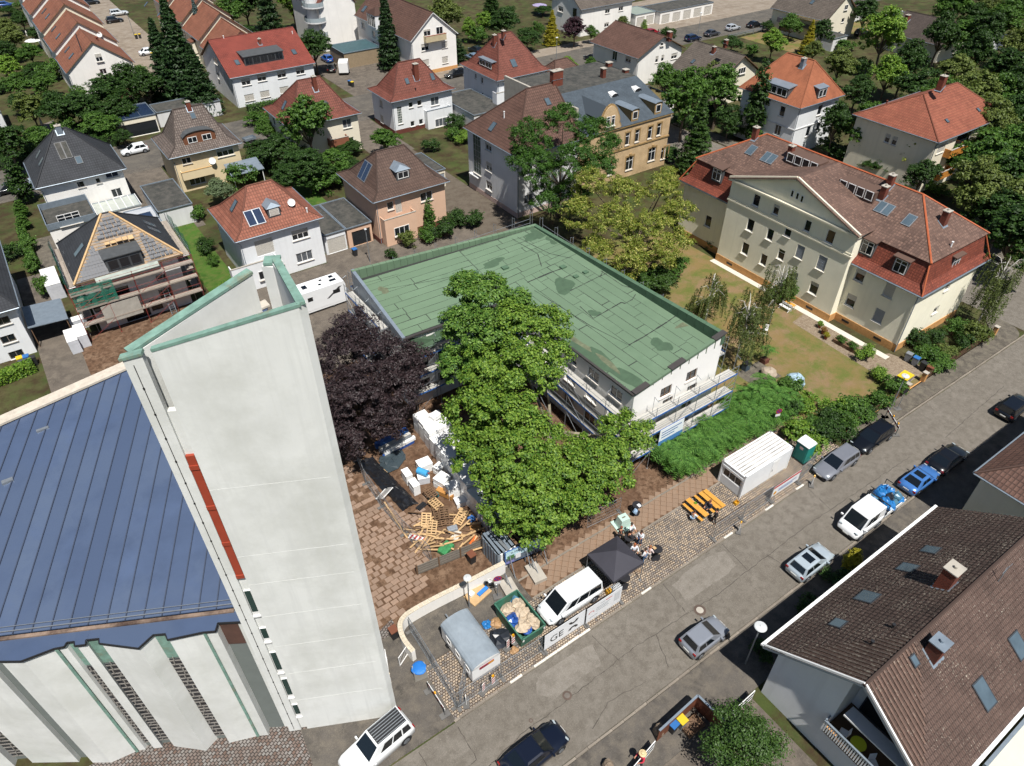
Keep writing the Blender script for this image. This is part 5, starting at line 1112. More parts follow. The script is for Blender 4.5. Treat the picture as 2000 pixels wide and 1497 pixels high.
MB().prism([(21.3,47.6),(21.62,47.6),(21.62,57.6),(21.3,57.6)],8.0,[8.5,8.5,10.65,10.65]).build('west_parapet',M_ZINC,BM)
for u0,u1 in ((42.0,43.35),(37.0,38.6),(33.05,34.6)):
 z = lambda u: 8.65 + 1.85 * (u - 33.1) / 10.1; MB().prism([(u0,29.72),(u1,29.72),(u1,30.28),(u0,30.28)],[z(u0) - .02,z(u1) - .02] * 1 + [z(u1) - .02,z(u0) - .02],[z(u0) + .07,z(u1) + .07,z(u1) + .07,z(u0) + .07]).build('dark_coping',mat('coping_dark','#45413f',var=.1),BM).location = -BO
for nm in ('west_parapet',):
 bpy.data.objects[nm].location = -BO
MB().bar((33.0 - BO.x,29.9 - BO.y,8.5),(33.0 - BO.x,47.7 - BO.y,8.02),.22,.16).bar((21.4 - BO.x,47.6 - BO.y,8.32),(33.0 - BO.x,47.6 - BO.y,8.02),.22,.16).build('eaves_trim',MATS['coping_dark'],BM)
# stains, upstands and smeared seams
def blob(t,ru,rv,m=M_GREENW):
 p = at(t,8.7); n = 18; ph = [U(0,6.28) for _ in range(3)]; pts = []
 for k in range(n):
  a = 2 * math.pi * k / n; r = 1 + .25 * math.sin(2 * a + ph[0]) + .15 * math.sin(3 * a + ph[1]) + .1 * math.sin(5 * a + ph[2]); u,v = p.x + ru * r * math.cos(a),p.y + rv * r * math.sin(a); u = min(max(u,21.7),42.8); v = min(max(v,30.3),56.8); pts.append(Vector((u,v,roofz(u,v) + .02)) - BO)
 c = sum(pts,Vector()) / n; c.z = roofz(c.x + BO.x,c.y + BO.y) + .021; mb = MB()
 for k in range(n): mb.face([c,pts[k],pts[(k + 1) % n]])
 mb.build('stain',m,BM)
for t,a,b in [((7,405,725),.9,1.5),((7,640,945),.5,.5),((7,1160,1215),.8,.9),((7,630,1260),.8,3.0),((7,890,1430),.6,2.4),((7,160,360),1.2,.7),((7,200,340),.8,1.0),((7,60,760),1.0,1.3),((6,1380,1040),2.6,.5),((6,1240,1130),2.4,.4),((7,320,390),.8,.8),((6,1850,560),1.4,.5)]: blob(t,a,b)
for t,a,b in [((7,760,1330),.35,3.5),((7,560,1180),.3,2.5),((6,1000,800),.5,.5),((7,1330,1080),.8,.3),((6,860,1010),.3,2.2),((7,440,430),.5,2)]: blob(t,a,b,mat('roof_dirt','#7d8468',rough=.95,var=.3,scale=2,k=.55))
for t,w in [((7,575,640),.3),((7,500,665),.3),((7,400,590),.35),((6,1945,585),.4),((6,1270,545),.5),((6,1715,620),.3)]:
 p = at(t,8.8); p.z = roofz(p.x,p.y); p -= BO; MB().box(p.x - w,p.x + w * .7,p.y - w * .7,p.y + w * .7,p.z - .1,p.z + .16).build('roof_upstand',M_GREEND,BM)
def smear(pts,w):
 mb = MB(); q = [at(t,8.75) for t in pts]
 for a,b in zip(q[:-1],q[1:]):
  n = max(1,int((b - a).length / .35)); L_ = []
  for k in range(n + 1): p = a.lerp(b,k / n); L_.append((p,U(.4,1.3) * w))
  d = (b - a).normalized(); s = Vector((-d.y,d.x,0))
  for (p,w0),(q2,w1) in zip(L_[:-1],L_[1:]): mb.face([Vector((x.x,x.y,roofz(x.x,x.y) + .025)) - BO for x in (p - s * w0,q2 - s * w1,q2 + s * w1,p + s * w0)])
 mb.build('bitumen_smear',M_BITUM,BM)
smear([(7,910,1195),(7,1020,1145),(7,1200,1050),(7,1275,1005)],.07); smear([(7,635,980),(7,850,880),(7,880,890),(7,935,865),(7,960,830)],.06); smear([(7,530,885),(7,635,980)],.05); smear([(7,455,765),(7,690,675),(7,710,635),(7,745,630)],.06); smear([(7,120,685),(7,300,625),(7,430,590)],.08); smear([(7,175,740),(7,610,1030),(7,900,1190)],.03); smear([(7,0,380),(7,200,490),(7,230,580)],.04); smear([(7,40,365),(7,290,490),(7,450,530)],.045); smear([(7,690,640),(7,860,760),(7,1050,820)],.035); smear([(6,1240,545),(6,1390,520),(6,1640,430)],.05); smear([(6,1010,790),(6,1400,700),(6,1540,665)],.02); smear([(6,860,760),(6,1120,680)],.02)
# ---------------------------------------------------------------- scaffolding
def scaffold(name,label,p,q,out,levels,bay=2.5,w=.8,base=0,post=None,top=1.1,blue=True,gap=.3,net=None,deckm=None,rail0=True):
 """facade scaffold along p-q: standards, ledger decks, guard rails, toe boards"""
 p,q,out = Vector((*p,0)),Vector((*q,0)),Vector((*out,0)); L = (q - p).length; d = (q - p).normalized(); n = max(1,round(L / bay)); r = thing(name,label,'scaffolding',p + out * gap); b = L / n; pm_ = post or M_STEEL
 H_ = levels[-1] + top; Z = lambda z: Vector((0,0,z))
 for i in range(n + 1):
  for k,y in ((0,0),(1,w)):
   a = d * (i * b) + out * y; mb = MB().cyl(a + Z(base),a + Z(H_ if k or not blue else levels[-1] + .2),.03,6); mb.box(a.x - .07,a.x + .07,a.y - .07,a.y + .07,base,base + .02); mb.build('standard',pm_,r)
  for z in levels: MB().cyl(d * (i * b) + Z(z - .06),d * (i * b) + out * w + Z(z - .06),.025,6).build('transom',pm_,r)
  if blue:
   for z in [levels[-1]]: MB().cyl(d * (i * b) + out * (w * .5) + Z(z),d * (i * b) + out * (w * .5) + Z(z + 1.95),.02,6).cyl(d * (i * b) + out * (w * .5) + Z(z + 1.95),d * (i * b) + out * w + Z(z + 1.75),.02,6).build('frame_head',pm_,r)
 for z in levels:
  for i in range(n):
   a = d * (i * b)
   for k in range(2): MB().obox(a + d * b / 2 + out * (w * (.27 + .46 * k)) + Z(z),d * (b / 2 - .02),out * (w * .22),Z(.03)).build('deck',deckm or M_DECK,r)
   MB().obox(a + d * b / 2 + out * (w + .03) + Z(z + .1),d * (b / 2 - .01),out * .012,Z(.08)).build('toe_board',M_BLUEP if blue else (deckm or M_DECK),r)
   for h in (.5,1.0): MB().cyl(a + out * w + Z(z + h),a + d * b + out * w + Z(z + h),.02,5).build('guard_rail',pm_,r)
 for i in range(0,n,2):
  for z0,z1 in zip([base] + levels[:-1],levels): MB().cyl(d * (i * b) + out * (w + .02) + Z(z0),d * ((i + 1) * b) + out * (w + .02) + Z(z1),.02,5).build('brace',pm_,r)
 return r
SF = scaffold('scaffold','blue-edged facade scaffold on the white street end of the building',(32.2,29.9),(44.6,29.9),(0,-1),[2.1,4.1,6.1],2.5,1.0)
SW = scaffold('scaffold','scaffold along the courtyard side behind the plane trees',(33.1,29.4),(33.1,47.2),(-1,0),[2.1,4.1,6.1],2.55,.8)
SC2 = scaffold('scaffold','scaffold on the courtyard wing beside the copper beech',(21.6,47.7),(32.0,47.7),(0,-1),[2.1,4.2,6.3],2.6,.8)
scaffold('scaffold','narrow blue scaffold tower at the left end by the motorhome',(21.4,50),(21.4,57.4),(-1,0),[2.1,4.2,6.4,8.4],2.5,.8)
scaffold('scaffold','roof-edge guard rail scaffold along the back of the green roof',(21.4,57.6),(43.6,57.6),(0,1),[8.0],2.5,.8,top=1.9)
scaffold('scaffold','roof-edge guard rail scaffold along the lawn side of the green roof',(43.3,57.4),(43.3,30.2),(1,0),[7.6],2.7,.8,top=1.9)
# banner on the scaffold
p0 = ony((11,1175,265),28.5); p1 = ony((11,1330,215),28.5); bn = thing('banner','white and blue banner with pale lettering hung on the street scaffold','banner',(p0.x,28.47,0)); zb = 2.4
MB().box(0,2.9,-.015,.015,zb,zb + 1.9).build('sheet',mat('banner_white','#e9eef2',rough=.6,var=.03,k=.88),bn); MB().box(0,2.9,-.022,-.016,zb,zb + .55).build('blue_band',mat('banner_blue','#4f86bf',var=.08),bn)
def letters(txt,parent,loc,size,m,rot=(R(90),0,0),name='lettering',align='LEFT',ext=.004):
 cu = bpy.data.curves.new(name,'FONT'); cu.body = txt; cu.size = size; cu.extrude = ext; cu.align_x = align; cu.materials.append(m); tmp = bpy.data.objects.new(name,cu); me = bpy.data.meshes.new_from_object(tmp); bpy.data.objects.remove(tmp); o = link(name,me,parent); o.location = loc; o.rotation_euler = rot; return o
M_TBLUE = mat('print_blue','#3f6ea8',var=0); M_TBLACK = mat('print_black','#1d1d1f',var=0,rough=.5); M_TRED = mat('print_red','#c2382e',var=0); M_TGREY = mat('print_grey','#9fa4a8',var=0)
for i in range(3): MB().box(.25,2.6 - i * .4,-.024,-.016,zb + 1.45 - i * .3,zb + 1.55 - i * .3).build('print_line',M_TBLUE,bn)
# scaffold of the house under renovation, red standards with green netting
M_REDP = mat('scaffold_red','#8e3b34',rough=.6,var=.15); M_OLDDECK = mat('old_deck','#b3a79a',rough=.85,var=.2,scale=3,k=.75,rand=.25)
HS = scaffold('scaffold','weathered scaffold with red standards on the front of the white house',(-2.0,78.5),(10.6,78.5),(0,-1),[1.9,3.8,5.6],3.1,1.0,post=M_REDP,blue=False,deckm=M_OLDDECK)
HE = scaffold('scaffold','scaffold on the right flank of the half-tiled house',(9.5,78.6),(9.5,88.4),(1,0),[2.0,4.0,6.0],3.2,.9,post=M_STEEL,blue=False,deckm=M_OLDDECK)
HW = scaffold('scaffold','scaffold on the left flank of the half-tiled house',(-.6,88.4),(-.6,78.6),(-1,0),[2.0,4.0,6.0],3.2,.9,post=M_STEEL,blue=False,deckm=M_OLDDECK)
def netmat():
 m,t,P,N,L = _new('green_net'); P.inputs['Base Color'].default_value = (*lin('#2f8a72',.7),1); P.inputs['Alpha'].default_value = .62; P.inputs['Roughness'].default_value = .9; return m
M_NET = netmat()
def net(label,pts,z0,z1,z0b=None):
 mb = MB(); n = 14; P0,P1 = Vector((*pts[0],0)),Vector((*pts[1],0)); s = (P1 - P0).normalized(); nn = Vector((-s.y,s.x,0)); c = [(P0.lerp(P1,k / n) + nn * (.12 * math.sin(k * 1.7)) - P0) for k in range(n + 1)]
 for k in range(n): mb.face([c[k] + Vector((0,0,z0)),c[k + 1] + Vector((0,0,z0)),c[k + 1] + Vector((0,0,z1)),c[k] + Vector((0,0,z1))])
 o = mb.build('safety_net',M_NET); o.location = P0; tag(o,label,'safety net')
net('green safety net along the left flank of the half-tiled house',((-1.9,78.2),(-1.9,88.6)),5.2,7.4); net('green safety net along the right flank of the half-tiled house',((10.9,79),(10.9,88.6)),5.4,7.3); net('green safety net across the front left eaves of the half-tiled house',((-1.9,77.3),(2.2,77.2)),4.0,6.5)
o = tag(MB().obox((0,0,0),(1.9,0,0),(0,.02,0),(0,0,1.05)).build('tarpaulin',mat('grey_tarp','#aca79d',rough=.8,var=.15,scale=1.5)),'pale printed sheet hung across the house scaffold','tarpaulin'); p = ony((5,955,920),77.2); o.location = p
ld = thing('ladder','long aluminium roofing ladder leaning across the scaffolded house','ladder',(0,0,0)); a = at((5,1365,955),1.2); b = at((5,1120,390),9.0); a = ony((5,1365,955),76.9); b = RENO.rp('S',(5,1130,380))[0] + Vector((0,0,.25)); ld.location = a
d = (b - a); s = d.cross(Vector((0,0,1))).normalized() * .28
for k in (-1,1): MB().bar(s * k,d + s * k,.06,.08).build('rail',M_STEEL,ld)
for k in range(1,34): c = d * (k / 34); MB().bar(c - s,c + s,.035).build('rung',M_STEEL,ld)
# ---------------------------------------------------------------- trees and shrubs
import numpy as np
NR = np.random.default_rng(11)
L_MID = leafmat('leaf_mid','#6f9440','#2f5519'); L_DARK = leafmat('leaf_dark','#4f7032','#213c15'); L_OLIVE = leafmat('leaf_olive','#8c9a52','#485a26'); L_LIME = leafmat('leaf_lime','#9ab94a','#4f7a26')
L_PLANE = leafmat('leaf_plane','#98b54a','#3f6a20',k=0.83,trans=.28); L_PLANE2 = leafmat('leaf_plane_b','#7fa244','#35601f',k=0.78,trans=.25); L_COPPER = leafmat('leaf_copper','#4a3a3e','#2a2026',k=0.78,trans=.12); L_FIR = leafmat('leaf_fir','#3b5a2b','#253f1e',k=0.69,trans=.1)
L_BLUE = leafmat('leaf_blue_spruce','#71868c','#4f666c',k=0.75,trans=.1); L_GOLD = leafmat('leaf_gold','#b3a530','#8d8a26',k=0.94); L_PURPLE = leafmat('leaf_purple','#4b2c38','#33202a',k=0.88,trans=.15); L_SILVER = leafmat('leaf_silver','#8a9a78','#66785a')
L_AIL = leafmat('leaf_ailanthus','#5c8433','#2a4f17',k=0.78); L_AILP = leafmat('leaf_ailanthus_pale','#93963f','#6f8632',k=0.90); L_BIRCH = leafmat('leaf_birch','#77834a','#4f5c2e',k=0.83); L_SUMAC = leafmat('leaf_sumac','#6f9a48','#3a6629',k=0.90,trans=.3); L_YEW = leafmat('leaf_yew','#4d6b2a','#33501f',k=0.75,trans=.1)
L_BLOS = leafmat('leaf_blossom','#c9bf76','#a8a457',k=1.00,trans=.2)
BARK = mat('bark','#6e6052',rough=.95,var=.25,scale=4,bump=.5,bscale=12,k=.7); BARK_B = mat('birch_bark','#d8d4cc',rough=.85,var=.1,scale=3,k=.85,col2='#4a4540',c2=.6); BARK_P = mat('plane_bark','#a39a82',rough=.85,var=.2,scale=2,k=.75,col2='#7b725f',c2=.52)
def leaves(name,C,Nn,size,m,asp=.6,jit=.6,m2=None,frac2=0):
 """one quad per leaf at C, facing roughly along Nn"""
 C = np.asarray(C,float); n = len(C); Nn = np.asarray(Nn,float) + NR.normal(0,jit,(n,3)); Nn /= np.linalg.norm(Nn,axis=1)[:,None] + 1e-9
 T = NR.normal(0,1,(n,3)); T -= Nn * (T * Nn).sum(1)[:,None]; T /= np.linalg.norm(T,axis=1)[:,None] + 1e-9; B = np.cross(Nn,T); s = (size * NR.uniform(.65,1.3,n))[:,None]
 V = np.stack([C - T * s,C - B * s * asp + Nn * s * .12,C + T * s,C + B * s * asp + Nn * s * .12],1).reshape(-1,3)
 me = bpy.data.meshes.new(name); me.vertices.add(4 * n); me.vertices.foreach_set('co',V.ravel()); me.loops.add(4 * n); me.loops.foreach_set('vertex_index',np.arange(4 * n)); me.polygons.add(n); me.polygons.foreach_set('loop_start',np.arange(n) * 4)
 me.materials.append(m)
 if m2: me.materials.append(m2); me.polygons.foreach_set('material_index',(NR.random(n) < frac2).astype(np.int32))
 me.update(calc_edges=True); return me
def lobe_points(lobes,n,clump=.32,fill=.25,flat=1.0):
 """leaf positions gathered in clumps on and in ellipsoid lobes (c, r, rz)"""
 C,Nn = [],[]; area = sum(l[1] ** 2 for l in lobes)
 for c,r,rz in lobes:
  c = np.array(c,float); k = max(8,int(20 * (r / (clump * 2.6)) ** 2)); d = NR.normal(0,1,(k,3)); d /= np.linalg.norm(d,axis=1)[:,None]; d[:,2] = np.where(d[:,2] < -.55,-d[:,2],d[:,2])
  rad = NR.uniform(.72,1.06,k)[:,None]; inner = NR.random(k) < fill; rad[inner] *= NR.uniform(.3,.8,inner.sum())[:,None]
  cc = c + d * rad * np.array([r,r,rz]); m = max(4,int(n * r * r / area / k)); cr = clump * NR.uniform(.6,1.35,k)
  for i in range(k):
   q = NR.normal(0,1,(m,3)); q /= np.linalg.norm(q,axis=1)[:,None]; rr = NR.uniform(.35,1,m)[:,None] * cr[i]; p = cc[i] + q * rr * np.array([1.15,1.15,.75]); C.append(p); Nn.append(q * .6 + d[i] * .5 + np.array([0,0,.75]))
 return np.concatenate(C),np.concatenate(Nn)
def limb_mesh(mb,base,tips,r,mi=0,wig=.15,fork=.35):
 base = Vector(base); h = max(t.z for t in tips); f = base + Vector((0,0,max(.5,h * fork)))
 mb.tube([base - Vector((0,0,.1)),base.lerp(f,.5) + Vector((U(-wig,wig),U(-wig,wig),0)),f],[r * 1.25,r,r * .85],8,mi)
 for t in tips:
  m = f.lerp(t,.5) + Vector((U(-wig,wig),U(-wig,wig),U(.1,.5) * wig * 3)); mb.tube([f,m,t],[r * .6,r * .38,r * .12],5,mi)
def tree(name,label,cat,base,lobes,m,n,size,tr,bark=BARK,clump=.4,fill=.25,group=None,asp=.6,fork=.35,m2=None,frac2=0,trunk_tips=None):
 base = Vector(base); o = thing(name,label,cat,base,group=group); L_ = [(Vector(c) - base,r,rz) for c,r,rz in lobes]
 mb = MB(); limb_mesh(mb,(0,0,0),[l[0] for l in L_] if trunk_tips is None else [Vector(t) - base for t in trunk_tips],tr,fork=fork); mb.build('trunk',bark,o,True)
 C,Nn = lobe_points([(tuple(c),r,rz) for c,r,rz in L_],n,clump,fill); link('crown',leaves('crown',C,Nn,size,m,asp,m2=m2,frac2=frac2),o); return o
# prototypes, metres
def proto_broad(seed,H=9.,Rr=3.6,n=12000,size=.155):
 rr = random.Random(seed); lobes = [((0,0,H * .66),Rr * .62,H * .26)]
 for k in range(9): a = 2 * math.pi * k / 9 + rr.uniform(-.3,.3); q = rr.uniform(.42,.68) * Rr; lobes.append(((q * math.cos(a),q * math.sin(a),H * rr.uniform(.42,.78)),Rr * rr.uniform(.3,.46),H * rr.uniform(.12,.19)))
 lobes.append(((rr.uniform(-.5,.5),rr.uniform(-.5,.5),H * .86),Rr * .42,H * .13)); C,N_ = lobe_points(lobes,n,.42); mb = MB(); limb_mesh(mb,(0,0,0),[Vector(l[0]) for l in lobes],.17)
 return leaves('crown',C,N_,size,L_MID),mb.data('trunk',BARK),H,Rr
def proto_conifer(seed,H=14.,Rr=3.0,n=12000,size=.22):
 C,N_ = [],[]; rr = np.random.default_rng(seed); z = 1.2
 while z < H - .2:
  f = 1 - z / H; rad = Rr * f ** .85 * rr.uniform(.86,1.1); k = max(5,int(13 * f + 4)); per = int(n / (H / .75) / k * (.5 + f) * 1.1)
  for i in range(k):
   a = 2 * math.pi * (i + rr.random()) / k; R_ = rad * rr.uniform(.75,1.12); t = rr.uniform(.12,1,per) ** .7; w = (.1 + .18 * R_ * (1 - abs(t - .55))) * .8
   x = R_ * t; s = rr.normal(0,1,per) * w; C.append(np.stack([x * math.cos(a) - s * math.sin(a),x * math.sin(a) + s * math.cos(a),z - .32 * x + rr.normal(0,.1,per) + .06 * x * x],1)); N_.append(np.tile([.5 * math.cos(a),.5 * math.sin(a),.9],(per,1)))
  z += .75 * rr.uniform(.85,1.1) * (.55 + .6 * f)
 C,N_ = np.concatenate(C),np.concatenate(N_); mb = MB().tube([(0,0,-.1),(0,0,H * .5),(0,0,H)],[.22,.13,.02],7); return leaves('crown',C,N_,size,L_FIR,.35),mb.data('trunk',BARK),H,Rr
def proto_column(seed,H=8.,Rr=1.2,n=6000,size=.12):
 rr = random.Random(seed); lobes = [((rr.uniform(-.15,.15),rr.uniform(-.15,.15),H * (.12 + .085 * k)),Rr * (1 - abs(k / 9 - .35) * .9),H * .09) for k in range(10)]; C,N_ = lobe_points(lobes,n,.26,.1); mb = MB().tube([(0,0,-.1),(0,0,H * .9)],[.12,.03],6); return leaves('crown',C,N_,size,L_YEW),mb.data('trunk',BARK),H,Rr
def proto_shrub(seed,H=2.,Rr=1.3,n=3200,size=.085):
 rr = random.Random(seed); lobes = [((rr.uniform(-.55,.55) * Rr,rr.uniform(-.55,.55) * Rr,H * rr.uniform(.35,.6)),Rr * rr.uniform(.38,.55),H * .36) for _ in range(6)]; C,N_ = lobe_points(lobes,n,.25,.2); mb = MB()
 for _ in range(5): mb.tube([(0,0,0),(rr.uniform(-.4,.4),rr.uniform(-.4,.4),H * .6)],[.03,.012],5)
 return leaves('crown',C,N_,size,L_MID),mb.data('trunk',BARK),H,Rr
PRO = {'y1': proto_broad(14,4.6,2.6,14000,.07),'b1': proto_broad(1),'b2': proto_broad(2,8.5,3.6),'b3': proto_broad(5,10,3.3),'c1': proto_conifer(3),'c2': proto_conifer(8,14,3.2),'k1': proto_column(4),'s1': proto_shrub(5),'s2': proto_shrub(9,1.8,1.3)}
def plant(kind,t,H,Rr,m,label,cat=None,group=None,base=None):
 cr,tk,h0,r0 = PRO[kind]; p = at(t,H * (.58 if kind[0] in 'bky' else .42)) if base is None else Vector(base)
 shrub = kind[0] == 's'; o = thing('shrub' if shrub else {'c': 'conifer','k': 'columnar_tree'}.get(kind[0],'broadleaf_tree'),label,cat or ('shrub' if shrub else 'tree'),(p.x,p.y,0),U(0,6.28),group); o.scale = (Rr / r0,Rr / r0,H / h0)
 link('stems' if shrub else 'trunk',tk,o); c = link('foliage' if shrub else 'crown',cr,o); c.material_slots[0].link = 'OBJECT'; c.material_slots[0].material = m; return o
# ---- the two plane trees in front of the green roof, copper beech, ailanthus trees
def LB(x,y,z,r,rz=None): return (at((x,y),z),r,rz or r * .85)
tree('plane_tree','big bright green plane tree with pale limbs in front of the green roof','tree',(28.2,34.4,0),[LB(1010,640,12.5,2.3),LB(1065,640,12.3,2.0),LB(960,720,10.5,2.4),LB(1030,725,11.5,2.4),LB(925,800,8.2,2.2),LB(985,815,9,2.8),LB(930,880,6.2,2.3),LB(1000,905,7.2,3.0),LB(995,985,4.8,2.2),LB(1045,975,5.6,2.8),LB(1095,915,6.5,2.0),LB(1150,910,6,1.9),LB(1195,890,6,1.6),LB(1240,865,6,1.2),LB(1150,965,4.5,1.7),LB(1100,985,4.2,1.8),LB(1045,1030,3.2,1.5),LB(1205,935,4.8,1.2),LB(1225,820,7,.8),LB(1080,700,11.5,1.4),LB(1190,835,7,.9),LB(1130,870,6.6,1.2),LB(1060,850,7.5,1.6),LB(1255,840,6,.8)],
     L_PLANE,125000,.115,.3,BARK_P,clump=.5,fill=.3,fork=.3,trunk_tips=[at((1060,735),10),at((1005,830),8),at((1150,870),5.5),at((1230,860),6),at((1040,960),5),at((940,880),5.5),at((1000,660),12),at((1215,880),5)])
tree('plane_tree','darker plane tree rising behind the left side of the bright one','tree',(25.5,41.5,0),[LB(915,565,13,1.7),LB(955,580,13.2,2.0),LB(905,640,11,2.1),LB(960,655,11.4,2.5),LB(900,710,8.8,1.9),LB(950,720,9,2.2),LB(1010,600,12.4,1.5)],L_PLANE2,52000,.115,.28,BARK_P,clump=.5,fork=.3)
tree('copper_beech','dark purple copper beech between the church tower and the site','tree',(15.5,46.5,0),[LB(690,640,10.5,2.0),LB(655,690,8.5,2.4),LB(715,690,9.2,2.6),LB(775,710,8,2.1),LB(815,690,8,1.2),LB(635,760,6.2,2.6),LB(700,770,6.8,3.0),LB(765,770,6,2.4),LB(640,840,4.2,2.2),LB(690,850,4.2,2.2),LB(745,830,4.6,1.9),LB(800,740,6.4,1.5),LB(605,800,5,1.8)],L_COPPER,62000,.13,.35,clump=.55,asp=.35)
tree('ailanthus_tree','large dark green feathery tree in front of the ochre villa','tree',at((1090,425),0),[LB(1035,270,12.5,2.6),LB(1100,240,13.5,2.6),LB(1160,265,12.5,2.6),LB(1050,330,10,2.6),LB(1115,320,11,3.0),LB(1170,320,10.5,2.2),LB(1020,310,10,1.8),LB(1065,385,6.5,2.2),LB(1120,380,7,2.2),LB(1195,285,11,1.4)],L_AIL,55000,.15,.25,clump=.5,asp=.3)
tree('ailanthus_tree','pale yellow-green flowering tree beside the green roof','tree',at((1235,520),0),[LB(1150,360,9.5,2.2),LB(1215,380,9.5,2.4),LB(1290,370,9,2.2),LB(1320,420,8,2.2),LB(1130,420,8,2.2),LB(1195,440,8,2.6),LB(1265,450,7.5,2.6),LB(1165,490,6,1.8),LB(1230,510,5.5,2.0),LB(1295,500,5.5,1.8),LB(1330,470,6,1.4),LB(1310,340,9.5,1.2),LB(1220,550,3.5,1.3)],L_AILP,52000,.14,.22,clump=.45,asp=.3,fill=.15,m2=L_BLOS,frac2=.14)
# ---- weeping birches on the lawn
def birch(label,t,H,tips,n,base=None):
 b = at(t,0) if base is None else Vector(base); o = thing('weeping_birch',label,'tree',b); mb = MB(); mb.tube([(0,0,-.1),(.1,.1,H * .45),(-.1,.05,H)],[.13,.08,.02],7); C,N_ = [],[]
 for k in range(tips):
  a = U(0,6.28); z = H * U(.45,1.0); R_ = U(.8,2.6) * (1.1 - .4 * z / H); p = Vector((R_ * math.cos(a),R_ * math.sin(a),z + U(-.2,.5))); mb.tube([(0,0,z * .85),(p.x * .5,p.y * .5,z + .3),p],[.035,.02,.008],5)
  for s in range(8):
   L_ = U(1.2,3.4); q = p * 1 + Vector((U(-.5,.5),U(-.5,.5),0)); L_ = min(L_,q.z - .6); m = int(n / tips / 5)
   if L_ < .3: continue
   t_ = NR.uniform(0,1,m); C.append(np.stack([q.x + .25 * t_ * math.cos(a) + NR.normal(0,.05,m),q.y + .25 * t_ * math.sin(a) + NR.normal(0,.05,m),q.z - L_ * t_],1)); N_.append(np.tile([math.cos(a),math.sin(a),.4],(m,1)))
 mb.build('trunk',BARK_B,o,True); link('crown',leaves('crown',np.concatenate(C),np.concatenate(N_),.085,L_BIRCH,.5,.6),o)
birch('weeping birch with bare white trunk at the middle of the lawn',(1436,712),8.0,26,6000); birch('weeping birch drooping over the lawn beside the green roof parapet',(1375,640),6.5,20,4500); birch('weeping birch close to the pediment facade',(1500,640),8.0,20,4200); birch('weeping birch at the street corner by the cream building',(1905,640),8.5,28,6500)
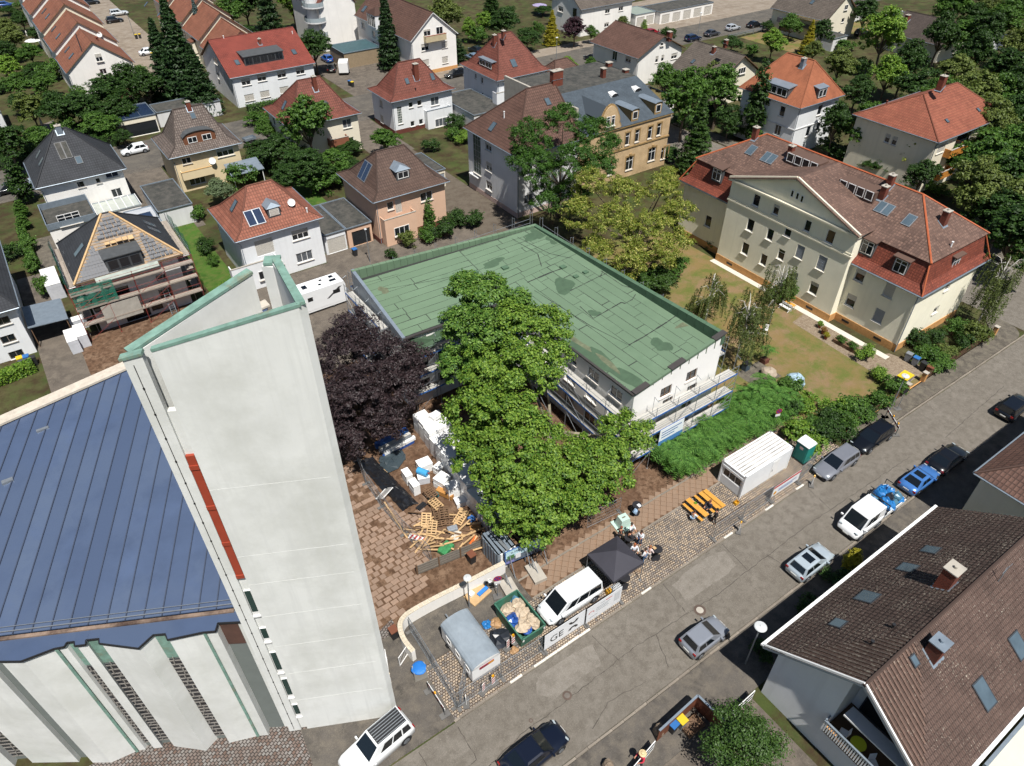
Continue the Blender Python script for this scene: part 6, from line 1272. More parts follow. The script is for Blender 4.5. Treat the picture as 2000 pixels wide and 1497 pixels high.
# ---- generic planting: (kind, picture point of crown, height, radius, leaf, label, group)
GL = [('c1',(352,120),19,5.2,L_FIR,'tallest dark conifer beside the red gabled house'),('c2',(322,135),15,4.2,L_FIR,'dark conifer left of the tallest one'),('c2',(388,165),12,4.2,L_FIR,'broad dark conifer against the white gable wall'),('c1',(392,62),12,2.2,L_BLUE,'slim blue spruce behind the dark conifers'),
 ('c2',(525,35),17,4.2,L_FIR,'dark conifer at the top edge above the red roof'),('b2',(612,95),9,4.0,L_DARK,'dark round tree beside the apartment driveway'),('b1',(445,35),10,4.5,L_MID,'leafy tree at the top edge behind the blue spruce'),('b3',(478,12),10,4.5,L_DARK,'dark leafy tree at the very top edge, left of the long fir'),('b1',(570,10),10,4,L_LIME,'light green tree near the round balconies'),
 ('b1',(22,78),6,3.4,L_OLIVE,'olive garden tree left of the terrace roofs'),('b2',(58,105),5,3.0,L_MID,'garden tree close to the terrace gardens'),('b3',(15,135),6,3.0,L_LIME,'bright lime garden tree at the left edge'),('b2',(42,40),5,3,L_DARK,'dark garden tree at the upper left corner'),('b1',(85,165),5,3,L_MID,'small round tree beside the wooden deck'),('b2',(35,165),5,2.6,L_MID,'garden tree above the flat modern house'),('b3',(10,55),5,3,L_OLIVE,'olive tree touching the left frame edge'),('b1',(75,70),4.5,2.6,L_DARK,'dark shrubby tree beside the terrace wall'),('b2',(8,100),5,2.8,L_DARK,'dark tree at the left edge below the olive trees'),
 ('b2',(115,215),7,4,L_DARK,'dark tree below the wooden deck'),('b1',(165,215),7,4,L_DARK,'dark tree between the deck and the street'),('b3',(215,185),8,4,L_DARK,'dark tree in front of the end terrace gable'),('b2',(255,160),8,4,L_DARK,'dark tree right of the end terrace gable'),('b1',(285,175),7,3.6,L_DARK,'dark tree at the foot of the tall conifers'),('b2',(195,245),5,3.4,L_MID,'green tree behind the white hatchback'),('b3',(60,215),7,3,L_OLIVE,'olive tree behind the anthracite roof'),('b1',(70,275),5,3,L_MID,'bushy tree left of the anthracite roof'),('b3',(15,285),8,3.2,L_DARK,'dark loose tree at the left edge beside the street'),('b2',(230,215),6,3.4,L_DARK,'dark bush mass beside the solar garage'),('k1',(30,345),7,1.6,L_DARK,'slim dark tree at the left kerb'),
 ('b1',(600,245),11,4.3,L_MID,'tall leafy tree hiding the cream house front'),('b2',(545,295),6,3.4,L_DARK,'dark tree left below the tall leafy one'),('b3',(600,330),6.5,3.6,L_DARK,'dark tree right behind the terracotta roof'),('b1',(655,320),5,3.0,L_MID,'green bush tree left of the brown hip roof'),('b2',(520,255),4.5,2.2,L_MID,'narrow green tree by the small trailer'),('b3',(565,350),5,3,L_DARK,'dark bush behind the zinc dormer roof'),('b2',(505,295),4,2.2,L_DARK,'dark bush beside the satellite garden'),
 ('b1',(752,275),4.5,2.8,L_MID,'round tree below the glass block strip'),('s1',(842,285),2.2,1.6,L_DARK,'shrub at the foot of the white house steps'),('s2',(885,262),2.4,1.8,L_MID,'shrub right of the square bay'),('s1',(905,270),2.2,1.6,L_LIME,'light shrub beside the flat garage'),('s1',(890,240),2.6,2.0,L_DARK,'dark shrub under the flat garage wall'),
 ('c1',(757,70),16,3.4,L_FIR,'tall fir in front of the white apartment house'),('b2',(870,28),9,4.4,L_OLIVE,'speckled olive tree behind the apartment house'),('b1',(915,55),5.5,1.9,L_LIME,'small lime street tree by the parked cars'),('b3',(945,45),6,2.4,L_LIME,'yellow-green loose tree right of the street tree'),('k1',(893,95),5,1.9,L_FIR,'dark cone-shaped shrub at the apartment corner'),('b2',(985,45),8,4,L_DARK,'dark tree left of the golden conifer'),('b1',(1030,75),5,3.2,L_DARK,'dark bush below the golden conifer'),('c1',(960,15),10,3.5,L_DARK,'dark conifer at the top edge right of the speckled tree'),('c2',(1078,60),7.5,2.4,L_GOLD,'golden yellow conifer left of the purple tree'),('b2',(1122,58),6.5,3.0,L_PURPLE,'round purple-leaved tree beside the golden conifer'),('b1',(1155,65),4,1.8,L_MID,'green bush right of the purple tree'),('b2',(1110,128),4,2.2,L_LIME,'lime bush behind the flat villa roof'),('b1',(1155,128),4,1.6,L_MID,'green bush at the white house corner'),('b3',(1215,42),3,1.8,L_OLIVE,'olive bush in front of the garages'),('k1',(1258,50),3.5,.9,L_LIME,'slim light conifer by the red parked car'),
 ('b1',(1340,195),12,4.2,L_MID,'large tree right of the ochre villa'),('b3',(1405,180),11,4.0,L_MID,'second large tree behind the villa garden'),('c2',(1362,275),12,3.4,L_YEW,'dark yew-like conifer in front of the villa garden'),('b2',(1300,160),8,3,L_MID,'tree close to the slate roof corner'),('k1',(1485,185),14,1.9,L_DARK,'slim dark columnar tree beside the orange roof'),('b2',(1425,235),6,2.6,L_DARK,'dark tree behind the cream building chimney'),('b1',(1390,150),7,2.8,L_OLIVE,'olive tree over the low grey roof'),
 ('b1',(1510,85),7,3,L_LIME,'lime tree above the orange roof'),('c2',(1580,78),7,2.2,L_GOLD,'golden conifer behind the orange roof'),('b2',(1545,50),6,3,L_MID,'green tree left of the golden one at top right'),('b3',(1605,65),7,2.6,L_DARK,'dark tree against the white gable at top right'),('b1',(1640,130),8,3.6,L_OLIVE,'olive tree right of the orange roof'),('b2',(1590,100),5,2.4,L_OLIVE,'olive bush at the orange roof ridge'),('b1',(1728,70),13,5,L_LIME,'big light green tree left of the dark brown roof'),('b3',(1690,30),9,3.5,L_DARK,'dark tree at the top edge by the gable'),('b2',(1735,150),9,3.6,L_LIME,'lime tree behind the red hip roof'),('b1',(1675,180),7,3.4,L_DARK,'dark tree left of the red hip roof'),
 ('b1',(1632,245),9,2.8,L_DARK,'loose tree between the orange and red roofs'),('b3',(1680,265),8,2.6,L_MID,'thin tree at the red house corner'),('b2',(1600,235),6,2.4,L_DARK,'dark tree behind the cream building ridge'),('b1',(1785,285),9,3.2,L_AILP,'pale blossoming tree in front of the red hip roof'),('b2',(1850,310),6,2.8,L_MID,'green tree below the orange loggia'),('b3',(1905,300),7,2.8,L_OLIVE,'olive tree right of the loggia'),('b1',(1800,345),6,2.6,L_DARK,'dark tree behind the mansard roof'),
 ('s1',(1402,478),1.9,1.5,L_OLIVE,'round shrub at the left wing of the cream building'),('b2',(1285,545),4.2,2.4,L_YEW,'dense dark thuja beside the green roof'),('b1',(1255,560),3.6,2.0,L_YEW,'second thuja nearer the pale flowering tree'),('b3',(1320,520),3.2,1.6,L_MID,'green bush between thuja and lawn'),('s1',(1530,572),2.8,1.9,L_MID,'round bright bush in front of the pediment facade'),
 ('s2',(833,462),2.2,1.5,L_MID,'round clipped bush beside the pink bay'),('s1',(865,448),2.6,2.0,L_DARK,'rose bush right of the pink house'),('s2',(893,425),2.4,1.8,L_DARK,'dark shrub at the alley behind the pink house'),('s1',(922,430),2.4,1.7,L_DARK,'shrub at the end of the alley planting'),('s2',(765,498),1.4,.9,L_DARK,'small round box bush by the garage drive'),('s1',(797,468),2.2,1.4,L_OLIVE,'loose bush in front of the pink bay window'),('k1',(838,415),5.2,.8,L_MID,'climbing plant on the pink wall'),
 ('s1',(400,482),2.0,1.4,L_DARK,'dark garden bush left of the white house'),('s2',(388,415),2.2,1.5,L_MID,'bush behind the carport'),('b2',(428,372),4.0,2.2,L_SILVER,'silver-green tree in front of the beige house'),('s1',(440,560),1.2,.7,L_LIME,'lime bush beside the tower top'),('s1',(415,510),1.4,.9,L_MID,'small bush on the left lawn'),
 ('s1',(50,480),2.4,1.5,L_MID,'round bush left of the scaffolded house'),('s2',(60,520),2.2,1.3,L_MID,'bush by the dark net fence'),('s1',(20,495),2.2,1.4,L_DARK,'dark bush at the left edge of the back garden'),('k1',(38,405),2.6,.9,L_MID,'clipped hedge bush at the front path'),('k1',(42,430),2.4,.9,L_MID,'second clipped hedge bush at the front path'),('s2',(88,560),3.0,1.2,L_MID,'leafy bush by the white stacked panels'),('s1',(130,545),2.4,1.1,L_DARK,'dark shrub under the green net'),
 ('y1',(1455,1455),4.6,2.7,L_YEW,'large clipped yew beside the gable at the bottom'),('k1',(1668,1092),2.6,.7,L_GOLD,'yellowish shrub behind the near house eaves'),('s1',(1640,1130),1.4,1.2,L_DARK,'shaded shrub in the near front garden'),('s2',(1575,1190),1.4,1.2,L_DARK,'dark shrub in the narrow shaded strip'),('s1',(1490,1270),1.2,.9,L_DARK,'shrub at the foot of the street lamp'),
 ('s1',(1690,690),1.8,1.1,L_LIME,'light shrub by the gravel path'),('s2',(1718,730),1.6,1.1,L_LIME,'pale leafy shrub near the yellow container'),('s1',(1748,755),1.8,1.3,L_MID,'bush behind the picket fence by the container')]
for g in GL: plant(*g)
for i,t in enumerate([(1770,130),(1800,175),(1830,210),(1870,150),(1905,110),(1930,70),(1965,40),(1990,90),(1960,140),(1985,180),(1940,190),(1905,200),(1975,240),(1995,290),(1960,300),(1935,250),(1985,350),(1955,360),(1925,330),(1990,410),(1960,430),(1900,40),(1865,15),(1930,15),(1980,5),(1840,70),(1880,75),(1905,375),(1880,250),(1985,465)]):
 plant(('b1','b2','b3')[i % 3],t,U(8,11.5),U(3.4,4.8),(L_DARK,L_DARK,L_MID,L_OLIVE)[i % 4],'dark leafy tree in the dense wood along the right edge',group='trees in the wood along the right edge')
for i,t in enumerate([(1535,755),(1545,800),(1575,790),(1590,835),(1612,815),(1635,795),(1650,820),(1610,850),(1585,870),(1668,800),(1690,805),(1560,845),(1715,780),(1630,840)]):
 plant('s1' if i % 2 else 's2',t,U(1.5,2.6),U(1.2,1.8),(L_MID,L_DARK,L_LIME)[i % 3],'garden shrub in the bed behind the brown picket fence',group='shrubs behind the picket fence')
for i,t in enumerate([(1805,690),(1830,660),(1855,690),(1835,710),(1880,670),(1905,655),(1865,640),(1790,665)]):
 plant('s1' if i % 2 else 's2',t,U(1.6,2.8),U(1.2,1.7),(L_MID,L_DARK,L_OLIVE)[i % 3],'shrub between the cream corner and the picket fence',group='shrubs at the cream building corner')
for i,t in enumerate([(1370,110),(1300,70),(1430,85),(1470,100),(1530,30),(240,268),(205,262),(170,245),(180,280),(100,300),(640,345),(690,330),(560,270),(625,285),(680,285),(505,235),(1645,300),(1715,320),(470,345),(500,320),(780,330),(1590,40),(1000,20),(40,200),(100,140),(10,170),(55,150),(130,250),(90,190),(1060,20),(150,190),(185,225),(250,205),(270,145),(310,195),(15,20),(40,10),(30,110),(70,130),(100,270),(60,300),(590,285),(620,355),(545,330),(575,310),(650,350),(520,300),(1400,215),(1440,255),(1330,235),(1370,220),(1440,150),(1620,290),(1560,30),(1650,90),(1680,130),(1760,60),(1700,220),(1620,170),(1720,270),(1830,370),(1870,290),(1500,50),(1480,270),(1310,300),(1340,320),(930,70),(1000,90),(960,100),(1050,60),(480,60),(540,90),(500,110)]):
 plant(('s1','s2','b2')[i % 3],t,U(1.8,4.2),U(1.6,2.8),(L_MID,L_DARK,L_DARK)[i % 3],'low bush in the gardens between the houses',group='bushes in the back gardens')
# hedges: clipped rows
def hedge(label,p,q,w,h,m,n=2500):
 p,q = Vector((*p,0)),Vector((*q,0)); o = thing('hedge',label,'hedge',p); L_ = (q - p).length; d = (q - p).normalized(); s = Vector((-d.y,d.x,0)); C,N_ = [],[]
 for k in range(n):
  a = U(0,L_); f = rnd.random()
  if f < .5: c = d * a + s * U(-w / 2,w / 2) + Vector((0,0,h + U(-.12,.06))); nn = Vector((0,0,1))
  else: g = 1 if rnd.random() < .5 else -1; c = d * a + s * g * (w / 2 + U(-.1,.05)) + Vector((0,0,U(.05,h))); nn = s * g + Vector((0,0,.3))
  C.append(tuple(c)); N_.append(tuple(nn))
 link('foliage',leaves('foliage',C,N_,.12,m),o); MB().obox(d * L_ / 2 + Vector((0,0,h * .46)),d * (L_ / 2 - .15),s * (w / 2 - .12),Vector((0,0,h * .42))).build('core',mat('hedge_core','#26331a',var=.3,scale=4),o)
a,b = at((0,752),0),at((72,722),0); hedge('bright clipped hedge at the left edge above the church roof',(a.x - 1,a.y),(b.x,b.y),1.2,1.2,L_LIME,1800)
a,b = at((200,285),0),at((245,275),0); hedge('dark hedge along the back street behind the white hatchback',(-6,134.6),(13,134.8),2.2,2.0,L_DARK,3000)
hedge('low hedge in front of the long white house',(36,136.5),(52,136.5),1.6,1.3,L_MID,2600); hedge('hedge along the front path at the left edge',(-4.6,97.5),(-4.6,108),1.0,1.4,L_MID,1800)
# sumac thicket by the street scaffold
def sumac_mesh(seed):
 rr = random.Random(seed); C,N_,mb = [],[],MB()
 V,F = [],[]
 for f in range(11):
  a = 2 * math.pi * f / 11 + rr.uniform(-.2,.2); L_ = rr.uniform(.7,1.25); lift = rr.uniform(-.1,.6)
  for k in range(7):
   t = .2 + .8 * k / 7; x = L_ * t; z = lift * t - .5 * t * t * L_
   for s in (-1,1):
    l = .3 * (1 - abs(t - .5)) ; dx,dy = math.cos(a),math.sin(a); c = Vector((x * dx,x * dy,z)); side = Vector((-dy * s,dx * s,-.25)); fw = Vector((dx,dy,0)); tip = c + side * l + fw * l * .35
    i = len(V); V += [c - fw * .035,c + fw * .05,tip]; F.append((i,i + 1,i + 2))
 me = bpy.data.meshes.new('foliage'); me.from_pydata([tuple(v) for v in V],[],F); me.materials.append(L_SUMAC); return me
SM = [sumac_mesh(i) for i in range(3)]; STK = MB().cyl((0,0,-2.6),(0,0,0),.03,5).data('stem',BARK); n = 0
for i in range(24):
 for j in range(7):
  u,v = 35.8 + i * .65 + U(-.28,.28),25.5 + j * .6 + U(-.28,.28)
  lim = 28.6 + (.6 if u > 44.8 else 0)
  if v > lim or v < 25.7 - (u - 36) * .0 or rnd.random() < .12: continue
  h = 1.3 + .9 * math.sin(min(1,(v - 25.5) / 1.2) * 1.57) + U(-.5,.45); o = thing('sumac_shrub','green sumac shrub with feathery leaf rosettes in the thicket below the scaffold','shrub',(u,v,0),U(0,6.28),'sumac shrubs below the street scaffold')
  for k in range(1): f = link('foliage',rnd.choice(SM),o,(0,0,h),U(0,6.28),U(.85,1.5))
  f2 = link('foliage',rnd.choice(SM),o,(U(-.15,.15),U(-.15,.15),h * .7),U(0,6.28),U(1.0,1.3)); link('stem',STK,o,(0,0,h),0,(1,1,h / 2.6)); n += 1
# little palm, flower beds
pm_ = thing('potted_palm','small potted palm on the lawn below the birch','palm',at((1492,708),0)); MB().box(-.35,.35,-.35,.35,0,.5).build('pot',mat('pot_brown','#6a3e33',var=.1),pm_); MB().cyl((0,0,.4),(0,0,1.6),.09,7).build('trunk',BARK,pm_); me = sumac_mesh(21); o = link('crown',me,pm_,(0,0,1.65),0,1.1); o2 = link('crown',me,pm_,(0,0,1.75),.4,.8)
for k,t in enumerate([(1552,665),(1575,672)]):
 p = at((1640 + k * 22,672 + k * 12),0); b = thing('planter',['left of two wooden planters with leafy plants by the gravel path','right of two wooden planters with leafy plants by the gravel path'][k],'planter',(p.x,p.y,0)); MB().box(-.35,.35,-.7,.7,0,.4).build('box',M_WOODD,b); f = link('foliage',PRO['s1'][0],b,(0,0,.3),0,(.35,.55,.35)); f.material_slots[0].link = 'OBJECT'; f.material_slots[0].material = L_MID
for k,t in enumerate([(1600,640),(1607,652),(1612,662)]):
 p = at(t,0); b = thing('flower_pot',['potted flowers nearest the cream facade','middle pot of flowers by the gravel path','pot of flowers closest to the planters'][k],'plant',(p.x,p.y,0)); MB().lathe([(.16,0),(.22,.35)],10).build('pot',mat('pot_terracotta','#a35a3c',var=.1),b); f = link('foliage',PRO['s2'][0],b,(0,0,.3),0,.35); f.material_slots[0].link = 'OBJECT'; f.material_slots[0].material = (L_LIME,leafmat('petals','#b5483c','#7a8a3a'),L_GOLD)[k]
# ---------------------------------------------------------------- vehicles
M_CARGLASS = mat('car_glass','#10161b',rough=.04,var=0,k=1,spec=.9); M_TYRE = mat('tyre','#17171a',rough=.9,var=.1); M_RIM = mat('alloy_rim','#9da1a6',rough=.35,metal=.7,var=.1)
M_HEAD = mat('headlamp','#a9b3b8',rough=.1,var=.1,k=.8); M_TAIL = mat('tail_lamp','#8e1c1c',rough=.2,var=0); M_PLATE = mat('plate_white','#e6e6e0',var=0); M_TRIM = mat('car_trim','#26282b',rough=.6,var=.1)
def paint(h,metal=.25): return mat('paint' + h,h,rough=.28,metal=metal,var=.03,k=.85,coat=.7)
_wh = {}
def wheel_mesh(r,w):
 if (r,w) in _wh: return _wh[(r,w)]
 t = MB().cyl((0,-w / 2,0),(0,w / 2,0),r,16).data('wheel',M_TYRE); m = MB()
 for s in (-1,1): m.cyl((0,s * (w / 2),0),(0,s * (w / 2 + .015),0),r * .66,12)
 for k in range(5): a = 2 * math.pi * k / 5; m.bar((0,w / 2 + .02,0),(r * .6 * math.cos(a),w / 2 + .02,r * .6 * math.sin(a)),.06,.02,up=(0,1,0))
 _wh[(r,w)] = (t,m.data('rim',M_RIM)); return _wh[(r,w)]
STY = {  # rear and front of the glass house at belt and roof, as shares of the length; body top heights as shares of the height
 'hatch': dict(b=(.03,.74),r=(.12,.50),top=[(0,.48,.80),(.025,.60,.91),(.12,.62,.98),(.4,.61,1),(.68,.60,1),(.76,.58,.99),(.9,.51,.95),(.975,.43,.85),(1,.33,.74)]),
 'wagon': dict(b=(.025,.72),r=(.07,.52),top=[(0,.48,.80),(.02,.60,.91),(.12,.61,.98),(.4,.60,1),(.66,.59,1),(.75,.57,.99),(.9,.50,.95),(.975,.42,.85),(1,.32,.74)]),
 'sedan': dict(b=(.12,.72),r=(.27,.54),top=[(0,.48,.78),(.02,.60,.90),(.14,.64,.97),(.35,.62,1),(.68,.60,1),(.76,.57,.99),(.9,.50,.95),(.975,.42,.85),(1,.32,.74)]),
 'suv': dict(b=(.02,.72),r=(.06,.54),top=[(0,.46,.84),(.02,.58,.94),(.12,.60,.99),(.4,.60,1),(.68,.60,1),(.76,.585,.99),(.92,.54,.96),(.98,.46,.88),(1,.36,.8)]),
 'van': dict(b=(.012,.86),r=(.03,.66),top=[(0,.48,.90),(.012,.54,.97),(.12,.55,1),(.5,.55,1),(.78,.54,1),(.86,.50,.98),(.94,.43,.93),(.985,.36,.84),(1,.28,.74)])}
def car(label,t,style,col,L=4.4,W=1.8,H=1.47,head=0,group=None,pos=None,metal=.25,roofc=None,cat='car',name='parked_car',sunroof=False,rack=False,z=0,panel=False,rzd=None):
 """car heading along +X of its own frame; head in degrees"""
 p = at(t,H * .5) if pos is None else Vector((*pos,0)); o = thing(name,label,cat,(p.x,p.y,z + .012),R(head if rzd is None else rzd),group); S = STY[style]; pm = paint(col,metal); w0 = W / 2; zl = .2 if style not in ('suv','van') else .27; X = lambda f: (f - .5) * L
 rings = []
 for f,zt,wf in S['top']:
  w,zz,x = w0 * wf,zt * H,X(f); lo = zl + (.12 if f < .02 or f > .98 else 0); rings.append([(x,-w * .86,lo),(x,-w,lo + .14),(x,-w,zz - .14),(x,-w * .93,zz - .03),(x,-w * .45,zz + .015),(x,w * .45,zz + .015),(x,w * .93,zz - .03),(x,w,zz - .14),(x,w,lo + .14),(x,w * .86,lo)])
 mb = MB(); vs = [q for r in rings for q in r]; n = 10; fs = []
 for i in range(len(rings) - 1):
  for k in range(n): a,b = i * n + k,i * n + (k + 1) % n; fs.append((a,b,b + n,a + n))
 fs.append(tuple(range(n))[::-1]); fs.append(tuple(range((len(rings) - 1) * n,len(rings) * n))); mb.mesh(vs,fs); mb.build('body',pm,o,True)
 def ztop(f):
  q = S['top']
  for a,b in zip(q[:-1],q[1:]):
   if a[0] <= f <= b[0]: return (a[1] + (b[1] - a[1]) * (f - a[0]) / (b[0] - a[0])) * H
  return q[-1][1] * H
 b0,b1 = S['b']; r0,r1 = S['r']; yb,yr = w0 * .93,w0 * (.74 if style != 'van' else .84); zb0,zb1,zr = ztop(b0) - .04,ztop(b1) - .03,H
 A = [Vector((X(b0),-yb,zb0)),Vector((X(b1),-yb * .95,zb1)),Vector((X(b1),yb * .95,zb1)),Vector((X(b0),yb,zb0))]; T = [Vector((X(r0),-yr,zr - .05)),Vector((X(r1),-yr,zr - .04)),Vector((X(r1),yr,zr - .04)),Vector((X(r0),yr,zr - .05))]
 mb = MB()
 for i in range(4): j = (i + 1) % 4; mb.face([A[i],A[j],T[j],T[i]])
 m0,m1 = (T[0] + T[3]) / 2 + Vector((.05,0,.05)),(T[1] + T[2]) / 2 + Vector((-.05,0,.05)); mid = lambda a,b,f: a.lerp(b,f)
 inn = [Vector((t_.x + (.12 if i in (0,3) else -.12),t_.y * .82,zr)) for i,t_ in enumerate(T)]
 for i in range(4): j = (i + 1) % 4; mb.face([T[i],T[j],inn[j],inn[i]])
 mb.face(inn); mb.build('cabin',paint(roofc,metal) if roofc else pm,o)
 def pane(name_,q,a,b,c,d,off=.012):
  # sub-rectangle of a quad (p00, p10, p11, p01)
  p00,p10,p11,p01 = q; nrm = (p10 - p00).cross(p01 - p00).normalized() * off; B_ = lambda u,v: (p00.lerp(p10,u)).lerp(p01.lerp(p11,u),v) + nrm; MB().face([B_(a,c),B_(b,c),B_(b,d),B_(a,d)]).build(name_,M_CARGLASS,o)
 pane('windscreen',(A[1],A[2],T[2],T[1]),.06,.94,.06,.93); pane('rear_window',(A[3],A[0],T[0],T[3]),.1,.9,.22 if style in ('hatch','wagon','suv','van') else .1,.92)
 cuts = {'hatch': [(.06,.4),(.43,.74)],'wagon': [(.05,.24),(.27,.49),(.52,.78)],'sedan': [(.16,.44),(.47,.78)],'suv': [(.05,.24),(.27,.49),(.52,.78)],'van': [(.04,.34),(.36,.62),(.66,.86)]}[style]
 for a,b in cuts:
  if panel and b < .6: continue
  pane('side_window',(A[0],A[1],T[1],T[0]),a,b,.18,.88); pane('side_window',(A[2],A[3],T[3],T[2]),1 - b,1 - a,.18,.88)
 wr = .32 if style not in ('suv','van') else .36; tm,rm = wheel_mesh(wr,.21)
 for f in (.17,.81):
  for s in (-1,1):
   MB().cyl((X(f),s * (w0 - .14),wr + .02),(X(f),s * (w0 + .004),wr + .02),wr + .06,14).build('wheel_arch',M_TRIM,o); wl = link('wheel',tm,o,(X(f),s * (w0 - .095),wr),0 if s > 0 else math.pi); link('rim',rm,wl)
 for s in (-1,1):
  MB().obox((X(.955),s * w0 * .72,H * .44),(.05,-.04 * s,0),(.02 * s,.13,0),(0,0,.035)).build('headlight',M_HEAD,o); MB().obox((X(.012),s * w0 * .78,H * .52),(.04,0,0),(0,.12,0),(0,0,.09)).build('tail_light',M_TAIL,o); MB().obox((X(b1 - .06),s * (w0 + .09),H * .6),(.06,0,0),(0,.1,0),(0,0,.06)).build('mirror',pm,o)
 MB().obox((X(.992),0,.42),(.03,0,0),(0,w0 * .8,0),(0,0,.1)).build('grille',M_TRIM,o); MB().box(X(1) - .0,X(1) + .02,-.26,.26,.42,.53).build('number_plate',M_PLATE,o); MB().box(X(0) - .03,X(0) + .01,-.26,.26,.55,.66).build('number_plate',M_PLATE,o)
 if sunroof: MB().box(X(r1) - .95,X(r1) - .3,-.42,.42,zr + .003,zr + .012).build('sunroof',M_CARGLASS,o)
 if rack:
  MB().box(X(r0) + .1,X(r1) - .05,-yr * .86,yr * .86,zr + .06,zr + .1).build('roof_rack',M_DARK,o)
  for k in range(7): y = -yr * .8 + k * yr * .265; MB().box(X(r0) + .12,X(r1) - .08,y - .02,y + .02,zr + .1,zr + .13).build('rack_slat',M_STEEL,o)
 return o
NU,PU = 180,0     # headings along the street
car('white off-road car with black slatted roof rack at the bottom edge',(735,1452),'suv','#eceeee',4.75,1.88,1.9,188,rack=True,metal=0)
car('dark blue car nearest the bottom edge, facing right',(1044,1466),'sedan','#141b2c',4.6,1.8,1.42,2)
car('small silver grey hatchback parked opposite the round manhole cover',(1377,1240),'hatch','#9297a0',3.65,1.72,1.55,0)
car('pale silver hatchback with dark sunroof behind the flatbed truck',(1584,1094),'hatch','#b9c6cf',4.1,1.76,1.5,0,sunroof=True)
car('blue coupe squeezed behind the flatbed truck',(1797,933),'sedan','#4a7fc4',4.2,1.74,1.36,0,sunroof=True)
car('black sedan at the head of the parked row in the house shadow',(1852,893),'sedan','#15171c',4.6,1.8,1.42,0)
car('grey estate car parked at the site fence, facing the camera',(1634,902),'wagon','#84878f',4.75,1.8,1.48,180)
car('black estate car parked behind the grey one at the barrier',(1704,852),'wagon','#0f1218',4.7,1.85,1.5,180)
car('dark car cut by the right edge of the street',(1983,792),'suv','#12161d',4.4,1.82,1.6,0)
car('white passenger van parked on the cobbles beside the black tent',(1113,1166),'van','#eef1f2',4.95,1.92,1.92,180,cat='van',name='parked_van',metal=0)
car('white hatchback parked in the back street by the beige house',(262,291),'hatch','#eceff1',4.25,1.78,1.47,180,metal=0)
car('magenta red small car in the back street',(516,229),'hatch','#b8274a',3.9,1.7,1.5,180); car('black estate car beside the plinth of the white apartment house',(889,143),'wagon','#15181b',4.6,1.78,1.46,180)
car('black car coupled to the white box trailer',(648,131),'hatch','#14161a',4.4,1.8,1.5,62); car('small bright blue car under the dark round tree',(638,113),'hatch','#2a5fae',3.8,1.7,1.5,90)
car('silver blue car by the lime street tree',(922,110),'hatch','#8196ab',4.2,1.76,1.48,90); car('dark car behind the silver blue one at the street tree',(928,96),'hatch','#23272d',4.2,1.76,1.48,90)
car('dark blue estate car, first of four at the far kerb',(1354,73),'wagon','#1b2a4b',4.5,1.8,1.5,0); car('dark grey car, second of four at the far kerb',(1391,64),'sedan','#43454c',4.5,1.8,1.42,0); car('pale silver car, third of four at the far kerb',(1432,53),'hatch','#c3c8cd',4.2,1.76,1.48,0); car('black car, last of four at the far kerb',(1474,47),'sedan','#16181b',4.6,1.8,1.42,0)
car('dark car half hidden at the corner of the white gable house',(1156,112),'hatch','#1d2129',4.2,1.78,1.48,90); car('red roofed dark car behind the long brown roof',(1274,62),'hatch','#9c1f2a',4.0,1.76,1.48,0)
car('black estate car at the top of the beige terrace road',(176,3),'wagon','#15181c',4.6,1.8,1.5,0); car('white silver people carrier in the terrace row',(232,24),'suv','#d6dadd',4.5,1.8,1.6,0); car('black hatchback in front of the people carrier',(223,38),'hatch','#171318',4.1,1.76,1.48,0); car('white saloon parked by the yellow bins',(291,100),'sedan','#eceef0',4.5,1.8,1.45,0,metal=0); car('blue car at the top left corner',(12,8),'hatch','#2b4f8c',4.2,1.76,1.48,0)
car('white blue car half behind the anthracite roof',(60,360),'hatch','#aebccb',4.0,1.74,1.48,180); car('dark car at the left edge of the back street',(14,368),'sedan','#1b1f26',4.6,1.8,1.45,180); car('dark car beside the felt-roofed shed at top right',(1684,62),'hatch','#20242c',4.2,1.76,1.48,0)
# flatbed truck loaded with bags
tk = car('white double-cab flatbed truck loaded with blue rubbish bags',(1682,1012),'van','#eff1f2',3.6,2.0,2.15,180,cat='truck',name='flatbed_truck',metal=0,panel=True)
MB().box(-4.6,-1.75,-1.0,1.0,.75,.9).build('bed',M_STEEL,tk)
for y in (-1.02,.98): MB().box(-4.6,-1.78,y,y + .05,.9,1.3).build('side_board',M_WHITE2,tk)
MB().box(-4.64,-4.58,-1.0,1.0,.9,1.3).build('tail_board',M_WHITE2,tk)
MB().bar((-1.8,-1,1.2),(-1.8,-1,2.3),.06).bar((-1.8,1,1.2),(-1.8,1,2.3),.06).bar((-1.8,-1,2.28),(-1.8,1,2.28),.06).bar((-4.6,-1,1.3),(-4.6,-1,1.9),.05).bar((-4.6,1,1.3),(-4.6,1,1.9),.05).bar((-4.6,-1,1.9),(-4.6,1,1.9),.05).build('load_frame',M_TRIM,tk)
for s in (-1,1): w_ = link('wheel',wheel_mesh(.36,.21)[0],tk,(-3.6,s * .86,.36)); link('rim',wheel_mesh(.36,.21)[1],w_,(0,0,0),0 if s > 0 else math.pi)
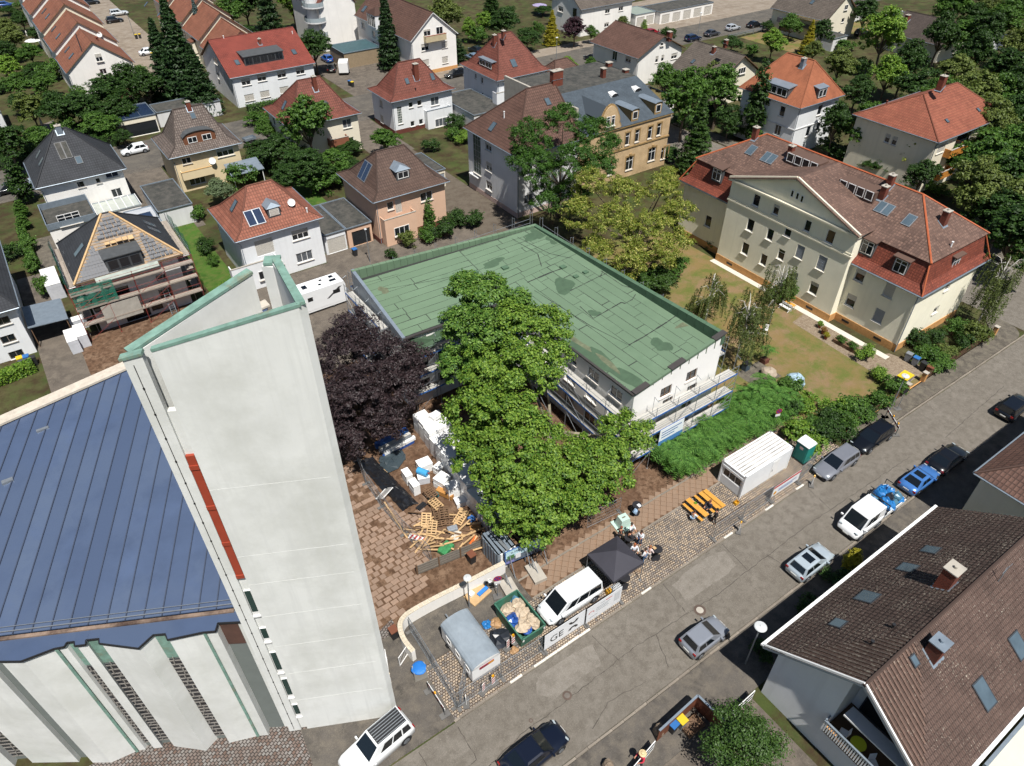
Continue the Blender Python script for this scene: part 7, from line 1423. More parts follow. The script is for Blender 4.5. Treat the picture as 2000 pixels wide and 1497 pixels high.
def lump(r,seed,k=.22,n=9,m=7,sq=1.0):
 """crumpled bag or heap: a wobbly ball with a flattened foot"""
 rr = random.Random(seed); vs,fs = [],[]; ph = [rr.uniform(0,6.28) for _ in range(6)]
 for i in range(m + 1):
  th = math.pi * i / m
  for j in range(n): a = 2 * math.pi * j / n; q = r * (1 + k * (.5 * math.sin(3 * a + ph[0] + 2 * th) + .5 * math.sin(5 * th + ph[1] + a)) + rr.uniform(-k,k) * .4); vs.append((q * math.sin(th) * math.cos(a),q * math.sin(th) * math.sin(a),max(-.55 * r,q * math.cos(th)) * sq + .55 * r * sq))
 for i in range(m):
  for j in range(n): fs.append((i * n + j,(i + 1) * n + j,(i + 1) * n + (j + 1) % n,i * n + (j + 1) % n))
 return MB().mesh(vs,fs)
M_BAG = mat('blue_bag','#2f7fc4',rough=.25,var=.2,scale=3,k=.75,spec=.6); M_BAGD = mat('dark_bag','#2b2f36',rough=.3,var=.2,scale=3,spec=.6); M_BAGT = mat('teal_bag','#5b8aa3',rough=.25,var=.25,scale=3,k=.7,spec=.6)
bagm = [[lump(.42,s).data('rubbish_bag',m) for s in range(3)] for m in (M_BAG,M_BAGT,M_BAGD)]
tp = tk.matrix_basis
for i,(x,y,z,mi) in enumerate([(-2.2,-.6,.92,0),(-2.3,.1,.92,1),(-2.9,.65,.92,0),(-3.0,-.1,.92,2),(-2.9,-.7,.92,1),(-3.5,.5,.92,1),(-3.6,-.3,.92,0),(-4.1,.6,.92,0),(-4.2,0,.92,1),(-4.15,-.65,.92,0),(-2.6,.3,1.4,0),(-3.3,.2,1.4,2),(-3.8,-.2,1.4,0),(-3.1,-.55,1.4,0),(-3.9,.5,1.4,1)]):
 w = tp @ Vector((x,y,z)); o = link('rubbish_bag',bagm[mi][i % 3],None,w,U(0,6),U(.9,1.15)); tag(o,['shiny blue rubbish bag on the flatbed truck','pale teal plastic bag on the flatbed truck','black rubbish bag among the blue ones on the truck'][mi],'bag',['blue bags on the truck','teal bags on the truck','black bags on the truck'][mi])
# motorhome
p = at((617,582),1.3); mh = thing('motorhome','white motorhome parked behind the green-roofed building','motorhome',(p.x,p.y,.012),R(180)); PW = paint('#f1f3f4',0)
mb = MB(); prof = [(-3.3,.55),(2.0,.55),(2.0,1.2),(2.05,2.1),(2.9,2.35),(2.75,2.75),(2.2,3.0),(-3.2,3.0),(-3.35,2.6)]; f0 = [(x,-1.12,z) for x,z in prof]; f1 = [(x,1.12,z) for x,z in prof]; mb.face(f0); mb.face(f1[::-1])
for k in range(len(prof)): mb.face([f0[k],f1[k],f1[(k + 1) % len(prof)],f0[(k + 1) % len(prof)]])
mb.build('living_cabin',PW,mh); mb = MB(); prof = [(2.0,.4),(3.5,.4),(3.55,.9),(3.1,1.2),(2.45,2.1),(2.0,2.15)]; f0 = [(x,-.98,z) for x,z in prof]; f1 = [(x,.98,z) for x,z in prof]; mb.face(f0); mb.face(f1[::-1])
for k in range(len(prof)): mb.face([f0[k],f1[k],f1[(k + 1) % len(prof)],f0[(k + 1) % len(prof)]])
mb.build('cab',PW,mh); MB().face([(3.11,-.85,1.24),(3.11,.85,1.24),(2.5,.8,2.06),(2.5,-.8,2.06)]).build('windscreen',M_CARGLASS,mh).location = (.02,0,.01)
for s in (-1,1):
 MB().box(2.15,2.7,s * .99 - .005,s * .99 + .005,1.3,1.9).build('side_window',M_CARGLASS,mh)
 for x,w in ((1.2,.5),(-1.9,.7)): MB().box(x - w,x + w * .2,s * 1.125 - .008,s * 1.125 + .008,1.75,2.25).build('side_window',M_CARGLASS,mh)
 MB().face([(-2.9,s * 1.13,2.5),(-2.5,s * 1.13,2.5),(-.9,s * 1.13,1.4),(-1.2,s * 1.13,1.4)]).build('stripe',M_TRIM,mh)
 MB().box(-3.3,2.0,s * 1.0 - .1,s * 1.0 + .1,.3,.56).build('skirt',PW,mh); MB().obox((2.9,s * 1.15,1.5),(.05,0,0),(0,.1,0),(0,0,.15)).build('mirror',M_DARK,mh); MB().obox((3.45,s * .75,.95),(.08,0,0),(0,.15,0),(0,0,.08)).build('headlight',M_HEAD,mh)
 for x in (2.7,-1.6): w_ = link('wheel',wheel_mesh(.36,.21)[0],mh,(x,s * .93,.36)); link('rim',wheel_mesh(.36,.21)[1],w_,(0,0,0),0 if s > 0 else math.pi)
for x,y,w,d in ((1.1,0,.35,.45),(-.6,.4,.22,.22),(-1.0,-.4,.22,.22),(-2.2,.3,.45,.3),(-2.3,-.5,.3,.3)): q = MB().box(x - w,x + w,y - d,y + d,3.0,3.06).build('roof_hatch',M_WHITE2,mh); MB().box(x - w + .06,x + w - .06,y - d + .06,y + d - .06,3.06,3.075).build('pane',M_CARGLASS,q)
MB().obox((2.62,0,2.62),(.28,0,-.0),(0,.7,0),(.0,0,.16)).build('front_skylight',M_CARGLASS,mh); MB().box(-3.6,-3.4,-.9,.9,.8,1.6).build('bike_carrier',M_STEEL,mh)
# box trailer and small trailer
p = at((672,134),1.0); tr = thing('box_trailer','tall white box trailer in the apartment driveway','trailer',(p.x,p.y,0),R(62)); MB().box(-1.6,1.6,-.95,.95,.55,2.5).build('box',M_WHITE2,tr); MB().box(-1.62,-1.6,-.9,-.02,.6,2.45).build('door',M_WHITE2,tr); MB().box(-1.62,-1.6,.02,.9,.6,2.45).build('door',M_WHITE2,tr); MB().box(1.6,2.6,-.05,.05,.5,.58).build('drawbar',M_STEEL,tr)
for s in (-1,1): w_ = link('wheel',wheel_mesh(.32,.21)[0],tr,(0,s * 1.0,.32)); link('rim',wheel_mesh(.32,.21)[1],w_)
p = at((487,272),.5); tr = thing('car_trailer','small open car trailer at the back street kerb','trailer',(p.x,p.y,0),R(10)); MB().box(-1,1,-.6,.6,.45,.5).build('floor',M_STEEL,tr)
for a in ((-1,1,-.6,-.56),(-1,1,.56,.6),(-1,-.96,-.56,.56),(.96,1,-.56,.56)): MB().box(*a,.5,.85).build('side_board',M_ZINC,tr)
MB().box(1,2,-.04,.04,.4,.47).build('drawbar',M_STEEL,tr)
for s in (-1,1): link('wheel',wheel_mesh(.28,.18)[0],tr,(0,s * .7,.28))
# ---------------------------------------------------------------- building site and street things
def c4(x,y): return (880 + x / 4.99,1000 + y / 4.99)
def wbox(name,mats,parent,u0,u1,v0,v1,z0,z1): return MB().box(u0,u1,v0,v1,z0,z1).build(name,mats,parent)
M_BEER = mat('beer_table_wood','#e0a248',rough=.45,var=.1,scale=4,k=.8); M_CLOTHB = mat('black_cloth','#1f1f25',rough=.85,var=.1); M_TENT = mat('tent_cloth','#3a3942',rough=.75,var=.08,k=.8)
M_BWHITE = mat('barrier_white','#e8e8e4',rough=.5,var=.04,k=.86); M_BRED = mat('barrier_red','#b52a27',rough=.45,var=.05); M_AMBER = mat('amber_lamp','#e3a51e',rough=.25,var=.05); M_RECYC = mat('recycled_rubber_foot','#6d6b68',rough=.9,var=.2,k=.75)
# white boundary wall with tiled top, curving to the gate
WP = [at(t,1.25) for t in [(807,1272),(788,1247),(781,1222),(788,1205),(808,1190),(850,1167),(910,1137),(985,1098)]]
wl = thing('boundary_wall','curved white boundary wall with tiled top between church and site','wall',(WP[0].x,WP[0].y,0)); b0 = Vector((WP[0].x,WP[0].y,0)); dense = []
for i in range(len(WP) - 1):
 for k in range(4):
  f = k / 4; p0,p1,p2,p3 = WP[max(0,i - 1)],WP[i],WP[i + 1],WP[min(len(WP) - 1,i + 2)]; dense.append(.5 * ((2 * p1) + (p2 - p0) * f + (2 * p0 - 5 * p1 + 4 * p2 - p3) * f * f + (-p0 + 3 * p1 - 3 * p2 + p3) * f ** 3))
dense.append(WP[-1]); mb = MB(); off = []
for i,p in enumerate(dense): d = (dense[min(i + 1,len(dense) - 1)] - dense[max(i - 1,0)]); d.z = 0; d.normalize(); off.append(Vector((-d.y,d.x,0)) * .15)
for i in range(len(dense) - 1):
 a,b = dense[i] - b0,dense[i + 1] - b0; a.z = b.z = 0; mb.prism([(a - off[i]).xy,(b - off[i + 1]).xy,(b + off[i + 1]).xy,(a + off[i]).xy],0,1.2)
mb.build('masonry',M_WHITE,wl); M_CAPT = mat('cap_tile','#d9cdb6',rough=.6,var=.1,scale=4,k=.82,rand=.15); tot = 0
for i in range(len(dense) - 1):
 a,b = dense[i] - b0,dense[i + 1] - b0; L_ = (b - a).length; n = max(1,round(L_ / .3))
 for k in range(n):
  f0,f1 = (k + .04) / n,(k + .96) / n
  for s in (-1,1):
   o0,o1 = off[i].lerp(off[i + 1],f0),off[i].lerp(off[i + 1],f1); A,B = a.lerp(b,f0),a.lerp(b,f1); q = [(A + o0 * (.03 * s)),(B + o1 * (.03 * s)),(B + o1 * (1.15 * s)),(A + o0 * (1.15 * s))]
   if s < 0: q = q[::-1]
   MB().prism([x.xy for x in q],1.2,1.245).build('cap_tile',M_CAPT,wl)
# mesh fence panels on feet
def fence_me(L_,H_=1.95,infill=True):
 fr = MB()
 for x in (0.02,L_ - .02): fr.cyl((x,0,.08),(x,0,H_),.021,6)
 for z in (.12,H_ - .02): fr.cyl((.02,0,z),(L_ - .02,0,z),.021,6)
 wr = MB(); n = int(L_ / .16)
 for k in range(1,n): x = L_ * k / n; wr.box(x - .004,x + .004,-.004,.004,.12,H_ - .02)
 for z in (.4,.8,1.2,1.6): wr.box(.02,L_ - .02,-.006,.006,z - .006,z + .006)
 ft = MB().box(-.12,.12,-.36,.36,0,.11); return fr.data('frame',M_STEEL),wr.data('wire',M_STEEL),ft.data('foot',M_RECYC)
FM = fence_me(3.5)
def fence(label,p,q,foot2=False,group=None):
 p,q = Vector((*p,0)),Vector((*q,0)); d = q - p; o = thing('fence_panel',label,'fence panel',p,math.atan2(d.y,d.x),group); s = d.length / 3.5; a = link('frame',FM[0],o); a.scale.x = s; w = link('wire',FM[1],o); w.scale.x = s; w['kind'] = 'stuff'; link('foot',FM[2],o)
 if foot2: link('foot',FM[2],o,(d.length,0,0))
 return o
GF = 'mesh fence panels round the site'
for i,(p,q) in enumerate([((9.6,20.05),(9.7,23.3)),((9.7,23.4),(9.75,26.6)),((9.65,20.0),(13.1,20.0)),((13.15,20.0),(16.55,20.0)),((33.6,19.85),(37.0,19.85)),((37.1,19.85),(40.5,19.85)),((44.2,19.85),(46.8,20.3)),((14.0,44.2),(13.4,41.3)),((13.4,41.2),(13.3,38.2)),((13.3,38.1),(13.5,34.6)),((13.5,34.5),(14.0,30.9)),((29.3,26.2),(26.0,26.5)),((9.9,20.1),(12.2,22.4))]):
 fence(['mesh fence panel at the corner nearest the street','mesh fence panel along the curved wall','mesh fence panel in front of the wagon end','mesh fence panel between wagon and banner','left mesh panel opposite the beer tables','second mesh panel opposite the beer tables','short mesh panel in front of the green toilet','mesh panel at the far end of the yard under the beech','mesh panel beside the black tarpaulin','mesh panel where the grating leans','mesh panel lying nearest the slatted fence','mesh panel under the plane tree edge','loose mesh panel leaning behind the corner fence'][i],p,q,i in (1,3,5,6,10),GF)
# banners on the fence
def banner(label,u0,u1,v,z0,z1,m): o = thing('banner',label,'banner',(u0,v,0)); MB().box(0,u1 - u0,-.012,.012,z0,z1).build('sheet',m,o); link('foot',FM[2],o); link('foot',FM[2],o,(u1 - u0,0,0)); return o
M_BAN = mat('banner_sheet','#e4e6e8',rough=.6,var=.03,k=.86)
b = banner('white fence banner with big black GE letters and a split ring',16.7,20.3,19.93,.1,1.95,M_BAN); letters('GE',b,(.45,-.018,.62),1.0,M_TBLACK)
for cx,cz,a0 in ((2.55,1.55,math.pi),(2.55,.5,0)):
 mb = MB()
 for k in range(12):
  p,q = a0 + math.pi * k / 12,a0 + math.pi * (k + 1) / 12; f = lambda r,a: (cx + r * math.cos(a),-.017,cz + r * .85 * math.sin(a)); mb.face([f(.2,p),f(.44,p),f(.44,q),f(.2,q)])
 mb.build('ring_half',M_TBLACK,b)
b = banner('white fence banner with faint red and grey print right of the GE banner',20.4,23.7,19.86,.1,1.95,M_BAN)
for x0,x1,z,m in [(1.3,1.7,1.55,M_TGREY),(1.75,2.35,1.55,M_TRED),(.9,2.2,1.25,M_TGREY),(.9,2.0,1.05,M_TGREY),(.9,2.1,.85,M_TGREY),(.3,1.1,.5,M_TGREY)]: MB().box(x0,x1,-.02,-.013,z,z + .07).build('print_line',m,b)
mb = MB()
for k in range(10): p,q = math.pi * k / 10,math.pi * (k + 1) / 10; f = lambda r,a: (.45 + r * math.cos(a),-.017,1.05 + r * math.sin(a)); mb.face([f(.2,p),f(.27,p),f(.27,q),f(.2,q)])
mb.build('logo',M_TRED,b); MB().box(2.6,3.15,-.018,-.013,.6,1.7).build('print_block',mat('print_pale','#cfd2d4',var=.05),b)
b = banner('white banner with red band, blue lettering and yellow spot by the cabin',40.6,44.1,19.85,.5,1.7,M_BAN); MB().box(.0,3.5,-.02,-.013,1.45,1.7).build('red_band',M_TRED,b)
for x0,x1,z in [(.75,3.1,.98),(.75,2.6,.78)]: MB().box(x0,x1,-.02,-.013,z,z + .1).build('print_line',M_TBLUE,b)
MB().cyl((.35,-.012,.8),(.35,-.02,.8),.2,14).build('yellow_spot',M_AMBER,b)
# warning beacons and barriers
def beacon(label,t,lamp=True,rz=0,base=True):
 p = at(t,0); o = thing('warning_beacon',label,'beacon',(p.x,p.y,.014),R(rz)); MB().box(-.38,.38,-.2,.2,0,.1).build('foot',M_RECYC,o); bd = MB().box(-.13,.13,-.02,.02,.12,1.05).build('board',M_BWHITE,o); s = MB()
 for k in range(3): z = .2 + k * .3; s.face([(-.12,-.024,z),(.12,-.024,z + .16),(.12,-.024,z + .3),(-.12,-.024,z + .14)])
 s.build('stripes',M_BRED,bd)
 if lamp: MB().cyl((0,-.05,1.17),(0,.05,1.17),.1,12).box(-.07,.07,-.05,.05,1.0,1.09).build('lamp',M_AMBER,o)
for l,t,lm,rz in [('red and white beacon with amber lamp beside the green skip',c4(610,1290),True,-5),('red and white board without lamp left of the green skip',c4(560,1330),False,10),('red and white beacon at the white kerb end near the wagon',(14,1775,915),False,15),('red and white beacon with amber lamp against the fence by the wagon',(14,1850,860),True,0),('striped beacon at the fence opposite the beer tables',(11,1765,1150),True,35),('striped beacon with amber lamp before the grey estate car',(12,335,790),True,40),('beacon lying askew with red feet at the kerb corner',(14,1640,1010),False,60)]: beacon(l,t,lm,rz)
def barrier(label,p,q,lamps):
 p,q = Vector((*p,0)),Vector((*q,0)); d = q - p; L_ = d.length; o = thing('road_barrier',label,'barrier',p,math.atan2(d.y,d.x)); bd = MB().box(0,L_,-.02,.02,.85,1.1).build('plank',M_BWHITE,o); s = MB(); n = int(L_ / .5)
 for k in range(n): x = (k + .2) * L_ / n; s.face([(x,-.024,.85),(x + .25,-.024,.85),(x + .3,-.024,1.1),(x + .05,-.024,1.1)]); s.face([(x + .25,.024,.85),(x,.024,.85),(x + .05,.024,1.1),(x + .3,.024,1.1)])
 s.build('stripes',M_BRED,bd)
 for x in (.1,L_ - .1): MB().box(x - .03,x + .03,-.03,.03,0,1.1).box(x - .2,x + .2,-.35,.35,0,.1).build('post',M_RECYC,o)
 for x in lamps: MB().cyl((x * L_,-.05,1.24),(x * L_,.05,1.24),.1,12).box(x * L_ - .05,x * L_ + .05,-.04,.04,1.1,1.16).build('lamp',M_AMBER,o)
a,b = at((14,1345,900),0),at((14,1480,1110),0); barrier('red and white plank barrier across the forecourt by the blue-covered cabinet',(a.x,a.y),(b.x,b.y),[.45]); a,b = at((1727,815),0),at((1749,852),0); barrier('plank barrier with two amber lamps behind the black estate car',(a.x,a.y),(b.x,b.y),[.45,.85])
# street lamps
def lamp(label,t,H_,r=.42,group=None):
 p = at(t,0); o = thing('street_lamp',label,'street lamp',(p.x,p.y,0)); MB().tube([(0,0,0),(0,0,H_)],[.06,.045],8).build('pole',M_STEEL,o); MB().lathe([(.05,-.12),(r * .8,-.08),(r,0),(r * .9,.05),(.08,.1),(.04,.16)],18,(0,0,H_)).build('lamp_head',mat('lamp_head','#cfd2d2',rough=.4,var=.05),o)
lamp('street lamp with flat disc head beside the white boundary wall',(917,1188),3.8,.3); lamp('street lamp with flat disc head at the near house front garden',(1455,1298),4.8,.42); lamp('street lamp leaning over the yellow-lidded container',(1737,803),4.4,.36)
lamp('slim street lamp by the beige house in the back street',(404,200),5.5,.25); lamp('slim street lamp by the red roofed corner house',(1086,122),5.0,.3); lamp('slim street lamp at the far kerb with the four cars',(1362,75),5.5,.3); lamp('slim lamp post by the pink garage drive',(723,512),4.6,.18); lamp('slim lamp post in the terrace road',(262,70),5,.25)
def roundsign(label,t,H_,back=False):
 p = at(t,0); o = thing('no_stopping_sign',label,'road sign',(p.x,p.y,0),R(-20)); MB().cyl((0,0,0),(0,0,H_),.03,8).build('pole',M_STEEL,o); MB().box(-.35,.35,-.25,.25,0,.12).build('foot',M_RECYC,o); d = MB().cyl((0,-.05,H_),(0,-.035,H_),.3,18).build('disc',mat('sign_blue','#3b3f8f',var=.03) if not back else M_DARK,o)
 if not back:
  mb = MB()
  for k in range(18): a,b = 2 * math.pi * k / 18,2 * math.pi * (k + 1) / 18; f = lambda r,q: (r * math.cos(q),-.055,H_ + r * math.sin(q)); mb.face([f(.24,a),f(.31,a),f(.31,b),f(.24,b)])
  for s in (-1,1): mb.face([(-.2 * s,-.056,H_ - .17),(-.14 * s,-.056,H_ - .22),(.2 * s,-.056,H_ + .17),(.14 * s,-.056,H_ + .22)])
  mb.build('red_ring',M_BRED,d); MB().box(-.25,.25,-.05,-.03,H_ - .62,H_ - .36).build('plate',M_BWHITE,o)
roundsign('round blue no-stopping sign beside the white wall and concrete blocks',c4(460,830),2.4); roundsign('round blue no-stopping sign in front of the shrubs by the cabin',(1508,843),2.6); roundsign('dark back of a road sign behind the barrier lamps',(1752,800),2.4,True)
# site wagon with barrel roof
wg = thing('site_wagon','white site wagon with grey barrel roof inside the street fence','wagon',(12.4,22.7,0)); M_GREYR = mat('wagon_roof','#97a2ab',rough=.5,var=.12,scale=1.5,k=.75,col2='#a9b2b8',c2=.56); mb = MB(); n = 10
pr = [(-1.15 * math.cos(math.pi * k / n),1.85 + .5 * math.sin(math.pi * k / n)) for k in range(n + 1)]
for k in range(n): mb.face([(pr[k][0],-2.05,pr[k][1]),(pr[k + 1][0],-2.05,pr[k + 1][1]),(pr[k + 1][0],2.05,pr[k + 1][1]),(pr[k][0],2.05,pr[k][1])][::-1])
mb.build('roof',M_GREYR,wg); mb = MB().box(-1.12,1.12,-2.0,2.0,.45,1.9)
for y in (-2.0,2.0): mb.face([(x,y,z) for x,z in pr])
mb.build('body',M_WHITE2,wg); s_ = MB().box(-.55,.6,-2.03,-2.0,1.45,1.7).build('sign_plate',mat('wagon_sign','#8d3140',var=.1),wg); MB().box(.15,.58,-2.036,-2.03,1.5,1.66).build('sign_print',M_AMBER,s_)
for y in (-1.2,0,1.2): put_window(wg,'W',(-1.14,y - .2,1.0),.6,.7,'n')
for x in (-.9,.9):
 for y in (-1.3,1.3): link('wheel',wheel_mesh(.32,.21)[0],wg,(x,y,.32),0)
MB().box(-.05,.05,2.0,3.4,.45,.53).build('drawbar',M_STEEL,wg)
# green skip with rubble
sk = thing('skip','green open-top skip full of rubble and torn sheeting','skip',(16.45,22.55,0)); M_SKIP = mat('skip_green','#3f7560',rough=.6,var=.2,scale=2,k=.75,col2='#5a5d4a',c2=.62); mb = MB(); A = [(-.95,-1.5),(.95,-1.5),(.95,1.5),(-.95,1.5)]; B = [(-1.0,-1.72),(1.0,-1.72),(1.0,1.72),(-1.0,1.72)]
for i in range(4): j = (i + 1) % 4; mb.face([(*A[i],.1),(*A[j],.1),(*B[j],1.4),(*B[i],1.4)]); mb.face([(B[i][0] * .95,B[i][1] * .96,1.4),(B[j][0] * .95,B[j][1] * .96,1.4),(A[j][0] * .95,A[j][1] * .96,.2),(A[i][0] * .95,A[i][1] * .96,.2)])
mb.face([(*a,.2) for a in A]); mb.build('body',M_SKIP,sk); rb = MB()
for i in range(4): j = (i + 1) % 4; rb.bar((*B[i],1.42),(*B[j],1.42),.1,.1)
rb.build('rim',M_SKIP,sk)
for s in (-1,1): q = MB().box(s * .9 - .07,s * .9 + .07,-1.75,-1.72,1.1,1.3).build('marker',M_BWHITE,sk)
M_RUB = mat('rubble_sacks','#cbb9a0',rough=.9,var=.25,scale=3,k=.78,col2='#a78f74',c2=.55); M_TARPB = mat('blue_tarp','#2d5aa8',rough=.35,var=.25,scale=3,k=.75)
for i,(x,y,r,m) in enumerate([(-.4,.9,.5,M_RUB),(.4,.8,.5,M_RUB),(-.5,0,.5,M_TARPB),(.3,.1,.55,M_RUB),(.45,-.7,.5,M_RUB),(-.3,-.8,.55,M_RUB),(-.15,-1.15,.35,M_TARPB),(.5,1.2,.35,M_BAGT),(.55,-1.15,.35,M_RUB)]):
 o = lump(r,40 + i,.3,10,7,.7).build('rubble_sack' if m is M_RUB else 'tarp_bundle',m); o.location = (16.45 + x,22.55 + y,1.0); tag(o,['pale rubble sack heaped in the green skip','crumpled blue sheeting lying in the green skip','teal bag on top of the rubble in the skip'][0 if m is M_RUB else 1 if m is M_TARPB else 2],'rubble' if m is M_RUB else 'sheeting','sacks in the green skip' if m is M_RUB else 'blue sheeting in the skip')
for l,x,y,r,m in [('grey plastic sheeting heap between wagon and skip',14.6,22.4,.75,M_BAGD),('bright blue bag beside the wagon roof',14.5,23.9,.35,M_BAG),('cardboard heap beside the green skip',15.1,23.6,.4,mat('cardboard','#b18c63',var=.15)),('small cardboard heap at the skip corner',15.0,21.1,.3,MATS['cardboard'])]: o = lump(r,hash(len(l)) % 97,.3,10,6,.6).build('debris_heap',m); o.location = (x,y,.01); tag(o,l,'debris')
# cabinet, gates, stubs, bins
cb = thing('cabinet','grey distribution cabinet under a bright blue sheet','cabinet',(8.7,23.3,.014),R(-12)); wbox('body',mat('cabinet_grey','#9b968c',var=.1),cb,-.45,.45,-.28,.28,0,1.15); lump(.52,3,.06,14,8,.25).build('cover',mat('blue_sheet','#2e7cd0',rough=.4,var=.1,k=.8),cb).location = (0,0,1.02)
for l,t,L_,rz in [('white gate leaf swung open at the curved wall end',(14,1125,720),1.1,28),('white gate leaf beside the tower',(14,1035,770),1.1,70)]:
 p = at(t,0); g = thing('gate',l,'gate',(p.x,p.y,0),R(rz)); mb = MB()
 for z in (.15,1.15): mb.bar((0,0,z),(L_,0,z),.05)
 for x in (0,L_): mb.bar((x,0,.1),(x,0,1.2),.05)
 mb.build('frame',M_FRAME,g)
 for k in range(1,7): MB().bar((L_ * k / 7,0,.15),(L_ * k / 7,0,1.15),.02).build('bar',M_FRAME,g)
p = at((14,1010,830),0); st_ = thing('gate_pier','short white gate pier at the tower foot','pier',(p.x,p.y,0)); wbox('pier',M_WHITE,st_,-.25,.25,-.4,.4,0,1.25); wbox('cap',M_CAPT,st_,-.28,.28,-.43,.43,1.25,1.3)
def bin_(label,t,body,lid,s=1.0,rz=0,big=False,pos=None):
 p = at(t,.5) if pos is None else Vector((*pos,0)); o = thing('wheelie_bin',label,'bin',(p.x,p.y,.014),R(rz)); w,d,h = (.68,.5,1.2) if big else (.27 * s,.3 * s,.95 * s); mb = MB(); mb.prism([(-w * .85,-d * .85),(w * .85,-d * .85),(w * .85,d * .85),(-w * .85,d * .85)],.06,.1); q = [(-1,-1),(1,-1),(1,1),(-1,1)]
 for i in range(4): a,b = q[i],q[(i + 1) % 4]; mb.face([(a[0] * w * .82,a[1] * d * .82,.06),(b[0] * w * .82,b[1] * d * .82,.06),(b[0] * w,b[1] * d,h),(a[0] * w,a[1] * d,h)])
 mb.build('body',body,o); MB().obox((0,0,h + .03),(w * 1.06,0,0),(0,d * 1.06,0),(0,0,.045)).build('lid',lid,o); MB().bar((-w * .8,d * 1.1,h - .03),(w * .8,d * 1.1,h - .03),.04).build('handle',M_DARK,o)
 for x in (-w * .8,w * .8): MB().cyl((x - .03,d * .8,.1),(x + .03,d * .8,.1),.1,10).build('wheel',M_DARK,o)
BB = mat('bin_black','#2b2c2e',rough=.6,var=.1); BG = mat('bin_grey','#7f8489',rough=.6,var=.08); BBR = mat('bin_brown','#7a4a34',rough=.6,var=.08); BBL = mat('bin_blue','#2c6db0',rough=.5,var=.06); BY = mat('bin_yellow','#e0c02a',rough=.5,var=.06)
for l,t,b_,d_,big in [('black bin with brown lid beside the curved white wall',(769,1237),BB,BBR,False),('black bin with brown lid behind the slatted grey fence',(921,1090),BB,BBR,False),('grey bin with grey lid, first of four by the cream building',(1774,698),BG,BG,False),('grey bin with blue lid, second of four by the cream building',(1788,706),BG,BBL,False),('black bin, third of four by the cream building',(1803,716),BB,BB,False),('brown bin, last of four by the cream building',(1815,724),BBR,BBR,False),('large grey container with yellow lid behind the picket fence',(1764,745),BG,BY,True),('bin with yellow lid at the bottom timber yard',(1330,1412),BG,BY,False),('bin with blue lid at the bottom timber yard',(1313,1420),BB,BBL,False),('yellow-lidded bin at the left house drive',(41,706),BG,BY,False),('blue-lidded bin at the left house drive',(54,703),BG,BBL,False),('black bin at the end of the left drive trio',(66,705),BB,BB,False),('yellow-lidded bin by the terrace bay windows',(266,72),BB,BY,False),('second yellow-lidded bin by the terrace bay windows',(273,71),BB,BY,False),('yellow-lidded bin beside the white saloon',(297,108),BG,BY,False),('blue-lidded bin at the rear driveway wall',(683,163),BB,BBL,False),('yellow-lidded bin at the rear driveway wall',(688,165),BB,BY,False),('blue-lidded bin at the garage drive wall',(693,493),BB,BBL,False)]: bin_(l,t,b_,d_,1.0,U(-8,8),big)
# concrete ballast blocks, site board and tripod
for l,t,rz in [('concrete ballast block left under the site board',c4(575,745),-8),('concrete ballast block right under the site board',c4(830,590),-8)]:
 p = at(t,.3); o = thing('concrete_block',l,'concrete block',(p.x,p.y,.03),R(rz)); MB().box(-.52,.52,-.85,.85,0,.34).build('block',M_CONC,o); MB().bar((0,.3,.34),(-.1,.6,1.5),.06).bar((.1,-.2,.34),(0,.6,1.2),.05).build('steel_foot',M_STEEL,o)
sb = thing('site_board','large site board with pictured white houses under a pale blue sky','sign board',(18.2,26.95,0),R(-8)); wbox('panel',mat('board_frame','#3c68a8',var=.05),sb,0,3.5,-.03,.03,.8,2.35); wbox('sky_print',mat('print_sky','#bfe0ea',var=.06,k=.85),sb,.08,3.46,-.036,-.031,1.5,2.3); wbox('ground_print',mat('print_ground','#5f6b78',var=.3,scale=3),sb,.08,3.46,-.036,-.031,.85,1.5)
letters('in Mannheim',sb,(.5,-.045,1.92),.3,M_TBLACK)
for x0,x1,z0,z1,m in [(.9,1.35,1.1,1.7,M_BAN),(1.9,2.4,1.2,1.9,mat('print_tree','#4f7a4a',var=.2)),(2.5,3.4,1.15,2.0,mat('print_house_blue','#6f86b8',var=.1)),(.2,.8,1.35,1.75,MATS['print_tree']),(.1,.8,.87,1.1,mat('print_violet','#8a8cc8',var=.1))]: wbox('picture',m,sb,x0,x1,-.044,-.038,z0,z1)
for x in (.4,1.8,3.2): MB().bar((x,.04,0),(x,.04,2.3),.08).bar((x,.04,1.9),(x,-1.0,.1),.06).build('support',M_STEEL,sb)
for l,t in [('black camera tripod beside the site board',c4(915,450)),('folded tripod legs on the right ballast block',c4(820,500))]:
 p = at(t,0); o = thing('tripod',l,'tripod',(p.x,p.y,.03 if t[1] > 1095 else .37)); MB().cyl((0,0,1.05),(0,0,1.35),.04,8).box(-.1,.1,-.15,.15,1.35,1.5).build('head',M_DARK,o)
 for k in range(3): a = 2.1 * k + .5; MB().cyl((0,0,1.1),(.5 * math.cos(a),.5 * math.sin(a),0),.025,6).build('leg',M_DARK,o)
p = at(c4(265,800),.1); o = thing('board_stack','sheet of chipboard with blue foam strip by the street lamp','boards',(p.x,p.y,.02),R(12)); wbox('chipboard',M_WOOD,o,-.9,.9,-.6,.6,0,.12); wbox('foam_strip',mat('blue_foam','#2f7fcf',var=.08),o,-.1,.85,-.3,0,.121,.24); wbox('box',M_WHITE2,o,-.6,-.2,.1,.45,.121,.35)
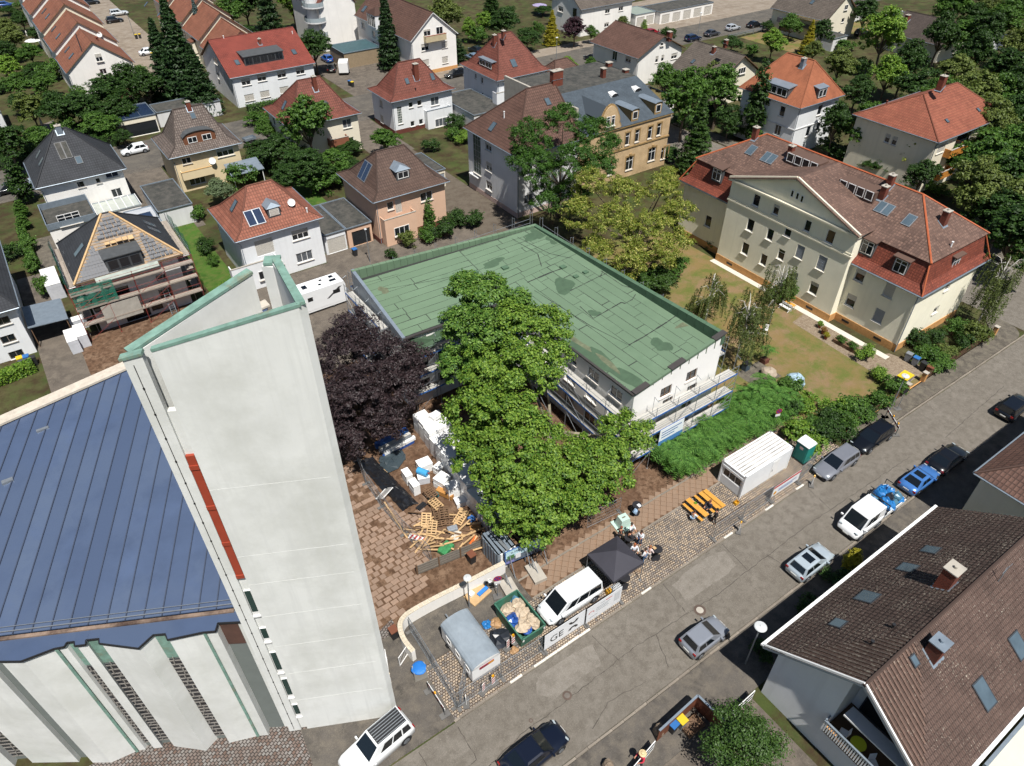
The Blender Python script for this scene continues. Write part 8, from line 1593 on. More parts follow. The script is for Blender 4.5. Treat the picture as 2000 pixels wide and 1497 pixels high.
for l,t,m in [('black bucket by the white wall',c4(345,705),M_DARK),('white bucket by the white wall',c4(385,685),M_WHITE2),('white bucket nearest the round sign',c4(445,712),M_WHITE2)]: p = at(t,.2); o = thing('bucket',l,'bucket',(p.x,p.y,.02)); MB().lathe([(.13,0),(.17,.36),(.15,.36),(.12,.04)],12).build('pail',m,o); MB().tube([(-.17,0,.33),(0,.05,.5),(.17,0,.33)],[.01] * 3,5).build('handle',M_STEEL,o)
# open corrugated shed
sh = thing('corrugated_shed','low corrugated metal shed with loose roof strips behind the site board','shed',(19.7,28.4,0));
for i in range(11): wbox('wall_sheet',M_ZINC if i % 2 else mat('zinc_dull','#7f8b95',metal=.3,rough=.5,var=.15),sh,-1.95 - (.04 if i % 2 else 0),-1.9,-1.1 + i * .2,-.9 + i * .2 - .004,0,2.0)
for i in range(18): wbox('front_sheet',M_WHITE2 if i % 2 else M_ZINC,sh,-1.9 + i * .21,-1.7 + i * .21 - .004,-1.16 - (.03 if i % 2 else 0),-1.1,0,1.9)
for i in range(12): MB().obox((-1.7 + i * .31,U(-.1,.1),2.05 + U(0,.05)),(.11,0,0),(0,1.15,.02),(0,0,.015)).build('roof_strip',rnd.choice([M_ZINC,M_DARK,M_WOODD,M_STEEL]),sh).rotation_euler = (0,0,U(-.06,.06))
wbox('back_wall',M_ZINCD,sh,-1.9,1.9,1.1,1.15,0,2.0); wbox('floor',M_DARK,sh,-1.9,1.9,-1.1,1.1,.02,.05); wbox('right_wall',M_ZINCD,sh,1.85,1.9,-1.1,1.1,0,2.0)
# slatted fence of the yard
sf = thing('slatted_fence','weathered grey slatted timber fence at the foot of the yard','fence',(12.5,30.5,0),math.atan2(-.8,5.4))
for k in range(4): wbox('post',M_WOODD,sf,k * 1.8 - .06,k * 1.8 + .06,-.06,.06,0,1.3)
for k in range(3):
 for j in range(8): wbox('slat',M_WOODG,sf,k * 1.8 + .07,k * 1.8 + 1.73,-.03 - .012 * (j % 2),.0,.1 + j * .14,.21 + j * .14)
# insulation stacks wrapped in film
M_EPS = mat('insulation_wrap','#f0f0ee',rough=.35,var=.05,scale=2,k=.88,spec=.5); M_EPSG = mat('insulation_grey','#cfd2d8',rough=.35,var=.1,scale=2,k=.82); M_PINKB = mat('insulation_side','#c4b6ac',rough=.6,var=.1,k=.8)
def eps(label,p,w,d,h,rz=0,m=None,z=0,layers=None,group=None):
 o = thing('insulation_stack',label,'insulation boards',(p[0],p[1],z),R(rz),group); n = layers or max(2,round(h / .45))
 for k in range(n): e = U(-.015,.015); MB().box(-w / 2 + e,w / 2 + e,-d / 2,d / 2,h * k / n + .006,h * (k + 1) / n - .006).build('pack',m or M_EPS,o)
 MB().box(-w / 2 - .02,w / 2 + .02,-d / 2 - .02,d / 2 + .02,h,h + .025).build('top_sheet',M_EPS,o); return o
k = 0
for i in range(12):
 v = 44.2 - i * 1.18; u = 20.75 - .09 * i * 1.0
 eps('tall wrapped insulation stack in the long white row beside the plane tree',(u,v),1.25,1.1,2.3 + (.0 if i % 3 else -.35),U(-3,3),M_EPS if i < 10 else M_EPSG,group='tall white stacks of insulation in a row')
for i in range(7): eps('second-row wrapped stack between the white row and the plane tree',(21.95 - .09 * i,43.6 - i * 1.35),1.15,1.2,1.7 + .3 * (i % 2),U(-8,8),group='second row of white stacks')
for l,t,w,d,h,z in [('white stack topped with bagged goods near the blue barrel',(10,1310,610),1.2,1.0,.9,0),('narrow stack of white panels left of the blue barrel',(10,1175,690),.6,1.0,1.1,0),('second narrow stack of white panels below the first',(10,1232,770),.6,1.0,1.1,0),('white stack right of the blue barrel',(10,1450,730),1.1,1.1,1.0,0),('tilted white pack on the lower stack',(10,1525,790),1.1,.9,1.2,0),('single white pack beside the broken pallets',(10,1592,905),.9,.8,.5,0),('loose white pack on top of the far stacks',(10,1395,240),.9,.7,.4,2.3),('white box pack behind the blue barrel',(10,1425,640),.8,.7,.8,0)]: p = at(t,z + h); eps(l,(p.x,p.y),w,d,h,U(-12,25),z=z)
p = at((10,1300,690),1.0); br = thing('barrel','bright blue plastic barrel lying on white bags','barrel',(p.x,p.y,.75),R(-62)); MB().cyl((-.5,0,.3),(.5,0,.3),.3,18).cyl((-.42,0,.3),(-.38,0,.3),.32,18).cyl((.38,0,.3),(.42,0,.3),.32,18).build('drum',mat('barrel_blue','#4ba7dc',rough=.35,var=.08,k=.82),br); MB().cyl((.5,.1,.3),(.58,.1,.3),.06,10).build('bung',M_BRED,br); eps('stack of bagged mortar under the blue barrel',(p.x,p.y),1.0,1.0,.72,-20,M_EPSG)
def pallet_me(m):
 mb = MB()
 for k in range(6): y = -.55 + k * .22; mb.box(-.4,.4,y - .05,y + .05,.12,.145)
 for x in (-.36,0,.36): mb.box(x - .05,x + .05,-.6,.6,.02,.115);
 return mb.data('pallet',m)
PA = [pallet_me(M_WOOD),pallet_me(M_WOODD)]
for i,(t,z,rz,tx_,mi,l) in enumerate([((10,1360,845),.9,5,0,1,'brown pallet on top of the teal strap pile'),((10,1400,930),.7,10,.1,0,'light pallet below the brown top one'),((10,1420,1010),.55,-20,.1,1,'dark weathered pallet in the pile'),((10,1465,1000),.7,-25,.15,1,'second dark weathered pallet leaning right'),((10,1325,1055),.6,-30,.35,0,'pale pallet leaning over the timber heap'),((10,1370,1115),.5,-35,.25,0,'pale pallet at the front of the timber heap'),((10,1590,1045),.3,-60,.1,0,'pale pallet lying beside the orange board'),((10,1505,1050),.25,-30,.2,1,'dark pallet half buried in boards'),((10,1440,1060),.3,-20,0,1,'dark pallet under the leaning ones')]):
 p = at(t,z); o = link('pallet',PA[mi],None,(p.x,p.y,max(0,z - .15)),R(rz)); o.rotation_euler = (tx_,tx_ * .5,R(rz)); tag(o,l,'pallet')
for i in range(52):
 t = (10,U(1210,1720),U(1000,1320)); p = at(t,.2); o = MB().box(-U(.4,1.0),U(.4,1.0),-.07,.07,0,.04).build('plank',M_WOOD if i % 4 else M_WOODD); o.location = (p.x,p.y,U(.05,.45)); o.rotation_euler = (U(-.15,.15),U(-.25,.25),U(-1.2,.6)); tag(o,'loose plank in the heap of broken pallets','plank','loose planks in the yard heap')
for l,t,w,d,h,m,rz in [('orange plastic board at the yard corner',(10,1695,1232),.9,.25,.25,mat('orange_plastic','#e0702e',var=.05),25),('brown plywood sheet beside the white row',(10,1640,1010),.35,1.5,.06,M_WOOD,20),('large plywood sheet leaning by the corrugated shed',(10,1710,1120),.9,.9,.05,mat('plywood','#b98a55',var=.12),-30),('grey crate of fittings on the timber heap',(10,1533,1140),.8,.5,.35,mat('crate_grey','#8f959c',var=.3,scale=6),-15),('teal strap bundle under the brown pallet',(10,1385,885),.9,.4,.3,mat('teal_straps','#2f7c84',var=.1),10),('wooden crate of green bottles at the slatted fence',(10,1480,1290),1.2,.8,.3,mat('green_crate','#3f8a55',var=.35,scale=5),20),('roll of blue pipe beside the white row',(10,1680,1060),.5,.5,.3,mat('pipe_blue','#3e6fb0',var=.2),10),('heap of brown sacking by the wood pile',(10,1400,960),.7,.5,.35,mat('sacking','#8f7350',var=.3,scale=5),40),('pale plasterboard offcuts on the timber heap',(10,1560,1190),.9,.6,.12,mat('plasterboard','#d6cfc2',var=.1),35),('dark rubber mat beside the pallets',(10,1290,960),.9,.5,.06,M_DARK,15),('orange bench beam stack behind the white packs',(10,1475,860),.5,1.6,.45,mat('formwork','#c08a4b',var=.15),25)]: p = at(t,h / 2); o = tag(MB().box(-w / 2,w / 2,-d / 2,d / 2,0,h).box(-w / 2 - .02,w / 2 + .02,-.04,.04,h,h + .04).build('site_material',m),l,'building material'); o.location = (p.x,p.y,.1); o.rotation_euler = (0,0,R(rz))
p = at((10,1255,1195),.3); o = thing('traffic_board','red and white striped board lying in the yard','traffic board',(p.x,p.y,.1),R(-55)); o.rotation_euler = (.3,0,R(-55)); wbox('board',M_BWHITE,o,-.7,.7,-.2,.2,.1,.14)
for k in range(4): MB().face([(-.6 + k * .34,-.19,.145),(-.43 + k * .34,-.19,.145),(-.3 + k * .34,.19,.145),(-.47 + k * .34,.19,.145)]).build('stripe',M_BRED,o)
# planks bundle, black tarp, grating
p = at((10,1080,440),.4); o = thing('scaffold_board_stack','stack of blue and white scaffold boards under the beech','boards',(p.x,p.y,0),R(4))
for i in range(11): wbox('board',[M_TARPB,M_WHITE2,M_STEEL,M_DECK,M_BLUEP][i % 5],o,-1.6 + U(-.2,.2),1.6 + U(-.2,.2),-1.1 + (i % 6) * .36,-.8 + (i % 6) * .36,.02 + .3 * (i // 6),.3 + .3 * (i // 6))
tb = thing('tarpaulin_heap','long heap under shiny black tarpaulin by the yard fence','tarpaulin',(14.9,40.3,0));
mb = MB(); n,m_ = 26,10; rr = random.Random(5); vs = []
for i in range(n + 1):
 y = 3.6 - 7.2 * i / n; x0 = -.35 + .75 * i / n
 for j in range(m_ + 1): s = -1 + 2 * j / m_; vs.append((x0 + s * .75 + rr.uniform(-.05,.05),y + rr.uniform(-.06,.06),max(.02,.62 * (1 - abs(s) ** 2.2) * (1 if 1 < i < n - 1 else .3) + rr.uniform(-.07,.07))))
mb.mesh(vs,[(i * (m_ + 1) + j,(i + 1) * (m_ + 1) + j,(i + 1) * (m_ + 1) + j + 1,i * (m_ + 1) + j + 1) for i in range(n) for j in range(m_)]); mb.build('sheet',mat('black_tarp','#1f2024',rough=.28,var=.2,scale=3,spec=.6),tb)
o = lump(1.0,77,.3,12,6,.25).build('sheeting',mat('dark_film','#3f4a50',rough=.2,var=.2,spec=.6)); p = at((10,1060,600),.1); o.location = (p.x,p.y,0); o.scale = (1.3,1.0,1); tag(o,'dark grey film spread beside the blue board stack','sheeting')
p = at((10,1000,850),.6); o = thing('grating','pale barred grating leaning over the yard fence','grating',(p.x,p.y,.55),R(25)); o.rotation_euler = (R(-35),0,R(25));
for y in (-.5,.5): MB().bar((-.7,y,0),(.7,y,0),.06).build('frame_bar',M_WHITE2,o)
for k in range(11): MB().bar((-.7 + k * .14,-.5,0),(-.7 + k * .14,.5,0),.035).build('bar',M_WHITE2,o)
for l,a_,b_ in [('long squared timber lying along the yard fence',(10,1000,920),(10,1180,1200)),('second squared timber beside the black tarpaulin',(10,890,580),(10,1020,690))]: a,b = at(a_,.2),at(b_,.2); o = MB().bar((0,0,0),b - a,.14,.12).build('timber_beam',M_WOOD); o.location = (a.x,a.y,.12); tag(o,l,'timber')
# ---- street party
te = thing('party_tent','black pop-up tent with four-sided roof beside the white van','tent',(24.75,21.85,0)); A = [(-1.5,-1.5),(1.5,-1.5),(1.5,1.5),(-1.5,1.5)]; mb = MB()
for i in range(4): j = (i + 1) % 4; a,b = A[i],A[j]; m = ((a[0] + b[0]) / 2 * .98,(a[1] + b[1]) / 2 * .98); mb.face([(*a,2.25),(*m,2.3),(0,0,3.2)]); mb.face([(*m,2.3),(*b,2.25),(0,0,3.2)]); mb.face([(*a,1.98),(*b,1.98),(*b,2.25),(*m,2.3),(*a,2.25)])
mb.build('canopy',M_TENT,te)
for a in A: MB().bar((a[0] * .97,a[1] * .97,0),(a[0] * .97,a[1] * .97,2.25),.045).box(a[0] * .97 - .08,a[0] * .97 + .08,a[1] * .97 - .08,a[1] * .97 + .08,0,.02).build('leg',M_STEEL,te)
def cocktail(label,t,r=.4,extra=None):
 p = at(t,1.1); o = thing('cocktail_table',label,'table',(p.x,p.y,.014)); MB().lathe([(r,0),(r,.03),(0,.031)],20,(0,0,1.1)).build('table_top',M_CLOTHB,o); mb = MB(); n = 16; z = [(.0,.33,.5),(.35,.12,.15),(.8,.14,.18),(1.1,r * .97,r * .97)]; vs = []
 for zz,r0,r1 in z:
  for k in range(n): a = 2 * math.pi * k / n; q = r0 + (r1 - r0) * max(0,math.cos(2 * a)) ** 2; vs.append((q * math.cos(a),q * math.sin(a),zz))
 mb.mesh(vs,[(i * n + k,i * n + (k + 1) % n,(i + 1) * n + (k + 1) % n,(i + 1) * n + k) for i in range(3) for k in range(n)]); mb.build('stretch_cover',M_CLOTHB,o,True); return o,p
cocktail('black cocktail table with a pale blue jacket hung over it',(11,975,945)); cocktail('black cocktail table with people gathered round behind the tent',(11,915,1200)); cocktail('black cocktail table with a paper on it right of the tent',(11,1135,1290)); cocktail('black cocktail table under the near corner of the tent',c4(1700,645))
p = at((11,960,960),1.1); o = lump(.2,12,.2,10,6,1.6).build('jacket',mat('denim_blue','#9db9d6',var=.12)); o.location = (p.x - .12,p.y - .2,.62); tag(o,'pale blue jacket draped on the cocktail table by the path','jacket'); o = tag(MB().box(-.12,.12,-.16,.16,0,.02).box(-.1,.14,-.12,.15,.02,.035).build('paper',M_BAN),'white papers lying on the cocktail table by the path','paper'); p = at((11,990,950),1.14); o.location = (p.x,p.y,1.15)
o = tag(MB().box(-.12,.12,-.14,.14,0,.03).build('serving_board',M_WOOD),'tan paper bag on the cocktail table right of the tent','paper'); p = at((11,1110,1280),1.14); o.location = (p.x,p.y,1.15)
def beer(label,t,w,L_,h,bench):
 p = at(t,h); o = thing('beer_bench' if bench else 'beer_table',label,'bench' if bench else 'table',(p.x,p.y,.014),R(0)); n = 2 if w < .4 else 4
 for k in range(n): x0 = -w / 2 + k * w / n; wbox('board',M_BEER,o,x0 + .004,x0 + w / n - .004,-L_ / 2,L_ / 2,h - .035,h)
 for y in (-L_ * .38,L_ * .38): MB().bar((-w * .42,y,0),(-w * .42,y,h - .035),.035).bar((w * .42,y,0),(w * .42,y,h - .035),.035).bar((-w * .42,y,.12),(w * .42,y,.12),.03).build('leg',mat('bench_steel','#3f5a45',var=.1),o)
beer('orange beer table with fruit and seated people',(11,1445,962),.5,2.2,.76,False); beer('orange beer bench on the left with the seated woman',(11,1410,1000),.25,2.2,.46,True); beer('orange beer bench between the two tables',(11,1500,935),.25,2.2,.46,True); beer('wide orange beer table nearest the site cabin',(11,1545,908),.5,2.2,.76,False); beer('second orange beer table pushed against the wide one',(11,1575,893),.5,2.2,.76,False)
p = at((11,1430,930),.8); o = tag(lump(.13,5,.25,9,5,.6).build('fruit_bowl',leafmat('fruit_green','#8fc23a','#5f9a2a')),'heap of bright green leaves or fruit on the beer table','food'); o.location = (p.x,p.y,.775)
p = at((11,1750,925),.2); o = thing('crate','orange yellow crate at the corner of the site cabin','crate',(p.x,p.y,.014));
for a in ((-.2,.2,-.15,-.13),(-.2,.2,.13,.15),(-.2,-.18,-.13,.13),(.18,.2,-.13,.13)): wbox('side',mat('crate_yellow','#d9a026',var=.06),o,*a,0,.28)
wbox('base',MATS['crate_yellow'],o,-.18,.18,-.13,.13,0,.03)
for i,(x,l) in enumerate([(1545,'left drinks crate behind the white banner'),(1590,'middle drinks crate behind the white banner'),(1630,'right drinks crate behind the white banner')]):
 p = at(c4(x,770 - i * 25),.4); o = thing('drinks_crate',l,'crate',(p.x,p.y,.014)); wbox('case',mat('crate_white','#c8ccd0',var=.1) if i else MATS['crate_yellow'],o,-.2,.2,-.15,.15,0,.5)
 for k in range(6): MB().cyl((-.13 + (k % 3) * .13,-.07 + (k // 3) * .14,.5),(-.13 + (k % 3) * .13,-.07 + (k // 3) * .14,.56),.035,8).build('bottle',M_DARK,o)
mt = thing('stone_box','mint green box on a pale square base beside the path','box',(28.6,25.05,.03),R(-8)); MT = mat('mint_paint','#bcd6cb',rough=.6,var=.05,k=.85); wbox('base',MT,mt,-.75,.75,-.7,.7,0,.1); mb = MB();
mb.prism([(-.5,-.4),(.45,-.4),(.45,.4),(-.5,.4)],.1,.12); q = [(-1,-1),(1,-1),(1,1),(-1,1)]
for i in range(4): a,b = q[i],q[(i + 1) % 4]; mb.face([(a[0] * .5,a[1] * .45,.1),(b[0] * .5,b[1] * .45,.1),(b[0] * .38,b[1] * .34,1.05),(a[0] * .38,a[1] * .34,1.05)])
mb.face([(a[0] * .38,a[1] * .34,1.05) for a in q]); mb.build('body',MT,mt); wbox('slot',M_WOODG,mt,-.16,.16,-.06,.06,1.051,1.06)
# site cabin and toilet
ca = thing('site_cabin','white site cabin container with streaked flat roof and office windows','site cabin',(41.75,22.75,.014)); M_CAB = mat('cabin_white','#e9ebec',rough=.5,var=.03,k=.88); mb = MB()
hl = []
wall_grid(mb,'W',Vector((-3.03,1.22,0)),2.44,.08,2.5,[(.25,2.2,1.05,2.0)],.08); wall_grid(mb,'S',Vector((-3.03,-1.22,0)),6.06,.08,2.5,[],.08); wall_grid(mb,'E',Vector((3.03,-1.22,0)),2.44,.08,2.5,[],.08); wall_grid(mb,'N',Vector((3.03,1.22,0)),6.06,.08,2.5,[],.08); mb.build('wall',M_CAB,ca)
put_window(ca,'W',(-2.97,-.005,1.05),1.95,.95,'n'); wbox('shutter_box',M_CAB,ca,-3.09,-3.03,-1.1,1.1,2.0,2.25); d_ = wbox('door',M_WHITE2,ca,.6,1.5,-1.245,-1.225,.15,2.2); MB().bar((.75,-1.27,1.0),(.75,-1.27,1.25),.025).build('handle',M_DARK,d_)
for x in (-3.0,3.0):
 for y in (-1.19,1.19): wbox('corner_post',M_CAB,ca,x - .07,x + .07,y - .07,y + .07,0,2.6)
wbox('roof_frame',M_CAB,ca,-3.08,3.08,-1.27,1.27,2.5,2.6)
for k in range(14): wbox('roof_rib',mat('cabin_roof_dirty','#b8b4ae',rough=.8,var=.3,scale=1.2,col2='#7d776f',c2=.55) if k % 2 else M_CAB,ca,-2.95,2.95,-1.15 + k * .166,-1.15 + k * .166 + .12,2.601,2.625)
tl = thing('portable_toilet','teal portable toilet with white roof beside the site cabin','portable toilet',(46.9,21.5,.014)); M_TEAL = mat('toilet_teal','#1f8f85',rough=.5,var=.08,k=.78); wbox('body',M_TEAL,tl,-.55,.55,-.6,.6,.1,2.05); mb = MB(); q = [(-.6,-.65),(.6,-.65),(.6,.65),(-.6,.65)]
for i in range(4): a,b = q[i],q[(i + 1) % 4]; mb.face([(*a,2.05),(*b,2.05),(b[0] * .6,b[1] * .85,2.35),(a[0] * .6,a[1] * .85,2.35)])
mb.face([(a[0] * .6,a[1] * .85,2.35) for a in q]); mb.build('roof',M_WHITE2,tl); d_ = wbox('door',mat('toilet_teal_door','#1a7a73',rough=.5,var=.08),tl,-.575,-.552,-.45,.45,.2,1.95); wbox('notice',mat('notice_red','#d8b9b4',var=.1),d_,-.58,-.576,-.15,.2,1.45,1.75); wbox('base',M_DARK,tl,-.6,.6,-.65,.65,0,.1)
# picket fence along the garden
pf = thing('picket_fence','brown picket fence between pavement and garden shrubs','fence',(52.6,21.35,0)); pk = MB().box(-.035,.035,-.012,.012,.12,1.0).data('picket',M_WOODD)
for k in range(190):
 x = k * .142
 if 10.1 < x < 13.4: continue
 link('picket',pk,pf,(x,-.03,0))
for z in (.3,.8): wbox('rail',M_WOODD,pf,0,10.1,-.018,.03,z,z + .07); wbox('rail',M_WOODD,pf,13.4,27,-.018,.03,z,z + .07)
for x in (10.25,13.3,27.1): o = wbox('pillar',PL_SAND,pf,x - .2,x + .2,-.2,.2,0,1.15); wbox('cap',M_CONC,o,x - .25,x + .25,-.25,.25,1.15,1.23)
wbox('kerb',PL_SAND,pf,0,27,-.1,.1,0,.1)
# lawn furniture by the cream building
def bench(label,t,rz):
 p = at(t,.4); o = thing('garden_bench',label,'bench',(p.x,p.y,.01),R(rz))
 for k in range(3): wbox('slat',M_WHITE2,o,-.7,.7,-.2 + k * .14,-.09 + k * .14,.42,.45)
 for k in range(2): wbox('back_slat',M_WHITE2,o,-.7,.7,.22,.25,.6 + k * .15,.7 + k * .15)
 for x in (-.62,.62): MB().bar((x,-.2,0),(x,.2,.44),.05).bar((x,.24,0),(x,.26,.9),.05).build('leg',M_WHITE2,o)
bench('white garden bench by the pale perimeter paving',(1533,600),-90); o = thing('garden_table','orange wooden garden table beside the white bench','table',at((1541,597),.4)); o.location.z = 0; wbox('top',M_BEER,o,-.3,.3,-.7,.7,.68,.72)
for x in (-.25,.25):
 for y in (-.6,.6): MB().bar((x,y,0),(x,y,.68),.05).build('leg',M_WHITE2,o)
p = at((1480,643),.4); o = thing('garden_table','small wooden table under the birch between two white chairs','table',(p.x,p.y,0)); wbox('top',mat('table_wood','#c08a5c',var=.1),o,-.4,.4,-.4,.4,.66,.7)
for x in (-.35,.35):
 for y in (-.35,.35): MB().bar((x,y,0),(x,y,.66),.05).build('leg',M_WOODD,o)
chair('white folding chair left of the table under the birch',at((1469,646),0),R(120),M_WHITE2); chair('white folding chair right of the table under the birch',at((1494,650),0),R(-60),M_WHITE2)
for l,t,r,m,sq_ in [('beige covered garden furniture on the lawn edge',(1502,727),.8,mat('cover_beige','#b3a491',var=.1),.8),('pale blue covered parasol or paddling tent behind the shrubs',(1552,748),.95,mat('cover_blue','#a9c3d4',var=.08),1.1)]: p = at(t,.5); o = tag(lump(r,31,.08,14,8,sq_).build('garden_cover',m),l,'cover'); o.location = (p.x,p.y,0)
p = at((1457,716),.4); o = thing('storage_box','dark blue grey box on the lawn edge by the scaffold','box',(p.x,p.y,0)); wbox('body',mat('box_slate','#3f4f5c',var=.1),o,-.35,.35,-.3,.3,0,.85); wbox('lid',M_DARK,o,-.38,.38,-.33,.33,.85,.92)
p = at((1480,735),0); sheet('garden_terrace',[(p.x - 1.6,p.y - 1.4),(p.x + 2.0,p.y - 1.4),(p.x + 2.0,p.y + 1.6),(p.x - 1.6,p.y + 1.6)],.02,M_PAVE)
# ---- things left and behind
def stackprint(label,t,w,d,h,rz=0): p = at(t,h); o = eps(label,(p.x,p.y),w,d,h,rz,M_EPSG); mb = MB()
for l,t,w,d,h in [('wrapped insulation stack with red print by the house scaffold, front left',(137,655),1.0,2.6,1.6),('wrapped insulation stack with red print by the house scaffold, right',(155,645),1.0,2.6,1.5),('wrapped pale stack beside the two printed ones',(150,622),1.6,1.0,1.2),('long wrapped insulation stack along the left boundary',(97,540),1.6,4.5,2.0)]: stackprint(l,t,w,d,h)
cpv = thing('carport','lean-to carport with corrugated grey roof beside the left house','carport',(-5.0,81.5,0)); MB().obox((0,0,2.5),(1.9,0,-.12),(0,2.4,0),(0,0,.04)).build('roof',M_ZINC,cpv)
for x in (-1.7,1.7):
 for y in (-2.2,2.2): MB().bar((x,y,0),(x,y,2.4),.09).build('post',M_WOODD,cpv)
gr = thing('guard_rail','grey road guard rail on the far kerb at the top right','guard rail',(146,119.2,0))
for k in range(8): MB().bar((k * 3,0,0),(k * 3,0,.9),.1).build('post',M_STEEL,gr)
for z in (.5,.85): wbox('rail',M_STEEL,gr,0,21,-.05,.05,z,z + .22)
def parasol(label,t,col,r=1.4,closed=False):
 p = at(t,2.2); o = thing('parasol',label,'parasol',(p.x,p.y,0)); MB().cyl((0,0,0),(0,0,2.4),.03,6).lathe([(.25,0),(.25,.08)],10).build('pole',M_STEEL,o); MB().lathe([(r,2.05),(r * .5,2.3),(.02,2.5)] if not closed else [(.06,1.0),(.22,1.3),(.12,2.2),(.02,2.45)],8).build('canopy',mat('parasol' + col,col,rough=.8,var=.05),o)
parasol('pale violet parasol on the terrace at the top edge',(1054,9),'#9d93b4',2.0); parasol('white closed parasol on the wooden deck',(77,232),'#e2ddd6',closed=True); parasol('white garden parasol left of the terrace roofs',(64,78),'#e8e8e6',1.8); parasol('closed white parasol in the terrace garden',(50,62),'#dedad2',closed=True)
sheet('wooden_deck',[tuple(at(t,0).xy) for t in [(80,245),(105,235),(112,262),(88,275)]],.02,M_WOODG)
# timber-walled yard and gates at the bottom edge
ty_ = thing('timber_screen','brown timber screen wall with grey coping at the bottom pavement','fence',(18.8,10.9,0))
for (x0,y0,x1,y1) in ((0,0,3.6,.2),(3.6,.2,3.75,-1.9)):
 d = Vector((x1 - x0,y1 - y0,0)); L_ = d.length; n = int(L_ / .13); d.normalize()
 for k in range(n): c = Vector((x0,y0,0)) + d * ((k + .5) * L_ / n); MB().obox(c + Vector((0,0,.8)),d * .058,Vector((-d.y,d.x,0)) * .02,Vector((0,0,.8))).build('board',mat('red_brown_boards','#7d4a34',var=.15,rand=.3),ty_)
 MB().bar((x0,y0,1.63),(x1,y1,1.63),.14,.06).build('coping',M_ZINC,ty_)
pl_ = mat('mossy_stone','#8a7a68',rough=.95,var=.3,scale=3,bump=.5)
for l,t in [('mossy stone pillar left of the timber screen',(1288,1422)),('mossy stone pillar by the bottom gate',(1188,1492))]: p = at(t,.7); o = tag(lump(.38,9,.1,8,8,1.6).build('stone_pillar',pl_),l,'pillar'); o.location = (p.x,p.y,0)
for l,a_,b_ in [('white metal gate with dark infill at the bottom edge',(16.2,10.35),(18.3,10.7)),('white metal gate leaf between the yew and the gable',(23.6,9.2),(25.9,9.3))]:
 a,b = Vector((*a_,0)),Vector((*b_,0)); d = b - a; g = thing('gate',l,'gate',a,math.atan2(d.y,d.x)); L_ = d.length; mb = MB()
 for z in (.12,.62,1.15): mb.bar((0,0,z),(L_,0,z),.05)
 for x in (0,L_ / 2,L_): mb.bar((x,0,.1),(x,0,1.18),.06)
 mb.build('frame',M_WHITE2,g); wbox('infill',M_DKFRAME,g,.05,L_ - .05,-.01,.01,.15,1.1)
sheet('bottom_yard',rect(14,26,2,9.6),.012,M_YARD); p = at((1345,1440),0); o = thing('vegetable_bed','dark timber raised bed behind the yellow bin','raised bed',(p.x + .6,p.y + .3,0));
for a in ((-.7,.7,-.45,-.4),(-.7,.7,.4,.45),(-.7,-.65,-.4,.4),(.65,.7,-.4,.4)): wbox('board',M_WOODD,o,*a,0,.4)
wbox('soil',M_SOIL,o,-.65,.65,-.4,.4,0,.3)
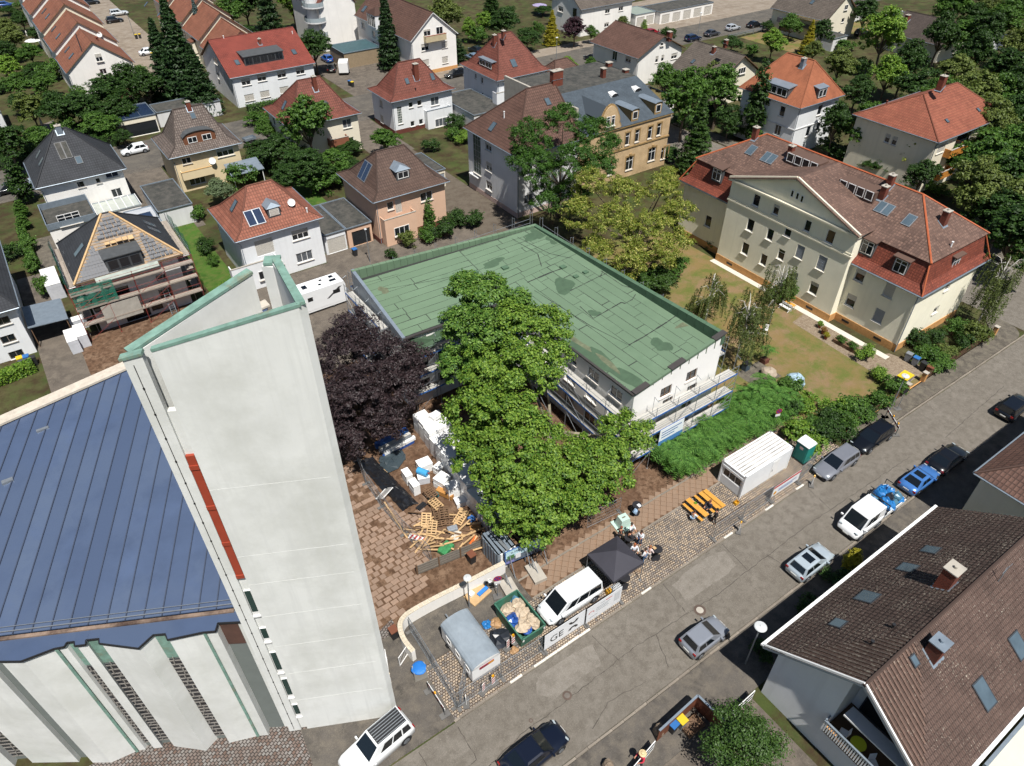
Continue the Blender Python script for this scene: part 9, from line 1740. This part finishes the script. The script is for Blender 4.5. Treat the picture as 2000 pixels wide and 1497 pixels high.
# ---------------------------------------------------------------- people
SKIN = mat('skin','#c98f72',rough=.6,var=.03,k=.8)
def skinned(name,pts,edges,rads,m,parent,root=0):
 """tapered continuous surface grown on a skeleton with the Skin modifier"""
 me = bpy.data.meshes.new(name); me.from_pydata([tuple(p) for p in pts],edges,[]); me.materials.append(m); o = link(name,me,parent)
 mo = o.modifiers.new('skin','SKIN'); mo.use_smooth_shade = True
 lay = me.skin_vertices[0].data
 for i,r in enumerate(rads): lay[i].radius = (r,r) if not isinstance(r,tuple) else r
 lay[root].use_root = True; s = o.modifiers.new('smooth','SUBSURF'); s.levels = 1; s.render_levels = 1; return o
def person(label,t,rz,top,legs,hair='#3a2a20',sit=False,arms=((.25,.25,.95),(-.25,.25,.95)),shoes='#2a2420',hat=None,z=0,pos=None,h=1.76,lean=0,stride=.05):
 """figure facing +Y of its own frame; arms give the hand positions"""
 p = at(t,.9) if pos is None else Vector((*pos,0)); o = thing('person',label,'person',(p.x,p.y,z + .014),R(rz)); k = h / 1.76; T = mat('cloth' + top,top,rough=.85,var=.08,scale=6); Lg = mat('cloth' + legs,legs,rough=.85,var=.08,scale=6); V = lambda x,y,zz: Vector((x,y,zz)) * k
 if sit: hip,kn,an = .5,V(.11,.42,.5),V(.12,.44,.09); ankL = V(-.12,.46,.09); knL = V(-.11,.42,.5); by = 0
 else: hip,kn,an = .93,V(.1,.03 + stride,.5),V(.11,stride,.08); knL = V(-.1,.03 - stride * .5,.5); ankL = V(-.11,-stride,.08); by = 0
 dz = (hip - .93); P_ = lambda x,y,zz: V(x,y + lean * (zz - .93),zz + dz)
 pel,wst,chs,nck,hd0,hd1 = P_(0,0,.95),P_(0,.01,1.12),P_(0,.0,1.36),P_(0,.01,1.5),P_(0,.03,1.6),P_(0,.03,1.7); hipR,hipL = P_(.09,0,.9),P_(-.09,0,.9); shR,shL = P_(.19,0,1.42),P_(-.19,0,1.42)
 hands = [P_(*a) for a in arms]; elb = []
 for s,hnd in ((shR,hands[0]),(shL,hands[1])): mid = (s + hnd) / 2; side = Vector((1 if s.x > 0 else -1,-.6,-.6)) * .1; elb.append(mid + side)
 pts = [pel,wst,chs,nck,hd0,hd1,hipR,kn,an,an + V(0,.14,-.03),hipL,knL,ankL,ankL + V(0,.14,-.03),shR,elb[0],hands[0],shL,elb[1],hands[1]]; E = [(0,1),(1,2),(2,3),(3,4),(4,5),(0,6),(6,7),(7,8),(8,9),(0,10),(10,11),(11,12),(12,13),(2,14),(14,15),(15,16),(2,17),(17,18),(18,19)]
 rd = [.12,.12,.13,.055,.085,.075,.085,.055,.04,.035,.085,.055,.04,.035,.05,.04,.032,.05,.04,.032]; n = 20
 for hnd,e in ((16,15),(19,18)):      # four fingers and a thumb on each hand, slightly curled
  d = (pts[hnd] - pts[e]).normalized(); s = d.cross(Vector((0,0,1))).normalized() if abs(d.z) < .95 else Vector((1,0,0))
  for f in range(4):
   a = pts[hnd] + d * .05 + s * (.02 * (f - 1.5)); b = a + d * (.045 + .008 * (1.5 - abs(f - 1.5))) + Vector((0,0,-.012)); pts += [a,b]; E += [(hnd,n),(n,n + 1)]; rd += [.01,.008]; n += 2
  a = pts[hnd] + s * .04 + d * .01; b = a + s * .02 + d * .035; pts += [a,b]; E += [(hnd,n),(n,n + 1)]; rd += [.011,.009]; n += 2
 skinned('body',pts,E,rd,SKIN,o)
 skinned('shirt',[pel + V(0,0,.0),wst,chs,nck - V(0,0,.06),shR,elb[0],elb[0].lerp(hands[0],.75),shL,elb[1],elb[1].lerp(hands[1],.75)],[(0,1),(1,2),(2,3),(2,4),(4,5),(5,6),(2,7),(7,8),(8,9)],[(.17,.13),(.165,.13),(.19,.14),.07,.075,.058,.048,.075,.058,.048],T,o)
 skinned('trousers',[pel,hipR,kn,an + V(0,0,.03),hipL,knL,ankL + V(0,0,.03)],[(0,1),(1,2),(2,3),(0,4),(4,5),(5,6)],[.15,.1,.072,.058,.1,.072,.058],Lg,o)
 sm = mat('shoe' + shoes,shoes,rough=.6,var=.05)
 for a in (an,ankL): skinned('shoe',[a + V(0,-.05,-.03),a + V(0,.06,-.04),a + V(0,.17,-.045)],[(0,1),(1,2)],[.05,.048,.038],sm,o)
 hm = mat('hair' + hair,hair,rough=.8,var=.15); c = hd1 + V(0,-.01,.03); MB().lathe([(.0,-.14),(.09,-.1),(.105,-.02),(.1,.05),(.06,.1),(.0,.115)],12,c + V(0,-.018,0)).build('hair',hm,o,True)
 f = hd1 + V(0,.085,-.05); MB().obox(f + V(0,.02,0),V(.013,0,0),V(0,.018,0),V(0,0,.022)).build('nose',SKIN,o)
 for s in (-1,1): MB().obox(f + V(.035 * s,.004,.03),V(.013,0,0),V(0,.006,0),V(0,0,.008)).build('eye',M_DARK,o); MB().obox(hd1 + V(.095 * s,.02,-.05),V(.012,0,0),V(0,.02,0),V(0,0,.03)).build('ear',SKIN,o)
 MB().obox(f + V(0,.004,-.035),V(.025,0,0),V(0,.006,0),V(0,0,.006)).build('mouth',mat('lips','#a05a50',var=0),o)
 if hat: MB().lathe([(.24,0),(.2,.02),(.12,.03),(.11,.1),(.0,.13)],16,hd1 + V(0,0,.05)).build('hat',mat('straw',hat,var=.12),o)
 return o
person('person in a dark brown jacket at the table behind the tent',(1212,1043),-60,'#3a322c','#26262a','#8a4a34'); person('person in a white shirt and navy trousers behind the cocktail table',(1232,1036),190,'#eef0f2','#23304f',arms=((.15,.38,1.05),(-.15,.38,1.05)))
person('person in a white shirt and blue jeans standing right of the group',(1251,1051),120,'#e6eaf0','#2d4468',arms=((.24,.1,.85),(-.1,.3,1.2))); person('person in black bending over the cocktail table',(1226,1052),-120,'#1b1b1e','#1d1d20',arms=((.15,.4,1.05),(-.15,.4,1.05)),lean=.25)
person('person in a pale shirt half under the tent edge',(1238,1076),150,'#dfe5ee','#2b2b30','#a5603c'); person('person in a white shirt and jeans seen from behind by the tent',(1259,1086),20,'#eef0f3','#3d6287',arms=((.22,.25,1.0),(-.2,.25,1.0)))
person('person in pale pink beside the table with the paper',(1268,1080),-80,'#e8d3cf','#cfc8c4','#9a6a48'); person('seated person in white top and light jeans on the left bench',(1359,1002),-90,'#dfe2dd','#9fbcd6','#2a211c',sit=True,arms=((.15,.4,1.05),(-.15,.4,1.05)),shoes='#e8e8e8',pos=(33.6,22.1))
person('seated person in dark blue on the middle bench',(1379,993),90,'#232b42','#2a2c33','#8a5a3a',sit=True,arms=((.15,.4,1.05),(-.15,.4,1.05)),pos=(35.5,22.1)); person('person all in black walking beside the beer tables',(1398,1008),20,'#17171a','#18181b','#1d1713',stride=.16,arms=((.26,.15,.85),(-.26,-.1,.85)))
person('person in a red shirt and straw hat at the bottom gate',(1253,1483),80,'#d0344a','#3a3d46',hat='#d9c193',arms=((.2,.35,1.1),(-.2,.35,1.1)))
